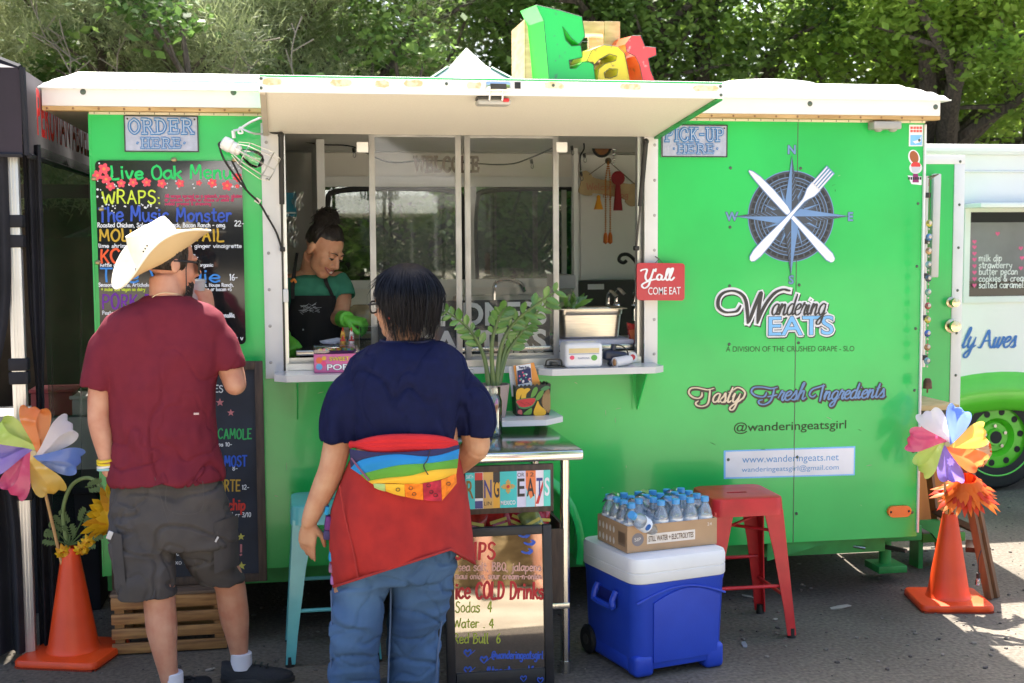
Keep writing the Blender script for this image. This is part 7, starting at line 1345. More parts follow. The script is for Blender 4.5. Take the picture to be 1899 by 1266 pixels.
# ================================================================ cones, pinwheels, flowers
M_cone = mat('orange_cone_plastic', (.85, .075, .008), .42, col2=(.66, .05, .008), scale=4, bump=.04, bscale=30, sss=0)
def cone(label, c, h, rz, hw):
 t = thing('traffic_cone', label, 'traffic cone', c, 'orange traffic cones at the trailer ends'); ro = Matrix.Rotation(rz, 3, 'Z'); m = MB(); c = V(c)
 b2_ = [ro @ V((x, y, 0)) for x, y in rr2d(-hw, hw, -hw, hw, .035, 5)]; m.loft([[c+p*.97+V((0, 0, .004)) for p in b2_], [c+p+V((0, 0, .010)) for p in b2_], [c+p+V((0, 0, .026)) for p in b2_], [c+p*.97+V((0, 0, .034)) for p in b2_], [c+p*.80+V((0, 0, .038)) for p in b2_]], 0); m.build('base_plate', M_cone, t, smooth=40)
 m = MB()
 for k in range(44):
  for s in (-1, 1):
   for a, b_ in (((k-21.5)/22*hw*.92, s*hw*.965), (s*hw*.965, (k-21.5)/22*hw*.92)): m.box(c+ro @ V((a, b_, .0035)), (.006, .006, .008), 0, ro)
 m.build('rubber_teeth', mat('dark_orange_rubber', (.28, .03, .01), .7), t, smooth=None)
 m = MB(); m.lathe([(hw*.64, .036), (hw*.60, .044), (hw*.565, .06), (.034, h-.012), (.032, h), (.029, h), (.030, h-.03), (.03, h-.04)], c, 36, 0); m.build('cone_body', M_cone, t, smooth=40); return t
c1 = gr(137, 1218); c2 = gr(1758, 1119)
h1 = at(133, 1014, c1.y).z; h2 = at(1771, 951, c2.y).z
cone('orange traffic cone by the dark tent holding a pinwheel and a yellow flower', c1, h1, R(-18), .175); cone('orange traffic cone beside the plywood box holding a pinwheel and an orange flower', c2, h2, R(-12), .165)
PC = [srgb(*c, .22) for c in ((185, 215, 80), (250, 110, 30), (225, 215, 225), (85, 120, 215), (240, 180, 50), (235, 60, 110), (120, 90, 205), (150, 190, 90))]
def petalmat(c):
 m = leafmat('petal_film', c, tuple(min(1, q*1.25) for q in c), .45); b = m.node_tree.nodes['Principled BSDF']; b.inputs['Roughness'].default_value = .15; b.inputs['Coat Weight'].default_value = .5; return m
def pinwheel(label, c, r, cols, a0, stick):
 t = thing('pinwheel', label, 'pinwheel', stick[1]); c = V(c); vw = (CAMP-c); vw.z *= .2; vw.normalize(); uu = V((-vw.y, vw.x, 0)).normalized()*-1; uu = V((0, 0, 1)).cross(vw).normalized(); vv = vw.cross(uu).normalized()
 for k, col in enumerate(cols):
  an = a0+2*math.pi*k/len(cols); er = uu*math.cos(an)+vv*math.sin(an); et = -uu*math.sin(an)+vv*math.cos(an); m = MB()
  path = [(.05, 0, .0), (.35, .02, .02), (.70, .06, .05), (.93, .14, .10), (1.02, .26, .22), (.93, .36, .36), (.68, .34, .44), (.40, .18, .42), (.16, .05, .34), (0, 0, .30)]
  wid = [.10, .26, .42, .50, .50, .44, .34, .24, .14, .08]
  pts = [V(p) for p in path]; cs_ = cat_spline(pts, 3); ww = cat_spline([V((w, 0, 0)) for w in wid], 3); nv = 9; vs = []
  for i, p in enumerate(cs_):
   for j in range(nv):
    s = (j/(nv-1)-.5)*ww[i].x; bul = .03*math.cos(s*9)*min(1, i/6)*0+.0; lob = .035*math.cos(j/(nv-1)*12.6)*math.exp(-((i-12)/4.5)**2)
    vs.append(c+(er*(p.x+lob)+et*(p.y+s-.10)+vw*(p.z*.55+.10*abs(s)*(1 if i < 14 else -.2)))*r)
  n_ = len(cs_); m.add(vs, [(i*nv+j, (i+1)*nv+j, (i+1)*nv+j+1, i*nv+j+1) for i in range(n_-1) for j in range(nv-1)], 0); m.build('petal', col, t, smooth=180, flip=False)
 m = MB(); m.cyl(c+vw*r*.14, c+vw*r*.205, .013, .011, 16, 0); m.build('hub', mat('tan_hub', (.55, .42, .24), .4), t)
 m = MB(); m.tube([V(stick[0]), V(stick[1])], .0065, 8); m.build('stick', mat('bamboo_stick', (.52, .30, .13), .6, var=.12, scale=30), t); return t
pms = [petalmat(s2l(*[int(q+(255-q)*.22) for q in c])) for c in ((185, 215, 80), (250, 110, 30), (225, 215, 230), (85, 120, 215), (240, 180, 50), (225, 50, 110), (125, 95, 210))]
P1 = at(62, 838, c1.y-.10); pinwheel('rainbow pinwheel on a bamboo stick in the cone by the dark tent', P1, .172, [pms[3], pms[2], pms[1], pms[0], pms[6], pms[5], pms[4]], R(-25), (P1+V((.0, .04, 0)), c1+V((0, -.005, h1-.25))))
P2_ = at(1757, 822, c2.y-.06); pinwheel('rainbow pinwheel in the cone beside the plywood box', P2_, .165, [pms[4], pms[3], pms[2], pms[5], pms[0], pms[6], pms[1]], R(12), (P2_+V((.0, .04, 0)), c2+V((0, 0, h2-.25))))
def petals(m, c, ax, r, n, w, lay, mi, rr, droop=.2, thick=1):
 u = ax.orthogonal().normalized(); v = ax.cross(u)
 for l in range(lay):
  rl_ = r*(1-.17*l)
  for k in range(n):
   an = 2*math.pi*(k+.5*l+rr.uniform(-.2, .2))/n; d = u*math.cos(an)+v*math.sin(an); sd = (-u*math.sin(an)+v*math.cos(an))*w*rr.uniform(.8, 1.2); L_ = rl_*rr.uniform(.85, 1.1); up_ = ax*(.05+.16*l)*r
   p0 = c+d*r*.08+up_*.3; p1 = c+d*L_*.5+up_+ax*r*.10*(1-droop); p2 = c+d*L_*.82+up_*.9-ax*r*droop*.3; p3 = c+d*L_+up_*.7-ax*r*droop*rr.uniform(.5, 1.2)
   o = [p0-sd*.25, p0+sd*.25, p1-sd*.5, p1+ax*.004, p1+sd*.5, p2-sd*.42, p2+ax*.003, p2+sd*.42, p3]
   m.add(o, [(0, 1, 3), (0, 3, 2), (1, 4, 3), (2, 3, 6, 5), (3, 4, 7, 6), (5, 6, 8), (6, 7, 8)], mi+(rr.random() < .4))
rr = random.Random(12)
M_yp = leafmat('yellow_petal', (.70, .36, .01), (.85, .55, .02), .3); M_yp2 = leafmat('amber_petal', (.62, .25, .01), (.8, .40, .02), .3); M_op = leafmat('orange_petal', (.75, .10, .01), (.85, .20, .015), .3); M_rp = leafmat('scarlet_petal', (.55, .025, .01), (.7, .06, .01), .3)
fc = at(196, 950, c1.y-.03); t = thing('silk_flower', 'large yellow silk flower drooping from the cone by the dark tent', 'flower', c1+V((.01, 0, h1))); ax = V((.75, -.55, -.25)).normalized(); m = MB(); petals(m, fc, ax, .125, 18, .034, 4, 0, rr, .1); m.build('petals', [M_yp, M_yp2], t, smooth=60, flip=False)
m = MB(); m.ball(fc+ax*.03, (.028, .028, .028), 0, 12, 8); m.build('flower_centre', pl((.35, .08, .01)), t)
m = MB(); m.tube(cat_spline([c1+V((0, 0, h1-.1)), at(122, 1000, c1.y), at(117, 945, c1.y), at(133, 900, c1.y-.01), at(165, 886, c1.y-.02), at(190, 910, c1.y-.03), fc-ax*.02], 6), .008, 8); m.build('flower_stem', mat('silk_stem', (.18, .26, .10), .7, var=.1), t)
m = MB()
for cx_, cy2, ang_ in ((105, 985, 2.6), (118, 965, 2.2), (165, 975, .6), (172, 990, .1), (155, 960, 1.1), (130, 990, 1.7), (172, 902, .3), (100, 1000, 2.9), (160, 1003, -.2)):
 P = at(cx_, cy2, c1.y-.02-.02*math.sin(cx_)); b0 = V((c1.x, c1.y-.01, h1+.01)) if cy2 > 920 else P-V((.03, 0, 0)); d = V((math.cos(ang_), -.25, math.sin(ang_))).normalized(); n_ = d.cross(V((0, -1, .2))).normalized(); m.tube([b0, P], .003, 5)
 for k in range(5):
  for s in (-1, 1):
   q = P+d*(.012*k-.02); e = (d*.6+n_*s).normalized(); w = e.cross(V((0, -1, 0))).normalized()*.008; L_ = .038-.004*abs(k-2); m.add([q, q+e*L_*.5+w, q+e*L_, q+e*L_*.5-w], [(0, 1, 2, 3)], 0)
m.build('fern_leaves', leafmat('silk_leaves', (.07, .12, .04), (.13, .20, .07), .25), t, smooth=None, flip=False)
m = MB()
for px, py in ((118, 1024), (152, 1018), (165, 1005)): P = at(px, py, c1.y-.03); petals(m, P, V((.2, -.9, -.3)).normalized(), .036, 9, .014, 2, 0, rr, .3)
m.build('small_blooms', [M_yp, M_yp2], t, smooth=60, flip=False)
fc = at(1792, 918, c2.y-.02); t = thing('silk_flower', 'flame orange silk gerbera on top of the cone beside the plywood box', 'flower', c2+V((0, 0, h2))); ax = V((-.2, -.42, .9)).normalized(); m = MB(); petals(m, fc, ax, .155, 28, .026, 4, 0, rr, .16); m.build('petals', [M_op, M_rp], t, smooth=60, flip=False)
m = MB(); m.tube([c2+V((0, 0, h2-.12)), fc.lerp(c2+V((0, 0, h2)), .5), fc], .008, 8); m.build('flower_stem', mat('white_stem', (.6, .6, .55), .6), t)
m = MB(); m.ball(fc+ax*.02, (.03, .03, .016), 0, 12, 8); m.build('flower_centre', pl((.05, .02, .01)), t)
fc = at(1818, 834, c2.y+.10); t = thing('silk_flower', 'pale orange and white silk flower half hidden by the pinwheel', 'flower', c2+V((0.02, 0.02, h2))); ax = V((.75, -.6, .2)).normalized(); m = MB(); petals(m, fc, ax, .095, 18, .02, 3, 0, rr, .2); m.build('petals', [leafmat('peach_petal', (.75, .35, .15), (.8, .7, .5), .3), M_op], t, smooth=60, flip=False); m = MB(); m.tube(cat_spline([c2+V((.01, .01, h2-.1)), c2+V((.03, .05, h2+.15)), fc-ax*.01], 5), .006, 7); m.build('flower_stem', M_stem, t)
# ================================================================ plywood box, step, ladder
M_ply = mat('orange_plywood', (.66, .235, .05), .6, col2=(.52, .165, .03), scale=5, stretch=(4, 4, .5)); Mb = M_dark
yA = .55; pA, pB = at(1700, 980, yA), at(1770, 980, yA); zP = at(1740, 757, yA).z; x0 = X1+.075
m = MB(); xe = at(1768, 900, yA).x; zl = at(1740, 979, yA).z; m.bx(x0, xe, yA, yA+.02, zl, zP-.05, 0); m.bx(xe-.02, xe, yA+.021, DY-.03, zl, zP-.05, 0)
kp = at(1755.5, 891, yA-.002); m.poly([kp+V((.016*math.cos(a), 0, .017*math.sin(a))) for a in [2*math.pi*k/20 for k in range(20)]], 1)
zt4 = at(1757, 748, yA).z; m.bx(x0, xe-.01, yA-.06, DY-.03, zt4-.025, zt4, 2); m.bx(x0, xe-.02, yA+.03, DY-.04, zP-.05, zt4-.026, 3)  # last block is dark to stand in for the shadowed gap below the top
tag(m.build('plywood_box', [M_ply, pl((.18, .07, .02)), Mp, M_dark], None, smooth=None), 'orange plywood box with a pine top standing by the trailer door', 'box')
sy2 = .40; A, B = at(1716, 988, sy2), at(1790, 1005, sy2); st_ = thing('door_step', 'green metal step with a grey tread beneath the trailer door', 'step', ((A.x+B.x)/2, sy2+.1, 0)); m = MB(); z1_ = at(1740, 989, sy2).z; z0_ = at(1740, 1005, sy2).z; xs0 = at(1712, 1000, sy2).x; m.bx(xs0, B.x, sy2, sy2+.22, z0_, z1_, 0, .002); m.build('step_frame', mat('leaf_green_steel', (.06, .26, .035), .45), st_); m = MB(); m.bx(xs0+.004, B.x-.004, sy2+.004, sy2+.216, z1_+.0005, z1_+.006, 0); m.build('tread', pl((.22, .2, .17), .9), st_)
for dx in (xs0+.02, B.x-.02): m = MB(); m.bx(dx-.012, dx+.012, sy2+.06, sy2+.16, 0, z0_-.0005, 0); m.build('leg', M_greenflat, st_)
ft = gr(1846, 1110); tpz = 1.02; M_lad = mat('stained_ladder_wood', (.20, .085, .03), .6, col2=(.12, .05, .018), scale=8, stretch=(6, 6, .6)); ld = thing('wooden_easel', 'brown wooden folding easel leaning beside the white truck', 'easel', (ft.x, ft.y+.2, 0)); top = at(1785, 862, ft.y+.10)
dir_ = (ft-top); 
for k, off in enumerate((0, .042)):
 m = MB(); a = top+V((off, .02*k, 0)); b_ = ft+V((off-.03, .02*k, 0)); m.tube([a-(b_-a)*.25, b_], .024, 4, 0, flat=.9, upv=(0, 1, .2)); m.build('leg', M_lad, ld, smooth=None)
m = MB(); a = top+V((-.02, .30, 0)); b_ = V((ft.x+.06, ft.y+.62, 0)); m.tube([a-(b_-a)*.2, b_], .022, 4, 0, flat=.9, upv=(0, 1, .2)); m.build('leg', M_lad, ld, smooth=None)
m = MB(); z = at(1810, 1015, ft.y).z; f_ = top.lerp(ft, .50); g_ = (top+V((-.02, .30, 0))).lerp(V((ft.x+.06, ft.y+.62, 0)), .50); m.tube([f_, g_], .02, 4, 0, upv=(0, 0, 1)); f_ = top.lerp(ft, .62); m.tube([f_-V((.06, -.05, 0)), f_+V((0, .02, 0))], .03, 4, 0, upv=(0, 0, 1), flat=1.0); m.build('cross_bar', mat('dark_stained_bar', (.06, .03, .018), .6), ld, smooth=None)
P = at(1814, 1072, ft.y-.03); m = MB(); m.tube(cat_spline([at(1820, 1020, ft.y-.02), at(1815, 1036, ft.y-.03), P+V((0, 0, .02))], 4), .0025, 5, 0); m.cyl(P+V((0, 0, .025)), P, .009, None, 10, 0); m.lathe([(.008, 0), (.012, -.01), (.013, -.03), (.001, -.036)], P, 12, 1); tag(m.build('hanging_bulb', [M_black, glassmat('lamp_bulb', (.95, .95, .95), .2)]), 'small clear bulb on a black wire hanging from the easel', 'bulb')
# ================================================================ the place behind the photographer, mirrored in the glass, gloss paint and drinks board; oaks added
cw_ = thing('canopy_tent', 'white pitched canopy tent mirrored in the service window glass', 'tent', (.5, -12.2, 0)); m = MB()
def can2(u, v):
 a = 2*math.pi*u; k = max(abs(math.cos(a)), abs(math.sin(a))); s = v*1.9/k; return V((.5+s*math.cos(a), -12.2+s*math.sin(a), 3.7-1.35*v**.8))
m.grid(can2, 40, 8, 0, cu=True); m.build('canopy_roof', mat('sunlit_canvas', (.8, .8, .78), .8), cw_, smooth=60); m = MB()
for a, b_ in (((-1.4, -10.3), (2.4, -10.3)), ((2.4, -10.3), (2.4, -14.1)), ((-1.4, -14.1), (2.4, -14.1)), ((-1.4, -10.3), (-1.4, -14.1))): m.poly([(a[0], a[1], 2.1), (b_[0], b_[1], 2.1), (b_[0], b_[1], 2.37), (a[0], a[1], 2.37)], 0)
m.build('valance', mat('canvas_valance', (.78, .78, .76), .8), cw_, smooth=None)
for x_, y_ in ((-1.37, -10.33), (2.37, -10.33), (-1.37, -14.07), (2.37, -14.07)): m = MB(); m.bx(x_-.02, x_+.02, y_-.02, y_+.02, 0, 2.35, 0); m.build('canopy_leg', M_alu, cw_)
tree('oak_tree', 'broad dark oak added behind the photographer as a reflection for the menu board', -5.5, -17, 8, 3.6, M_oakB, 21, 12000, .2, low=.2, group=None)  # unseen oaks added so the gloss board and paint have something to reflect
tree('oak_tree', 'bright oak added behind the photographer as a reflection for the green paint', 7.5, -16, 7.5, 3.4, M_oakA, 22, 12000, .2, low=.2, group=None)
tree('oak_tree', 'distant oak added behind the white mirrored tent', 1.5, -22, 9, 4.2, M_oakB, 23, 14000, .22, low=.2, group=None)
hb_ = MB(); hcx, hcy = 1.5, -4.15
hb_.box((hcx, hcy-.12, .22), (1.7, .46, .42), 0, Matrix.Rotation(.1, 3, 'Z'), .03, 2); rr = random.Random(31)
for k in range(900):
 p = V((hcx+rr.uniform(-.85, .85), hcy-.12+rr.choice([-.24, .24, rr.uniform(-.24, .24)]), rr.uniform(.02, .44))); d = V((rr.uniform(-1, 1), rr.uniform(-.5, .5), rr.uniform(-.5, .5))).normalized()*.06; hb_.add([p, p+d, p+d+V((0, 0, .005)), p+V((0, 0, .005))], [(0, 1, 2, 3)], 1)
tag(hb_.build('straw_bale', [mat('straw', (.32, .24, .12), .9, col2=(.18, .13, .06), scale=18, stretch=(.4, 3, 3), bump=.5), pl((.36, .28, .14), .9)], None), 'golden straw bale mirrored in the drinks board', 'straw bale')
# ================================================================ people
def skinmat(name, c, rough=.48): return mat(name, c, rough, col2=(c[0]*.86, c[1]*.70, c[2]*.66), scale=16, bump=.10, bscale=220, sss=.12, spec=.4)
def remesh(mb, name, mats, parent, voxel=.006, it=5, fac=.5, disp=None, smooth=180):
 me = bpy.data.meshes.new('tmp'); me.from_pydata([tuple(p) for p in mb.v], [], mb.f)
 bm = bmesh.new(); bm.from_mesh(me); bmesh.ops.recalc_face_normals(bm, faces=bm.faces[:]); bm.to_mesh(me); bm.free()
 ob = bpy.data.objects.new('tmp', me); C.objects.link(ob)
 r = ob.modifiers.new('r', 'REMESH'); r.mode = 'VOXEL'; r.voxel_size = voxel
 s = ob.modifiers.new('s', 'SMOOTH'); s.iterations = it; s.factor = fac
 dg = bpy.context.evaluated_depsgraph_get(); m2 = bpy.data.meshes.new_from_object(ob.evaluated_get(dg)); bpy.data.objects.remove(ob); bpy.data.meshes.remove(me)
 root = V((0, 0, 0)); q = parent
 while q is not None: root += V(q.location); q = q.parent
 nr = [v.normal.copy() for v in m2.vertices]
 for v in m2.vertices:
  if disp is not None: v.co = v.co+nr[v.index]*disp(v.co, nr[v.index])
 for v in m2.vertices: v.co = v.co-root
 for m_ in (mats if isinstance(mats, list) else [mats]): m2.materials.append(m_)
 m2.name = name; m2.shade_smooth(); o = bpy.data.objects.new(name, m2); C.objects.link(o); o.parent = parent; return o
def rpx(y, xl, xr, Y, dep, n=28, p=2.4, tilt=0, yaw=0):
 c = at((xl+xr)/2, y, Y); hw = (at(xr, y, Y)-at(xl, y, Y)).length/2; out = []
 for k in range(n):
  a = 2*math.pi*k/n; ca, sa = math.cos(a), math.sin(a); x = math.copysign(abs(ca)**(2/p), ca)*hw; yy = math.copysign(abs(sa)**(2/p), sa)*dep
  out.append(c+V((x*math.cos(yaw)-yy*math.sin(yaw), x*math.sin(yaw)+yy*math.cos(yaw), tilt*yy)))
 return out
def lpx(mb, pts, n=16, flat=1.0):                        # limb through (px, py, Y, radius)
 P = [at(a, b, c) for a, b, c, r in pts]; rs = [p[3] for p in pts]
 Q = cat_spline(P, 5); rq = [v.x for v in cat_spline([V((r, 0, 0)) for r in rs], 5)]
 mb.tube(Q, rq, n, 0, flat=flat); mb.ball(P[0], rs[0]*.98); mb.ball(P[-1], rs[-1]*.98)
def sleeve(mb, pts, hole=.05, n=18, wall=.010):          # sleeve with a hollow end
 P = [at(a, b, c) for a, b, c, r in pts]; rs = [p[3] for p in pts]; Q = cat_spline(P, 5); rq = [v.x for v in cat_spline([V((r, 0, 0)) for r in rs], 5)]
 d = (Q[-1]-Q[-2]).normalized(); Q2 = Q+[Q[-1]+d*.001, Q[-1]-d*hole*.5, Q[-1]-d*hole]; r2 = rq+[rq[-1]-wall, rq[-1]-wall, rq[-1]-wall-.004]
 u0 = d.orthogonal().normalized()
 # parallel frame built by hand so the folded-back rings keep their orientation
 vs = []; fs = []; pu = None
 for i, p in enumerate(Q2):
  t = d if i >= len(Q)-1 else (Q[min(i+1, len(Q)-1)]-Q[max(i-1, 0)]).normalized(); u = (u0 if pu is None else pu); u = (u-t*u.dot(t)).normalized(); pu = u; w = t.cross(u)
  for j in range(n): a = 2*math.pi*j/n; vs.append(p+(u*math.cos(a)+w*math.sin(a))*r2[i])
 k = len(Q2)
 for i in range(k-1):
  for j in range(n): fs.append((i*n+j, i*n+(j+1) % n, (i+1)*n+(j+1) % n, (i+1)*n+j))
 fs.append(tuple(range(n))[::-1]); fs.append(tuple((k-1)*n+j for j in range(n))); mb.add(vs, fs, 0)
def hframe(face, upv=(0, 0, 1)):
 f = V(face).normalized(); u = V(upv); u = (u-f*u.dot(f)).normalized(); r = f.cross(u); return lambda x, y, z, r=r, f=f, u=u: r*x-f*y+u*z, Matrix((r, -f, u)).transposed()
def head(mb, c, face, upv=(0, 0, 1), s=1.0, smile=0):
 F, M_ = hframe(face, upv); c = V(c)
 def el(x, y, z, rx, ry, rz, n=18): mb.ball(c+F(x*s, y*s, z*s), (rx*s, ry*s, rz*s), 0, n, 12, M_)
 el(0, .012, .032, .074, .094, .085); el(0, -.030, -.028, .060, .062, .088); el(0, -.052, -.088, .036, .036, .030); el(0, -.03, -.075, .050, .045, .035)
 for x in (-1, 1):
  el(x*(.030+.003*smile), -.058, -.032+.004*smile, .028, .026, .034); el(x*.025, -.078, .020, .026, .014, .012); el(x*.075, .012, -.010, .008, .019, .031); el(x*.011, -.098, -.036, .009, .010, .008)
 mb.tube([c+F(0, -.086*s, .014*s), c+F(0, -.100*s, -.012*s), c+F(0, -.114*s, -.031*s), c+F(0, -.100*s, -.042*s)], [.009*s, .011*s, .0125*s, .009*s], 10)
 el(0, -.089, -.060, .024, .010, .007); el(0, -.086, -.073, .021, .011, .007)
 return F, M_
def hand_shape(mb, w, d, n, s, curls, thumb, k=1.0, spread=.0):
 """w wrist point, d towards the fingers, n back-of-hand normal, s towards the thumb side"""
 d, n, s = V(d).normalized(), V(n), V(s); n = (n-d*n.dot(d)).normalized(); s = (s-d*s.dot(d)-n*s.dot(n)).normalized(); w = V(w)
 rings = []
 for t, hw, hh in ((-.01, .027, .021), (.02, .031, .019), (.05, .039, .017), (.085, .041, .014), (.097, .036, .010)):
  rings.append([w+d*t*k+(s*math.copysign(abs(math.cos(a))**.8, math.cos(a))*hw+n*math.sin(a)*hh)*k for a in [2*math.pi*j/16 for j in range(16)]])
 mb.loft(rings, 0)
 for i, (off, ln, r) in enumerate(((.030, .074, .0088), (.0105, .082, .0092), (-.0095, .077, .0088), (-.029, .060, .0078))):
  p = w+d*.088*k+s*off*k; dd = (d+s*(off*spread*18)).normalized(); cu = curls[i]; pts = [p-dd*.02*k, p]; a = 0
  for sg in (.46, .32, .22):
   a += cu*(1.0 if sg == .46 else .9); v = dd*math.cos(a)-n*math.sin(a); p = p+v*ln*sg*k; pts.append(p)
  mb.tube(pts, [r*k, r*1.04*k, r*1.0*k, r*.92*k, r*.72*k], 10); mb.ball(pts[-1], r*.72*k, 0, 8, 6)
 b = w+d*.022*k+s*.026*k-n*.006*k; td = (d*.75+s*.75*(1-thumb)-n*(.25+.8*thumb)).normalized(); p1 = b+td*.042*k; t2 = (td+d*.55-n*.3*thumb-s*.35).normalized(); p2 = p1+t2*.032*k; p3 = p2+(t2+d*.2).normalized()*.024*k
 mb.tube([b-td*.012*k, b, p1, p2, p3], [.014*k, .0145*k, .0115*k, .0105*k, .008*k], 10); mb.ball(p3, .008*k, 0, 8, 6)
def N3(p, a, b, c, s=0): return noise.noise(V((p.x*a+s, p.y*b+s*1.7, p.z*c-s)))
def crease(p, a, b, c, s, w=.07, d=.010):
 q = abs(N3(p, a, b, c, s)+.35*N3(p, a*2.3, b*2.3, c*2.3, s+3)); return -d*max(0, 1-q/w)**1.3
def folds(amp, fine=.3):
 def f(p, n):
  a = N3(p, 7, 7, 3.2, 1); b = 1-abs(N3(p, 9, 9, 5, 4))*2.2; return amp*(a*.9+max(-.4, b)*.5)+amp*fine*N3(p, 26, 26, 16, 2)
 return f
# ---------------------------------------------------------------- man in the maroon shirt
MY = -.72
sk1 = skinmat('fair_ruddy_skin', (.52, .27, .185)); man = thing('person', 'man in a maroon shirt, grey cargo shorts and cream cowboy hat facing the menu board', 'person', at(325, 1262, -.65)*1)
man.location.z = 0
b = MB()
hc = at(316, 487, MY+.02); face = V((.86, .46, -.08)); F1, HM1 = head(b, hc, face)
b.tube([hc+F1(0, .02, -.05), at(308, 545, MY), at(305, 590, MY)], [.056, .060, .075], 18)
b.loft([rpx(575, 262, 355, MY, .07), rpx(600, 215, 395, MY, .095), rpx(660, 212, 396, MY, .11), rpx(760, 212, 396, MY, .105), rpx(850, 214, 402, MY, .105), rpx(920, 212, 410, MY, .11), rpx(965, 215, 415, MY, .11)], 0)
lpx(b, [(222, 612, MY, .052), (192, 690, MY-.02, .047), (184, 765, MY-.03, .042), (188, 800, MY-.035, .040), (196, 840, MY-.045, .031), (203, 872, MY-.05, .028)])      # his hanging arm
hand_shape(b, at(206, 872, MY-.045), (.42, .12, -1), (-.9, -.4, 0), (.1, .9, 0), (.25, .25, .25, .25), .3)
elb = (436, 712, MY-.02); lpx(b, [(392, 625, MY, .046), (420, 668, MY-.005, .048), elb+(.042,)])
wr = at(388, 585, MY+.25); E_ = at(*elb); b.tube(cat_spline([E_, E_.lerp(wr, .35)+V((.01, 0, 0)), wr], 6), [.042, .043, .043, .044, .044, .043, .042, .041, .039, .037, .034, .031, .028], 16); b.ball(E_, .042)
hand_shape(b, wr, (-.18, .05, 1), (.75, -.65, .2), (-.65, -.7, 0), (.75, .8, .85, .95), .55)
for pts in ([(272, 960, MY-.02, .085), (285, 1040, MY-.04, .072), (294, 1095, MY-.05, .061), (297, 1130, MY-.06, .058), (300, 1165, MY-.07, .057), (305, 1205, MY-.08, .046), (312, 1245, MY-.085, .036), (318, 1268, MY-.085, .036)],
   [(362, 960, MY, .085), (400, 1035, MY+.05, .070), (424, 1078, MY+.07, .059), (430, 1110, MY+.085, .058), (435, 1145, MY+.095, .056), (440, 1180, MY+.10, .044), (444, 1215, MY+.105, .034), (445, 1238, MY+.11, .034)]): lpx(b, pts)
fl = gr(322, 1310); fl_c = V((at(318, 1268, MY-.085).x, MY-.085, .05)); fr_c = V((at(446, 1238, MY+.11).x, MY+.10, .05))
for fc, dr in ((fl_c, V((.55, .83, 0))), (fr_c, V((.93, -.12, 0)))):
 b.tube([fc+V((0, 0, .06)), fc-dr*.01, fc+dr*.10-V((0, 0, .022)), fc+dr*.16-V((0, 0, .022))], [.034, .033, .022, .018], 12)
body1 = remesh(b, 'body', sk1, man, .0055, 3)
m = MB()                                                 # shirt
m.loft([rpx(549, 268, 352, MY+.005, .066), rpx(558, 256, 364, MY, .080), rpx(568, 226, 390, MY, .098), rpx(584, 198, 412, MY, .112), rpx(610, 184, 424, MY, .122), rpx(650, 190, 416, MY, .136), rpx(700, 200, 406, MY, .142), rpx(770, 211, 397, MY, .138), rpx(830, 209, 403, MY, .148), rpx(868, 201, 414, MY, .162), rpx(888, 202, 417, MY, .167), rpx(890, 205, 414, MY, .160), rpx(862, 212, 406, MY, .146)], 0)
sleeve(m, [(246, 625, MY, .075), (206, 645, MY-.01, .074), (187, 690, MY-.02, .066), (181, 722, MY-.025, .064)]); sleeve(m, [(366, 620, MY, .075), (404, 636, MY-.005, .073), (420, 664, MY-.01, .066), (424, 684, MY-.012, .062)])
def shirtf(amp):
 g = folds(amp)
 def f(p, n):
  z = p.z; side = abs(p.x-man.location.x-(-.03)); low = max(0, min(1, (1.28-z)/.35)); diag = math.sin((p.x*1.1+z*1.0)*34+N3(p, 5, 5, 5)*3)*.5; return crease(p, 4.5, 4.5, 2.6, 3, .06, .010)*(.35+low)+crease(p, 6, 6, 7, 8, .06, .008)*low+g(p, n)*(.35+.8*low)+amp*.7*diag*low*max(0, min(1, .5-n.y))+.004*math.sin((p.x*.5-p.z)*26+N3(p, 4, 4, 4, 6)*4)*(1-low)
 return f
M_mar = mat('maroon_cotton', (.15, .016, .030), .85, col2=(.132, .014, .028), scale=25, bump=.12, bscale=500, wr=.7, spec=.2)
shirt1 = remesh(m, 'shirt', M_mar, man, .0065, 14, disp=shirtf(.013))
m = MB(); m.tube([p for p in rpx(552, 268, 352, MY+.005, .070)], .0055, 6, 0, True); m.build('collar_rib', mat('maroon_rib', (.13, .018, .032), .9), shirt1)
m = MB(); P = at(364, 767, MY-.152); m.box(P, (.018, .002, .007), 0); m.build('hem_label', pl((.5, .35, .35)), shirt1)
m = MB()                                                 # shorts
m.loft([rpx(872, 214, 406, MY, .122), rpx(905, 207, 416, MY, .138), rpx(950, 202, 428, MY, .148), rpx(985, 202, 434, MY, .145), rpx(1010, 208, 436, MY, .135)], 0)
def leg_tube(rs, hole=26):
 R_ = [rpx(*r) for r in rs]; y, xl, xr, Y, d = rs[-1]; R_ += [rpx(y+1, xl+5, xr-5, Y, d-.012), rpx(y-hole, xl+7, xr-7, Y, d-.016)]; m.loft(R_, 0)
leg_tube([(960, 204, 322, MY-.02, .118), (1010, 204, 325, MY-.03, .112), (1060, 211, 325, MY-.045, .105), (1104, 219, 327, MY-.05, .100)]); leg_tube([(960, 312, 430, MY+.0, .118), (1005, 326, 438, MY+.02, .112), (1045, 345, 443, MY+.05, .104), (1078, 372, 450, MY+.065, .094)])
def shortf(p, n):
 return crease(p, 4, 4, 8, 2, .09, .013)+crease(p, 7, 7, 5, 9, .05, .007)+.012*N3(p, 6, 6, 9, 3)+.011*(1-abs(N3(p, 5, 5, 13, 7))*2.4)*.6+.0014*N3(p, 40, 40, 40, 1)
M_short = mat('washed_charcoal_canvas', (.068, .060, .060), .88, col2=(.045, .041, .044), scale=7, bump=.12, bscale=420, wr=.4, wsc=5, wst=(1, 1, 1.6))
shorts = remesh(m, 'cargo_shorts', M_short, man, .0065, 4, disp=shortf)
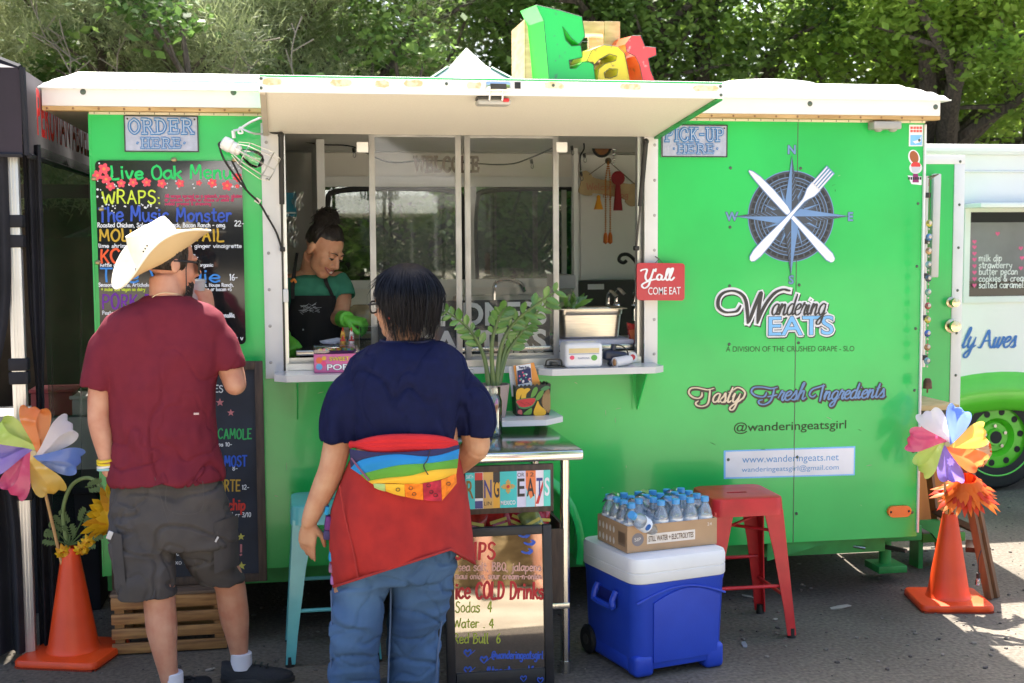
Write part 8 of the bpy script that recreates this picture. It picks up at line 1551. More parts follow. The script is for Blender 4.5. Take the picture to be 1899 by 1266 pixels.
def onbody(px, py, Yc, xl, xr, dep, off=.006):           # a point on the near side of a body ring
 c = at((xl+xr)/2, py, Yc); hw = (at(xr, py, Yc)-at(xl, py, Yc)).length/2; x = at(px, py, Yc-dep*.7).x-c.x; q = min(.999, abs(x/hw)); y = Yc-dep*(1-q**2.4)**(1/2.4)-off; P = at(px, py, y); return P
M_shd = mat('dark_charcoal_canvas', (.055, .049, .050), .9, col2=(.04, .036, .038), scale=12, bump=.15, bscale=400)
m = MB()
for (pts, xl, xr, Yc, dp) in (([(392, 975), (440, 955), (444, 990), (440, 1062), (400, 1066), (396, 1020)], 330, 441, MY+.02, .112),):
 def g2(u, v): 
  x = 394+u*46+v*4; y = 976-u*16+v*88; return onbody(x, y, Yc, xl, xr, dp, .014-.004*abs(u-.5))
 m.grid(g2, 8, 12, 0)
 def g3(u, v): x = 391+u*51; y = 972-u*18+v*26; return onbody(x, y, Yc, xl, xr, dp, .020)
 m.grid(g3, 8, 5, 0)
m.build('cargo_pocket', M_shd, shorts, smooth=60); m = MB()
def g4(u, v): x = 205+u*20+v*8; y = 985+v*95+u*6; return onbody(x, y, MY-.035, 204, 325, .110, .014)
m.grid(g4, 6, 12, 0); m.build('cargo_pocket', M_shd, shorts, smooth=60)
m = MB()
for path in ([(243, 888), (246, 925), (250, 960), (252, 1040), (250, 1098)] if False else [(214, 932), (245, 945), (268, 926)], [(310, 888), (312, 945), (372, 948), (376, 892)], [(287, 885), (306, 950), (322, 1000)]):
 m.ribbon([onbody(x, y, MY, 203, 426, .146, .009) for x, y in [tuple(p)[:2] for p in cat_spline([V((a, b_, 0)) for a, b_ in path], 4)]], .0018, (0, -1, 0), 0)
m.build('seam_stitching', pl((.075, .068, .068), .9), shorts, smooth=None)
m = MB(); P = onbody(402, 1000, MY+.02, 330, 441, .112, .023); m.box(P, (.007, .002, .022), 0, Matrix.Rotation(.5, 3, 'Y')); P = onbody(210, 992, MY-.035, 204, 325, .110, .012); m.box(P+V((-.012, 0, 0)), (.018, .006, .03), 0, Matrix.Rotation(.4, 3, 'Y'), .002); m.build('pale_paint_fleck', pl((.45, .44, .46), .8), shorts)
# hat
M_hat = mat('cream_straw', (.84, .78, .66), .75, var=.04, scale=30, bump=.25, bscale=330)
hb0 = at(301, 478, MY+.02); ff = V((.86, .44, .52)).normalized(); rr0 = V((.46, -.88, 0)).normalized(); uu = rr0.cross(ff).normalized()
if uu.z < 0: uu = -uu
m = MB()
def crown(u, v):
 a = 2*math.pi*u; h = .125*v; sh = 1-.16*v-.10*max(0, v-.75)*4*.6; fbk, sdk = .103*sh, .086*(sh-.05*v)
 p = ff*(math.cos(a)*fbk)+rr0*(math.sin(a)*sdk)+uu*h; return hb0+p+uu*(.006*math.cos(2*a)*v)
nv, nu = 12, 40; m.grid(crown, nu, nv, 0, cu=True)
def topf(u, v):
 a = 2*math.pi*u; e = crown(u, 1); c0 = hb0+uu*.128; p = e.lerp(c0+ff*(e-c0).dot(ff)*0, v); x = (p-hb0).dot(rr0); y = (p-hb0).dot(ff); edge = 1-v
 dip = -.030*math.exp(-(x/.022)**2)*min(1, v*2.2)-.016*math.exp(-((abs(x)-.045)/.018)**2)*math.exp(-((y-.06)/.04)**2)*v; return p+uu*(dip+.012*math.sin(v*math.pi*.5))
m.grid(topf, nu, 12, 0, cu=True); m.build('hat_crown_shape' if False else 'hat', M_hat, man, smooth=180); hat = [o for o in bpy.data.objects if o.name.startswith('hat')][-1]
m = MB()
def brim(u, v, off=0):
 a = 2*math.pi*u; r0f, r0s, r1f, r1s = .100, .083, .205, .158; rf = r0f+(r1f-r0f)*v; rs_ = r0s+(r1s-r0s)*v; ca, sa = math.cos(a), math.sin(a)
 z = .075*(abs(sa)**2.6)*(v**1.8)-.020*(ca*ca)*v*v*(1 if ca < 0 else .2)+.008*v; k = 1-.16*(abs(sa)**2.6)*v; return hb0+ff*(ca*rf)+rr0*(sa*rs_*k)+uu*(z+off)
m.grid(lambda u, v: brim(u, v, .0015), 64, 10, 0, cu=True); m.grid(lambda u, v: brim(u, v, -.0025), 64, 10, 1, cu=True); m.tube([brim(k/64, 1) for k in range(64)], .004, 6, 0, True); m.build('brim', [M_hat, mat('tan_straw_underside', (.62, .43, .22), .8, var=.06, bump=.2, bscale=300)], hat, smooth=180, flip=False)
m = MB(); m.tube([crown(k/48, .035)+(crown(k/48, .035)-hb0-uu*.004).normalized()*.003 for k in range(48)], .0055, 6, 0, True); m.build('hat_band', M_black, hat)
m = MB()
for k in range(3):
 for a0 in (-.045, -.62): p = crown((a0*1.0-.012*k*1.6+.0) % 1, .52+.06*k); nn = (p-hb0-uu*.07).normalized(); m.ball(p+nn*.0005, .0032, 0, 8, 6)
m.build('eyelets', M_black, hat)
# hair, beard, glasses
M_hair1 = mat('dark_brown_hair', (.030, .019, .013), .6, col2=(.012, .008, .006), scale=60, bump=.5, bscale=130, stretch=(1, 1, .25))
m = MB(); 
def nape(u, v):
 a = R(-118+236*u); th = R(52+78*v); x = .0785*math.sin(a)*math.sin(th); y = .1*math.cos(a)*math.sin(th)+.012; z = .032+.090*math.cos(th)*1.05; fall = .010*noise.noise(V((u*14, v*9, 2))); return hc+F1(x, y, z)+F1(x, y-.01, 0).normalized()*(.003+fall*.4-.012*max(0, v-.8)*3)
m.grid(nape, 46, 22, 0); 
for k in range(260):
 u, v = random.random(), .2+.75*random.random(); p = nape(u, v); q = nape(u, min(1, v+.16)); m.tube([p+(p-hc).normalized()*.001, p.lerp(q, .5)+(p-hc).normalized()*.004, q+(q-hc).normalized()*.0005], [.0022, .002, .0006], 4)
m.build('hair', M_hair1, man, smooth=180)
m = MB(); rr = random.Random(3)
for k in range(420):
 a = rr.uniform(-1.15, 1.15); t_ = rr.random(); x = .050*math.sin(a)*(1-.2*t_); y = -.042-.048*math.cos(a)*(1-.1*t_)+.012*abs(a); z = -.062-.052*t_; p = hc+F1(x, y, z); m.tube([p, p+F1(x*.12, -.006, -.010)], [.0018, .0006], 4)
m.build('beard', M_hair1, man, smooth=None)
m = MB()
for s in (-1, 1): m.tube(cat_spline([hc+F1(s*.078, .022, .006), hc+F1(s*.079, -.02, .008), hc+F1(s*.070, -.072, .006)], 4), .0045, 6, 0)
def lens(s):
 def f(u, v): a = s*(.006+.066*u); return hc+F1(a, -.108+.028*u**1.7, .016-.046*v-.006*u)
 return f
for s in (-1, 1): m.grid(lens(s), 8, 6, 1); m.tube([lens(s)(u, v) for u, v in ((0, 0), (.5, 0), (1, 0), (1, .6), (.7, 1), (.3, 1), (0, .6))], .0035, 5, 0, True)
m.tube([hc+F1(-.01, -.108, .008), hc+F1(.01, -.108, .008)], .004, 6, 0); m.build('sunglasses', [M_black, mat('dark_lens', (.02, .02, .02), .05, coat=.4)], man, smooth=60)
m = MB(); m.tube(cat_spline([hc+F1(-.078, -.03, .004) if F1(-.078, 0, 0).y < 0 else hc+F1(.078, -.03, .004), at(345, 500, MY-.03), at(345, 540, MY-.03), at(338, 556, MY-.03)], 5), .0022, 5); m.build('retainer_cord', M_black, man)
m = MB(); m.tube(cat_spline([at(282, 551, MY-.065), at(300, 543, MY-.070), at(330, 545, MY-.062), at(345, 552, MY-.02)], 5), .0016, 5); m.build('necklace', pl((.5, .42, .3), .3, .8), man)
wv = at(198, 858, MY-.048); m = MB()
for k, (dz, c) in enumerate(((0, 0), (.012, 0), (-.012, 1), (-.024, 2))): m.tube([wv+V((.031*math.cos(a)*(1), .031*math.sin(a), dz+.004*math.sin(a+k))) for a in [2*math.pi*j/20 for j in range(20)]], .0055, 6, c, True)
m.build('bracelets', [pl((.65, .48, .02), .6), pl((.65, .62, .6), .5), pl((.25, .45, .5), .5)], man)
for fc, dr in ((fl_c, V((.55, .83, 0))), (fr_c, V((.93, -.12, 0)))):
 sd = V((-dr.y, dr.x, 0)); base = V((fc.x, fc.y, 0)); m = MB(); rings = []
 for t_, hw, h, z0 in ((-.075, .030, .085, .02), (-.06, .038, .088, .02), (-.02, .040, .082, .02), (.05, .044, .072, .02), (.11, .048, .060, .02), (.17, .045, .050, .02), (.205, .030, .040, .022), (.215, .012, .03, .024)):
  rings.append([base+dr*t_+sd*(hw*math.cos(a))+V((0, 0, z0+max(0, math.sin(a))*(h-z0) if math.sin(a) > 0 else z0)) for a in [2*math.pi*k/20 for k in range(20)]])
 m.loft(rings, 0); so1 = m.build('shoe', mat('black_knit_shoe', (.012, .013, .018), .8, var=.2, bump=.3, bscale=150), man, smooth=60)
 m = MB(); rings = []
 for z, k in ((.0, .98), (.004, 1.02), (.02, 1.03), (.024, 1.0)): rings.append([base+dr*(.07+.148*math.cos(a)*k)+sd*((.045-.006*math.cos(a))*math.sin(a)*k)+V((0, 0, z)) for a in [2*math.pi*j/24 for j in range(24)]])
 m.loft(rings, 0); m.build('sole', pl((.03, .03, .032), .7), so1)
 m = MB()
 for k in range(4): q = base+dr*(.035+.025*k)+V((0, 0, .080-.006*k)); m.tube([q-sd*.024, q+V((0, 0, .006)), q+sd*.024], .004, 5)
 m.tube(cat_spline([base+dr*.03+V((0, 0, .085)), base+dr*.02+sd*.02+V((0, 0, .10)), base-dr*.0+V((0, 0, .097))], 4), .004, 5); m.build('laces', M_black, so1)
 m = MB(); m.lathe([(.039, .055), (.041, .085), (.040, .115), (.037, .118)], base+dr*.005, 20, 0); m.build('sock', pl((.62, .62, .72), .9), man)
cp0 = wr+V((-.045, .015, .085)); m = MB(); m.lathe([(.024, -.045), (.034, .045), (.036, .047), (.036, .052), (.030, .056), (.001, .058)], cp0, 24, 0); tag(m.build('drink_cup', mat('clear_cup', (.62, .66, .70), .15, var=.1, trans=.5)), 'clear drinking cup raised by the man in the cream hat', 'cup')
# ---------------------------------------------------------------- woman in the navy shirt
WY_ = -1.05; sk2 = skinmat('light_olive_skin', (.50, .285, .175)); wom = thing('person', 'woman in a navy shirt with a red rainbow sweatshirt tied round her waist', 'person', (at(745, 900, WY_).x, WY_, 0))
b = MB(); hw_ = at(745, 565, WY_+.0); face2 = V((-.72, .69, -.05)); F2, HM2 = head(b, hw_, face2, s=1.0)
b.tube([hw_+F2(0, .025, -.05), at(748, 630, WY_+.0), at(750, 665, WY_)], [.056, .060, .080], 18)
b.loft([rpx(645, 690, 815, WY_, .085), rpx(672, 655, 855, WY_, .12), rpx(740, 655, 850, WY_, .14), rpx(830, 660, 848, WY_, .15), rpx(930, 630, 858, WY_, .16), rpx(1010, 628, 850, WY_, .16)], 0)
lpx(b, [(682, 715, WY_, .050), (642, 765, WY_-.01, .054), (626, 822, WY_-.015, .050), (615, 868, WY_-.02, .046), (600, 905, WY_-.01, .043), (582, 945, WY_+.0, .035), (573, 968, WY_+.005, .028)])
hand_shape(b, at(573, 968, WY_+.005), (-.10, .22, -1), (-.55, -.85, 0), (.75, .1, 0), (.16, .24, .30, .38), .35, .92)
lpx(b, [(832, 715, WY_, .050), (872, 770, WY_-.01, .054), (884, 825, WY_-.01, .050)]); E2 = at(884, 828, WY_-.01); w2 = at(822, 885, WY_-.16+.32); b.tube([E2, E2.lerp(w2, .5), w2], [.050, .044, .032], 16); hand_shape(b, w2, (-.8, .5, -.2), (.3, -.2, 1), (0, 1, .2), (.4, .4, .4, .4), .3, .92)
for pts in ([(668, 1000, WY_, .10), (662, 1120, WY_-.03, .08), (655, 1260, WY_-.03, .055), (654, 1330, WY_-.02, .04)], [(800, 1000, WY_, .10), (775, 1120, WY_+.02, .08), (765, 1250, WY_+.04, .055), (766, 1310, WY_+.05, .04)]): lpx(b, pts)
for px in (654, 766):
 P = at(px, 1320, WY_); b.tube([V((P.x, WY_, .09)), V((P.x, WY_-.01, .045)), V((P.x-.05, WY_+.09, .03)), V((P.x-.07, WY_+.14, .025))], [.04, .042, .036, .025], 12)
remesh(b, 'body', sk2, wom, .0046, 3)
m = MB()
m.loft([rpx(631, 706, 800, WY_+.005, .072), rpx(638, 690, 826, WY_, .092), rpx(648, 672, 842, WY_, .112), rpx(662, 652, 858, WY_, .134), rpx(690, 640, 868, WY_, .152), rpx(730, 645, 862, WY_, .166), rpx(780, 655, 852, WY_, .172), rpx(808, 660, 848, WY_, .176), rpx(820, 664, 844, WY_, .172), rpx(822, 668, 840, WY_, .150)], 0)
sleeve(m, [(692, 712, WY_, .084), (656, 735, WY_-.01, .082), (635, 775, WY_-.012, .078), (630, 818, WY_-.015, .070)]); sleeve(m, [(818, 712, WY_, .084), (855, 732, WY_-.01, .082), (876, 765, WY_-.01, .078), (880, 808, WY_-.012, .068)])
def blousef(p, n):
 low = max(0, min(1, (1.25-p.z)/.2)); return crease(p, 5, 5, 2.2, 6, .07, .011)+crease(p, 7, 7, 4, 2, .05, .006)+.011*N3(p, 8, 8, 3, 9)+.009*math.sin(p.x*48+N3(p, 6, 6, 6, 2)*3.4)*low*low*max(0, min(1, .3-n.y))+.004*(1-abs(N3(p, 8, 8, 4, 5))*2.2)
M_navs = mat('navy_cotton', (.0055, .0085, .045), .8, col2=(.004, .0065, .035), scale=30, bump=.12, bscale=480, wr=.7, wsc=10, spec=.15)
sh2 = remesh(m, 'shirt', M_navs, wom, .0065, 14, disp=blousef); m = MB(); m.tube(rpx(632, 706, 800, WY_+.005, .074), .006, 6, 0, True); m.build('collar_rib', mat('navy_rib', (.010, .014, .058), .85), sh2)
m = MB(); M_jean = mat('blue_denim', (.075, .155, .30), .9, col2=(.022, .060, .155), scale=4, bump=.25, bscale=600, contrast=(.3, .7), wr=.4, wsc=5, wst=(.8, .8, 1.8))
m.loft([rpx(940, 632, 856, WY_, .165), rpx(1000, 628, 852, WY_, .176), rpx(1040, 624, 848, WY_, .172), rpx(1065, 622, 842, WY_, .16)], 0)
m.loft([rpx(1020, 628, 728, WY_-.01, .15), rpx(1080, 622, 722, WY_-.02, .135), rpx(1150, 613, 708, WY_-.03, .118), rpx(1220, 610, 702, WY_-.03, .108), rpx(1290, 606, 700, WY_-.03, .10), rpx(1345, 602, 700, WY_-.03, .10)], 0)
m.loft([rpx(1020, 722, 846, WY_+.01, .15), rpx(1080, 726, 836, WY_+.015, .135), rpx(1150, 724, 822, WY_+.02, .118), rpx(1220, 722, 814, WY_+.03, .108), rpx(1290, 720, 812, WY_+.03, .10), rpx(1330, 718, 812, WY_+.03, .10)], 0)
def jeanf(p, n): return crease(p, 3.5, 3.5, 9, 4, .09, .014)+crease(p, 6, 6, 6, 1, .06, .008)+.010*N3(p, 7, 7, 7, 3)+.014*(1-abs(N3(p, 5, 5, 15, 8))*2.6)*.6+.004*math.sin(p.z*70+p.x*40)*max(0, N3(p, 3, 3, 3, 1))
jn = remesh(m, 'jeans', M_jean, wom, .007, 4, disp=jeanf)
m = MB()
for path in ([(610, 1095), (612, 1160), (610, 1230), (607, 1290)], [(822, 1090), (822, 1150), (814, 1220), (811, 1290)], [(728, 1075), (727, 1150), (724, 1225), (722, 1290)]): m.tube(cat_spline([at(x+(4 if x < 700 else -3), y, WY_-.06) for x, y in path], 5), .0035, 5)
m.build('side_seam', pl((.09, .14, .26), .9), jn)
for px, dy in ((654, -.02), (766, .04)):
 P = at(px, 1320, WY_+dy); m = MB(); m.box((P.x-.03, WY_+dy+.05, .035), (.10, .26, .07), 0, Matrix.Rotation(.45, 3, 'Z'), .03, 3); m.build('shoe', pl((.05, .05, .06), .7), wom)
# tied sweatshirt: skirt part, waist roll, rainbow hood
def skY(px, py, xl, xr, dp): c = (xl+xr)/2; hw = (xr-xl)/2; q = min(.995, abs((px-c)/hw)); return WY_-dp*(1-q**2.3)**(1/2.3)
M_redk = mat('acid_washed_red_jersey', (.38, .018, .014), .92, col2=(.27, .011, .011), scale=14, bump=.2, bscale=380, contrast=(.3, .7), wr=.35, wsc=6)
m = MB(); lv = [(838, 655, 850, .186), (870, 640, 858, .198), (905, 626, 866, .206), (945, 613, 872, .214), (985, 609, 876, .222), (1025, 611, 880, .228), (1060, 614, 882, .230), (1092, 617, 884, .230)]; nR = 64
def hemy(px): return 1090-(px-618)*.32 if px < 836 else 1020+(px-836)*.55
rings = []
for (y, xl, xr, dp) in lv:
 ring_ = []
 for k in range(nR):
  a = 2*math.pi*k/nR; c0 = (xl+xr)/2; hw = (xr-xl)/2; px = c0+hw*math.copysign(abs(math.cos(a))**.85, math.cos(a)); yy = min(y, hemy(px)-(1092-y)*.12); wv_ = .010*math.sin(a*9+y*.01)*max(0, (y-900)/190)
  Yp = WY_+(dp+wv_)*math.sin(a); ring_.append(at(px, yy, Yp*1.0 if True else 0))
 rings.append(ring_)
m.loft(rings, 0, cap=False); rings2 = [[p.lerp(V((at(745, 900, WY_).x, WY_, p.z)), .035) for p in r] for r in rings]; m.loft(rings2, 0, cap=False); n0 = len(rings)*nR; m.f += [((len(rings)-1)*nR+k, (len(rings)-1)*nR+(k+1) % nR, n0+(len(rings)-1)*nR+(k+1) % nR, n0+(len(rings)-1)*nR+k) for k in range(nR)]; m.m += [0]*nR
for i, p in enumerate(m.v): p = V(p); m.v[i] = tuple(p+V((0, -1, 0))*(.010*N3(p, 6, 6, 4, 3)+.005*N3(p, 15, 15, 6, 8)))
tied = m.build('tied_sweatshirt', M_redk, wom, smooth=180)
m = MB()
def hem_pt(px, o=.004): y = hemy(px); return at(px, y-2, skY(px, y, 614, 884, .232)-o)
m.tube([hem_pt(px) for px in range(620, 880, 8)], .0042, 6); m.tube(cat_spline([at(x, y, skY(x, y, 612, 878, .222)-.004) for x, y in ((630, 900), (640, 960), (655, 1020), (664, 1074))], 5), .003, 5); m.build('hem_seam', mat('red_seam', (.30, .02, .018), .9), tied)
m = MB()
for i in range(3):
 a = [(650, 826-6*i+i*4), (700, 816+i*8), (760, 814+i*8), (815, 816+i*7), (846, 822+i*2)]; m.tube(cat_spline([at(x, y, skY(x, y, 640, 862, .19)-.008) for x, y in a], 6), [.010+.008*math.sin(math.pi*k/24) for k in range(25)], 8)
m.build('waist_roll', mat('bright_red_jersey', (.50, .012, .018), .9, bump=.15, bscale=300), tied)
def hoodpt(x, y, o):
 q = ((y-828)/95); return at(x, y, skY(x, y, 632, 866, .200)-.010-.055*math.sin(math.pi*min(1, max(0, q)))*math.exp(-((x-770)/75)**2)-o)
def band(tops, bots, mi, o=0):
 T_ = cat_spline([V((a, b_, 0)) for a, b_ in tops], 6); B_ = cat_spline([V((a, b_, 0)) for a, b_ in bots], 6); n_ = len(T_); nv = 8; vs = [hoodpt(T_[i].x+(B_[i].x-T_[i].x)*j/(nv-1), T_[i].y+(B_[i].y-T_[i].y)*j/(nv-1), o+.005*math.sin(math.pi*j/(nv-1))+.003*noise.noise(V((i*.3, j*.5, mi)))) for i in range(n_) for j in range(nv)]
 m.add(vs, [(i*nv+j, (i+1)*nv+j, (i+1)*nv+j+1, i*nv+j+1) for i in range(n_-1) for j in range(nv-1)], mi)
m = MB()
L0 = [(648, 832), (690, 838), (750, 838), (810, 832), (852, 824)]; L1 = [(650, 868), (672, 852), (730, 842), (800, 846), (852, 832)]; L2 = [(668, 880), (695, 872), (742, 862), (800, 858), (850, 850)]; L3 = [(682, 892), (715, 886), (760, 882), (800, 872), (848, 868)]; L4 = [(692, 898), (725, 896), (765, 898), (805, 892), (846, 880)]
band(L0, L1, 0); band(L1, L2, 1, .002); band(L2, L3, 2, .003); band(L3, L4, 3, .001)
edge = [(690, 896), (716, 910), (745, 922), (780, 928), (818, 930), (838, 900), (846, 878)]
def patch(x0, x1, yt0, yt1, yb0_, yb1_, mi, o=.004): band([(x0, yt0), ((x0+x1)/2, (yt0+yt1)/2), (x1, yt1)], [(x0+2, yb0_), ((x0+x1)/2+1, (yb0_+yb1_)/2+1), (x1+1, yb1_)], mi, o)
patch(692, 714, 896, 897, 904, 911, 4); patch(714, 750, 897, 898, 911, 921, 3, .005); patch(750, 784, 897, 897, 921, 927, 5, .004); patch(784, 818, 896, 890, 927, 929, 6, .006); patch(818, 846, 890, 878, 928, 896, 5, .004)
hd_ = m.build('rainbow_hood', [mat('hood_navy', (.022, .02, .075), .9), mat('hood_blue', (.010, .20, .48), .9), mat('hood_green', (.095, .30, .03), .9), mat('hood_yellow', (.72, .42, .03), .9), mat('hood_mint', (.35, .50, .18), .9), mat('hood_orange', (.75, .20, .012), .9, var=.2, scale=40), mat('hood_crimson', (.42, .02, .05), .9, var=.3, scale=30)], tied, smooth=180, flip=False)
m = MB(); pin = lambda x, y: hoodpt(x, y, .014)
for cx_, cy2 in ((762, 905), (768, 916), (795, 900), (808, 918), (800, 912), (832, 897), (738, 908)): m.tube([pin(cx_+3.5*math.cos(a), cy2+3*math.sin(a)) for a in [2*math.pi*k/14 for k in range(14)]], .0012, 4, 0, True)
m.tube(cat_spline([pin(798, 832), pin(796, 842), pin(792, 854), pin(786, 862), pin(788, 870), pin(794, 880)], 4), .002, 5, 0); m.ribbon([pin(652, 850), pin(664, 866), pin(684, 890)], .008, (0, -1, 0), 1); m.build('printed_marks', [pl((.02, .01, .015)), pl((.16, .05, .10))], hd_)
m = MB()
for i, (x, y, w_, h_, c) in enumerate(((608, 968, 8, 26, 0), (606, 990, 9, 18, 1), (614, 1030, 6, 18, 2), (616, 1052, 9, 16, 3), (619, 1074, 9, 16, 4), (606, 945, 6, 16, 2))): P = at(x, y, WY_-.02); m.box(P, (w_/527*1.3, .05, h_/527), c, Matrix.Rotation(.15, 3, 'Y'), .005)
m.build('patchwork_sleeve', [mat('sleeve_patch', c, .9, var=.2, scale=40) for c in ((.13, .03, .17), (.05, .04, .12), (.02, .28, .55), (.25, .12, .22), (.32, .14, .38))], tied)
# hair
M_hair2 = mat('glossy_black_hair', (.0045, .005, .011), .45, col2=(.002, .0025, .006), scale=90, bump=.25, bscale=200, stretch=(1, 1, .15), spec=.22)
hcn = at(757, 555, WY_+.01); m = MB()
rx_, ry_, rz_ = .118, .122, .125; xdir = V((1, 0, 0)); top_z = at(757, 488, WY_).z; rz_ = top_z-hcn.z
def hr2(phi, t, k=1.0):                                  # t 0 crown -> 1 tips
 d = V((math.cos(phi), math.sin(phi), 0)); ang_ = t*2.1
 if ang_ < 1.45: rad = math.sin(ang_); z = rz_*math.cos(ang_)
 else:
  s = (ang_-1.45)/(2.1-1.45); rad = math.sin(1.45)*(1-.34*s**1.3); z = rz_*math.cos(1.45)-s*(.170 if d.y < .2 else .12)
 return hcn+V((d.x*rx_*rad*k, d.y*ry_*rad*k, z))
fa = math.atan2(face2.y, face2.x)
def isface(phi): d = (phi-fa+math.pi) % (2*math.pi)-math.pi; return abs(d) < .95
def shell(u, v):
 phi = 2*math.pi*u; t = v*(.86+.05*math.sin(phi*9)+.03*math.sin(phi*23))
 if isface(phi): t = min(t, .60)
 if abs(((phi-fa+math.pi) % (2*math.pi))-math.pi) < 1.35 and not isface(phi): t = min(t, .78)
 return hr2(phi, t, .96+.03*noise.noise(V((math.cos(phi)*4, math.sin(phi)*4, t*2))))
m.grid(shell, 72, 26, 0, cu=True)
rr = random.Random(5)
for k in range(1700):
 phi = rr.uniform(0, 2*math.pi); dfa = abs(((phi-fa+math.pi) % (2*math.pi))-math.pi)
 tend = rr.uniform(.50, .62) if dfa < .95 else (rr.uniform(.72, .84) if dfa < 1.30 else rr.uniform(.80, 1.06)); t0 = rr.uniform(0, .5)*rr.random(); n_ = 9; tw_ = rr.uniform(-.16, .16); kk_ = rr.uniform(.985, 1.025)
 pts = [hr2(phi+tw_*(i/n_)**1.5, t0+(tend-t0)*i/n_, kk_+.02*(i/n_)*rr.random()) for i in range(n_+1)]; r0 = rr.uniform(.0009, .0024); fl_ = V((rr.gauss(0, 1), rr.gauss(0, 1), 0))*(.018 if k % 6 == 0 else .005); pts = [p+fl_*(i/n_)**2 for i, p in enumerate(pts)]; m.tube(pts, [r0*(.5 if i == 0 else (1 if i < n_-2 else (n_-i)/3*.9+.08)) for i in range(n_+1)], 4, 0, cap=False)
m.build('hair', M_hair2, wom, smooth=180)
m = MB()
for s in (-1, 1):
 m.tube(cat_spline([hw_+F2(s*.080, .01, .006), hw_+F2(s*.080, -.04, .008), hw_+F2(s*.070, -.095, .006)], 4), .0035, 6)
 m.tube([hw_+F2(s*(.036+.028*math.cos(a)), -.104+.012*abs(math.cos(a)), -.004+.021*math.sin(a)) for a in [2*math.pi*k/18 for k in range(18)]], .0034, 6, 0, True)
m.tube([hw_+F2(-.008, -.108, .0), hw_+F2(.008, -.108, .0)], .003, 6); m.build('eyeglasses', M_black, wom)
m = MB(); m.ball(hw_+F2(-.083 if F2(-.08, 0, 0).y < 0 else .083, .008, -.042), .006, 0, 8, 6); m.build('earring', pl((.5, .06, .03), .3, .5), wom)
for k, (sx, ex) in enumerate(((-.031, 1), (.031, 1))):
 m = MB(); P = hw_+F2(sx, -.0865, .002); m.ball(P, (.0125, .0125, .0125), 0, 12, 8); m.ball(P+F2(0, -.0085, 0), .006, 1, 10, 7); m.build('eye', [pl((.7, .68, .66), .3), pl((.03, .015, .01), .2)], wom)
# ---------------------------------------------------------------- server inside the window
KY = .42; sk3 = skinmat('tan_skin', (.62, .335, .21)); ser = thing('person', 'smiling woman server in a teal shirt and black apron leaning over the counter', 'person', (at(580, 700, KY+.1).x, KY+.15, ZB+.07))
b = MB(); hk_ = at(600, 462, KY-.08); face3 = V((.64, -.60, -.52)); up3 = V((.28, -.1, 1)); F3, HM3 = head(b, hk_, face3, up3, 1.0, smile=1)
b.tube([hk_+F3(0, .03, -.05), at(578, 500, KY+.03), at(572, 530, KY+.06)], [.050, .052, .068], 16)
b.loft([rpx(502, 548, 612, KY+.06, .06), rpx(520, 528, 640, KY+.06, .085), rpx(560, 530, 632, KY+.07, .10), rpx(620, 534, 626, KY+.10, .10), rpx(690, 528, 634, KY+.14, .11), rpx(760, 524, 640, KY+.16, .12)], 0)
lpx(b, [(628, 520, KY+.04, .045), (636, 548, KY+.01, .040), (634, 575, KY-.03, .036), (626, 590, KY-.05, .034)]); E3 = at(626, 590, KY-.05); w3 = at(644, 592, KY-.24); b.tube([E3, E3.lerp(w3, .5), w3], [.035, .032, .025], 14)
lpx(b, [(540, 525, KY+.05, .046), (524, 575, KY+.05, .040), (520, 610, KY+.02, .036)]); E4 = at(520, 610, KY+.02); w4 = at(528, 628, KY-.1); b.tube([E4, w4], [.035, .026], 14)
hand_shape(b, w3, (.75, -.35, -.12), (.1, -.3, 1), (-.2, -1, 0), (.85, .95, 1.0, 1.05), .5, .82); hand_shape(b, w4, (.35, -.6, -.5), (-.5, -.2, .8), (.3, -.8, .2), (.85, .95, 1.0, 1.05), .5, .82)
for px in (560, 606): lpx(b, [(px, 760, KY+.16, .085), (px, 860, KY+.16, .065), (px, 950, KY+.17, .045)])
remesh(b, 'body', sk3, ser, .0046, 7)
m = MB(); m.loft([rpx(508, 556, 606, KY+.05, .066), rpx(514, 536, 632, KY+.05, .09), rpx(530, 524, 646, KY+.055, .108), rpx(570, 526, 636, KY+.07, .115), rpx(620, 530, 630, KY+.10, .115), rpx(680, 526, 636, KY+.13, .12), rpx(740, 522, 640, KY+.15, .125)], 0)
sleeve(m, [(622, 520, KY+.045, .058), (634, 535, KY+.025, .056), (639, 552, KY+.005, .054)], .03); sleeve(m, [(545, 522, KY+.05, .058), (530, 545, KY+.05, .056), (526, 565, KY+.045, .054)], .03)
M_tealsh = mat('teal_cotton', (.040, .23, .155), .85, col2=(.03, .185, .125), scale=20, bump=.1, bscale=300); sh3 = remesh(m, 'shirt', M_tealsh, ser, .006, 4, disp=folds(.004))
m = MB()
def apr(u, v):
 y = 548+v*150; xl = 541-10*min(1, v*3); xr = 622+14*min(1, v*2.2); px = xl+(xr-xl)*u; c0, hw = (xl+xr)/2, (xr-xl)/2+10; q = min(.99, abs((px-c0)/hw)); Yc = KY+.06+.09*v; P = at(px, y, Yc-(.128)*(1-q**2.4)**(1/2.4)-.004); return P+V((0, -.004*math.sin(u*14+v*4), 0))
m.grid(apr, 20, 24, 0); m.build('apron', mat('black_apron', (.010, .010, .012), .85, var=.2, bump=.15, bscale=300), ser, smooth=180); ap = [o for o in bpy.data.objects if o.name.startswith('apron')][-1]
m = MB(); 
for path in ([(551, 470, .03), (546, 500, -.055), (543, 530, -.075), (543, 552, -.075)], [(600, 488, -.03), (604, 520, -.085), (612, 538, -.075), (618, 552, -.06)]): m.ribbon(cat_spline([at(x, y, KY+.02+o) for x, y, o in path], 5), .018, (0, -1, .2), 0)
m.build('apron_strap', mat('black_strap', (.012, .012, .014), .8), ap)
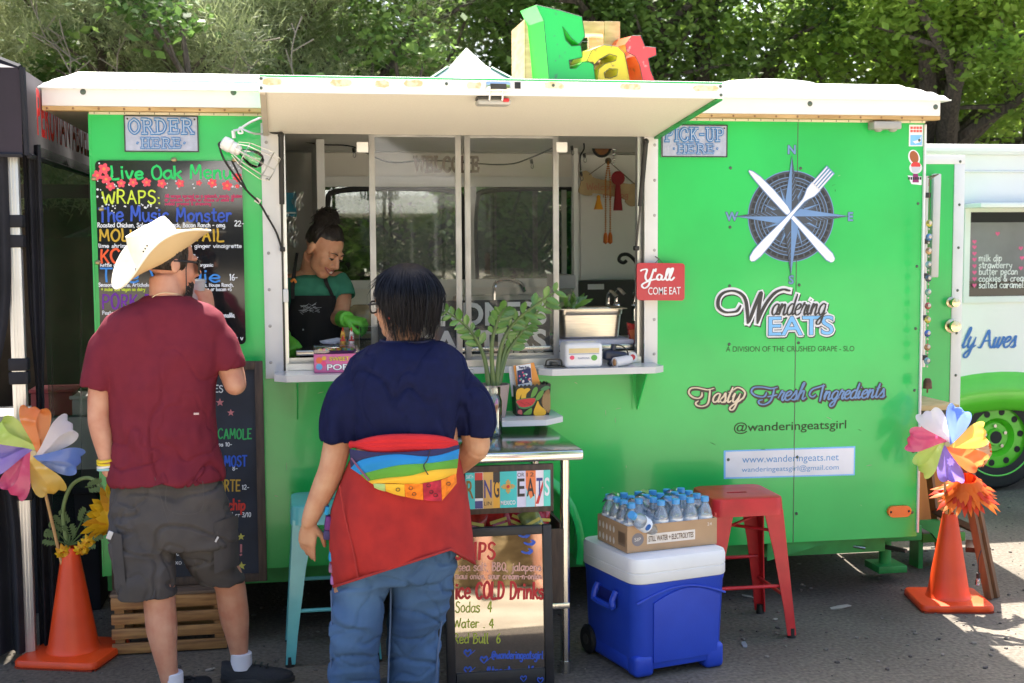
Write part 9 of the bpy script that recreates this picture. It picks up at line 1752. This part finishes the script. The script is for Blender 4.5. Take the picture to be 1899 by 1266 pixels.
m = MB(); rr = random.Random(14)
for k in range(44): x, y = rr.uniform(554, 592)*1., rr.uniform(564, 580); P = apr((x-535)/100, (y-548)/150); P2q = apr((x+rr.uniform(4, 10)-535)/100, (y+rr.uniform(-5, 5)-548)/150); m.ribbon([P+V((0, -.004-k*.0001, 0)), P2q+V((0, -.004-k*.0001, 0))], .0014, (0, -1, 0), 0)
P = apr(.30, .42); m.ball(P+V((0, -.004, 0)), .004, 0, 8, 5); m.build('apron_print', pl((.42, .45, .50), .7), ap, smooth=None)
m = MB(); m.tube(cat_spline([at(540, 522, KY-.065), at(545, 518, KY-.07), at(549, 524, KY-.068)], 4), .006, 6); m.build('rainbow_pin', pl((.75, .25, .04)), ap)
g = MB(); hand_shape(g, w3, (.75, -.35, -.12), (.1, -.3, 1), (-.2, -1, 0), (.85, .95, 1.0, 1.05), .5, .82); g.tube([w3.lerp(E3, .45), w3.lerp(E3, .2), w3], [.036, .033, .033], 14)
M_glove = mat('lime_glove', (.13, .52, .05), .45, var=.12, scale=30, bump=.15, bscale=80); remesh(g, 'glove', M_glove, ser, .0046, 2, disp=lambda p, n: .004)
g = MB(); hand_shape(g, w4, (.35, -.6, -.5), (-.5, -.2, .8), (.3, -.8, .2), (.85, .95, 1.0, 1.05), .5, .82); g.tube([w4.lerp(E4, .4), w4], [.032, .028], 14); remesh(g, 'glove', M_glove, ser, .0046, 2, disp=lambda p, n: .004)
# face: brows, eyes, smile
m = MB()
for s in (-1, 1): m.tube(cat_spline([hk_+F3(s*.012, -.095, .020), hk_+F3(s*.030, -.094, .027), hk_+F3(s*.050, -.078, .022)], 5), [.0012, .002, .0024, .0027, .0028, .0027, .0025, .0022, .0018, .0015, .001], 6)
m.build('eyebrows', pl((.012, .008, .006)), ser)
for s in (-1, 1):
 m = MB(); c_ = hk_+F3(s*.031, -.080, .001); m.ball(c_, .0115, 0, 12, 8); m.ball(c_+F3(0, -.0085, -.005), .0055, 1, 10, 7); m.ball(c_+F3(0, .0, .0045), (.0135, .0135, .0125), 2, 12, 8); m.tube(cat_spline([c_+F3(-.015, -.006, -.003), c_+F3(-.006, -.0125, -.001), c_+F3(.006, -.0125, -.001), c_+F3(.015, -.006, -.003)], 4), .0022, 6, 1); m.build('eye', [pl((.62, .58, .55), .3), pl((.012, .008, .007), .3), sk3], ser)
m = MB(); q = [hk_+F3(.030*t_, -.098+.020*t_*t_, -.064+.010*t_*t_) for t_ in (-1, -.6, -.2, .2, .6, 1)]; m.ribbon(q, [.003, .011, .0145, .0145, .011, .003], F3(0, -1, 0), 0)
m.build('teeth', pl((.78, .75, .70), .25), ser); m = MB()
for dz, k in ((.0085, 1), (-.0095, 1.0)): m.tube(cat_spline([hk_+F3(.033*t_, -.097+.022*t_*t_-.001, -.064+.011*t_*t_+dz*(1-t_*t_)) for t_ in (-1, -.5, 0, .5, 1)], 4), .0034, 6)
m.build('lips', mat('rose_lips', (.34, .10, .085), .4), ser)
M_hair3 = mat('brown_black_hair', (.020, .012, .009), .42, col2=(.008, .005, .004), scale=70, bump=.3, bscale=160, stretch=(1, 1, .2)); m = MB(); bun = hk_+F3(.01, .052, .120)
def h3(phi, t): d = (math.cos(phi), math.sin(phi)); a = t*1.95; return hk_+F3(d[0]*.0775*math.sin(a), .014+d[1]*.0975*math.sin(a), .033+.089*math.cos(a))
def sh3f(u, v):
 phi = 2*math.pi*u; fr = math.sin(phi) < -.2; t = v*(.54+.12*abs(math.cos(phi)) if fr else 1.0); return hk_.lerp(h3(phi, t), 1-.07*max(0, v-.8)*5)
m.grid(sh3f, 48, 16, 0, cu=True); rr = random.Random(6)
for k in range(420):
 phi = rr.uniform(0, 2*math.pi); fr = math.sin(phi) < -.2; t0 = rr.uniform(.40, .48+.12*abs(math.cos(phi))) if fr else rr.uniform(.55, 1.0); pts = [h3(phi, t0), h3(phi+.1, t0*.66), h3(phi+.15, t0*.33)+F3(0, .0, .006), bun+V((rr.uniform(-.02, .02), rr.uniform(-.02, .02), rr.uniform(-.02, .01)))]; q_ = cat_spline(pts, 3); m.tube(q_, [rr.uniform(.002, .0034)*min(1, .15+i_*.3) for i_ in range(len(q_))], 4, cap=False)
m.ball(bun, (.046, .044, .038), 0)
for k in range(420):
 d = V((rr.gauss(0, 1), rr.gauss(0, 1), rr.gauss(0, 1))).normalized(); e_ = d.orthogonal().normalized(); e_ = (e_*math.cos(k)+d.cross(e_)*math.sin(k)); r_ = rr.uniform(.040, .058); m.tube([bun+(d*math.cos(a)+e_*math.sin(a))*r_*(1+.12*math.sin(a*2+k)) for a in (0, .4, .8, 1.2, 1.6, 2.0)], rr.uniform(.001, .0024), 4, cap=False)
for k in range(44):
 d = V((rr.uniform(-.8, 1), rr.uniform(-.5, .2), rr.uniform(-.2, 1))).normalized(); m.tube(cat_spline([bun+d*.02, bun+d*.055, bun+d*.075+V((rr.uniform(-.01, .03), 0, rr.uniform(-.035, .0)))], 4), [.003, .0028, .0026, .0024, .002, .0018, .0016, .0012, .0006], 4)
for k in range(36): m.tube(cat_spline([h3(math.pi*(.9 if k % 2 else .55)+rr.uniform(-.2, .2), .95), hk_+F3(-.085+rr.uniform(-.01, .01), .03, -.03), hk_+F3(-.09+rr.uniform(-.02, .02), .04, -.085-rr.random()*.04)], 4), .0022, 4, cap=False)
m.build('hair', M_hair3, ser, smooth=180)
# ---------------------------------------------------------------- person on the straw bale, mirrored in the drinks board
sit = thing('person', 'seated person in denim shorts mirrored on the straw bale in the drinks board', 'person', (1.33, -4.15, 0)); b = MB(); sx_, sy3 = 1.33, -4.13; hd3 = V((sx_, sy3+.02, 1.22)); F4, _ = head(b, hd3, (0, 1, -.15))
b.tube([hd3-V((0, 0, .06)), V((sx_, sy3, 1.05))], [.05, .06], 14)
def rg(z, hw, dp, y): return [V((sx_+hw*math.cos(a), y+dp*math.sin(a), z)) for a in [2*math.pi*k/20 for k in range(20)]]
b.loft([rg(1.08, .08, .06, sy3), rg(1.0, .17, .09, sy3), rg(.8, .16, .11, sy3), rg(.58, .17, .12, sy3-.02), rg(.44, .18, .13, sy3-.02)], 0)
for s in (-1, 1):
 b.tube(cat_spline([V((sx_+s*.09, sy3, .52)), V((sx_+s*.16, sy3+.22, .52)), V((sx_+s*.18, sy3+.42, .49)), V((sx_+s*.17, sy3+.47, .28)), V((sx_+s*.16, sy3+.46, .08))], 4), [.085, .084, .082, .080, .078, .074, .070, .066, .062, .058, .056, .056, .054, .048, .042, .038, .034], 14)
 b.tube([V((sx_+s*.16, sy3+.45, .06)), V((sx_+s*.17, sy3+.55, .04)), V((sx_+s*.18, sy3+.64, .03))], [.036, .036, .026], 10)
 b.tube(cat_spline([V((sx_+s*.17, sy3, .98)), V((sx_+s*.24, sy3+.06, .76)), V((sx_+s*.16, sy3+.24, .66)), V((sx_+s*.05, sy3+.34, .68))], 4), [.045, .044, .043, .042, .041, .040, .039, .038, .036, .034, .032, .028, .026], 12)
 hand_shape(b, V((sx_+s*.05, sy3+.34, .68)), (-s*.8, .6, 0), (0, .2, 1), (0, 1, .2), (.4, .45, .5, .5), .4, .9)
remesh(b, 'body', skinmat('pale_skin', (.52, .30, .21)), sit, .006, 3); m = MB(); m.loft([rg(1.04, .13, .08, sy3), rg(.98, .185, .10, sy3), rg(.8, .175, .12, sy3), rg(.62, .185, .13, sy3-.01)], 0); m.build('top', pl((.12, .13, .2), .9), sit, smooth=180)
m = MB(); m.loft([rg(.64, .185, .135, sy3-.01), rg(.5, .195, .15, sy3-.01), rg(.445, .19, .15, sy3-.01)], 0)
for s in (-1, 1): m.tube([V((sx_+s*.09, sy3, .525)), V((sx_+s*.135, sy3+.13, .522)), V((sx_+s*.16, sy3+.24, .518))], [.10, .098, .096], 16)
m.build('denim_shorts', M_jean, sit, smooth=180); m = MB(); m.ball(hd3+V((0, -.02, .03)), (.088, .10, .10), 0); m.ball(hd3+V((0, -.06, -.05)), (.08, .06, .12), 0); m.build('hair', M_hair1, sit, smooth=180)
for s in (-1, 1): m = MB(); m.box((sx_+s*.17, sy3+.54, .008), (.09, .25, .014), 0, None, .005); m.tube([V((sx_+s*.17-.045, sy3+.58, .02)), V((sx_+s*.17, sy3+.60, .065)), V((sx_+s*.17+.045, sy3+.58, .02))], .007, 6); m.build('sandal', pl((.03, .025, .02), .7), sit)
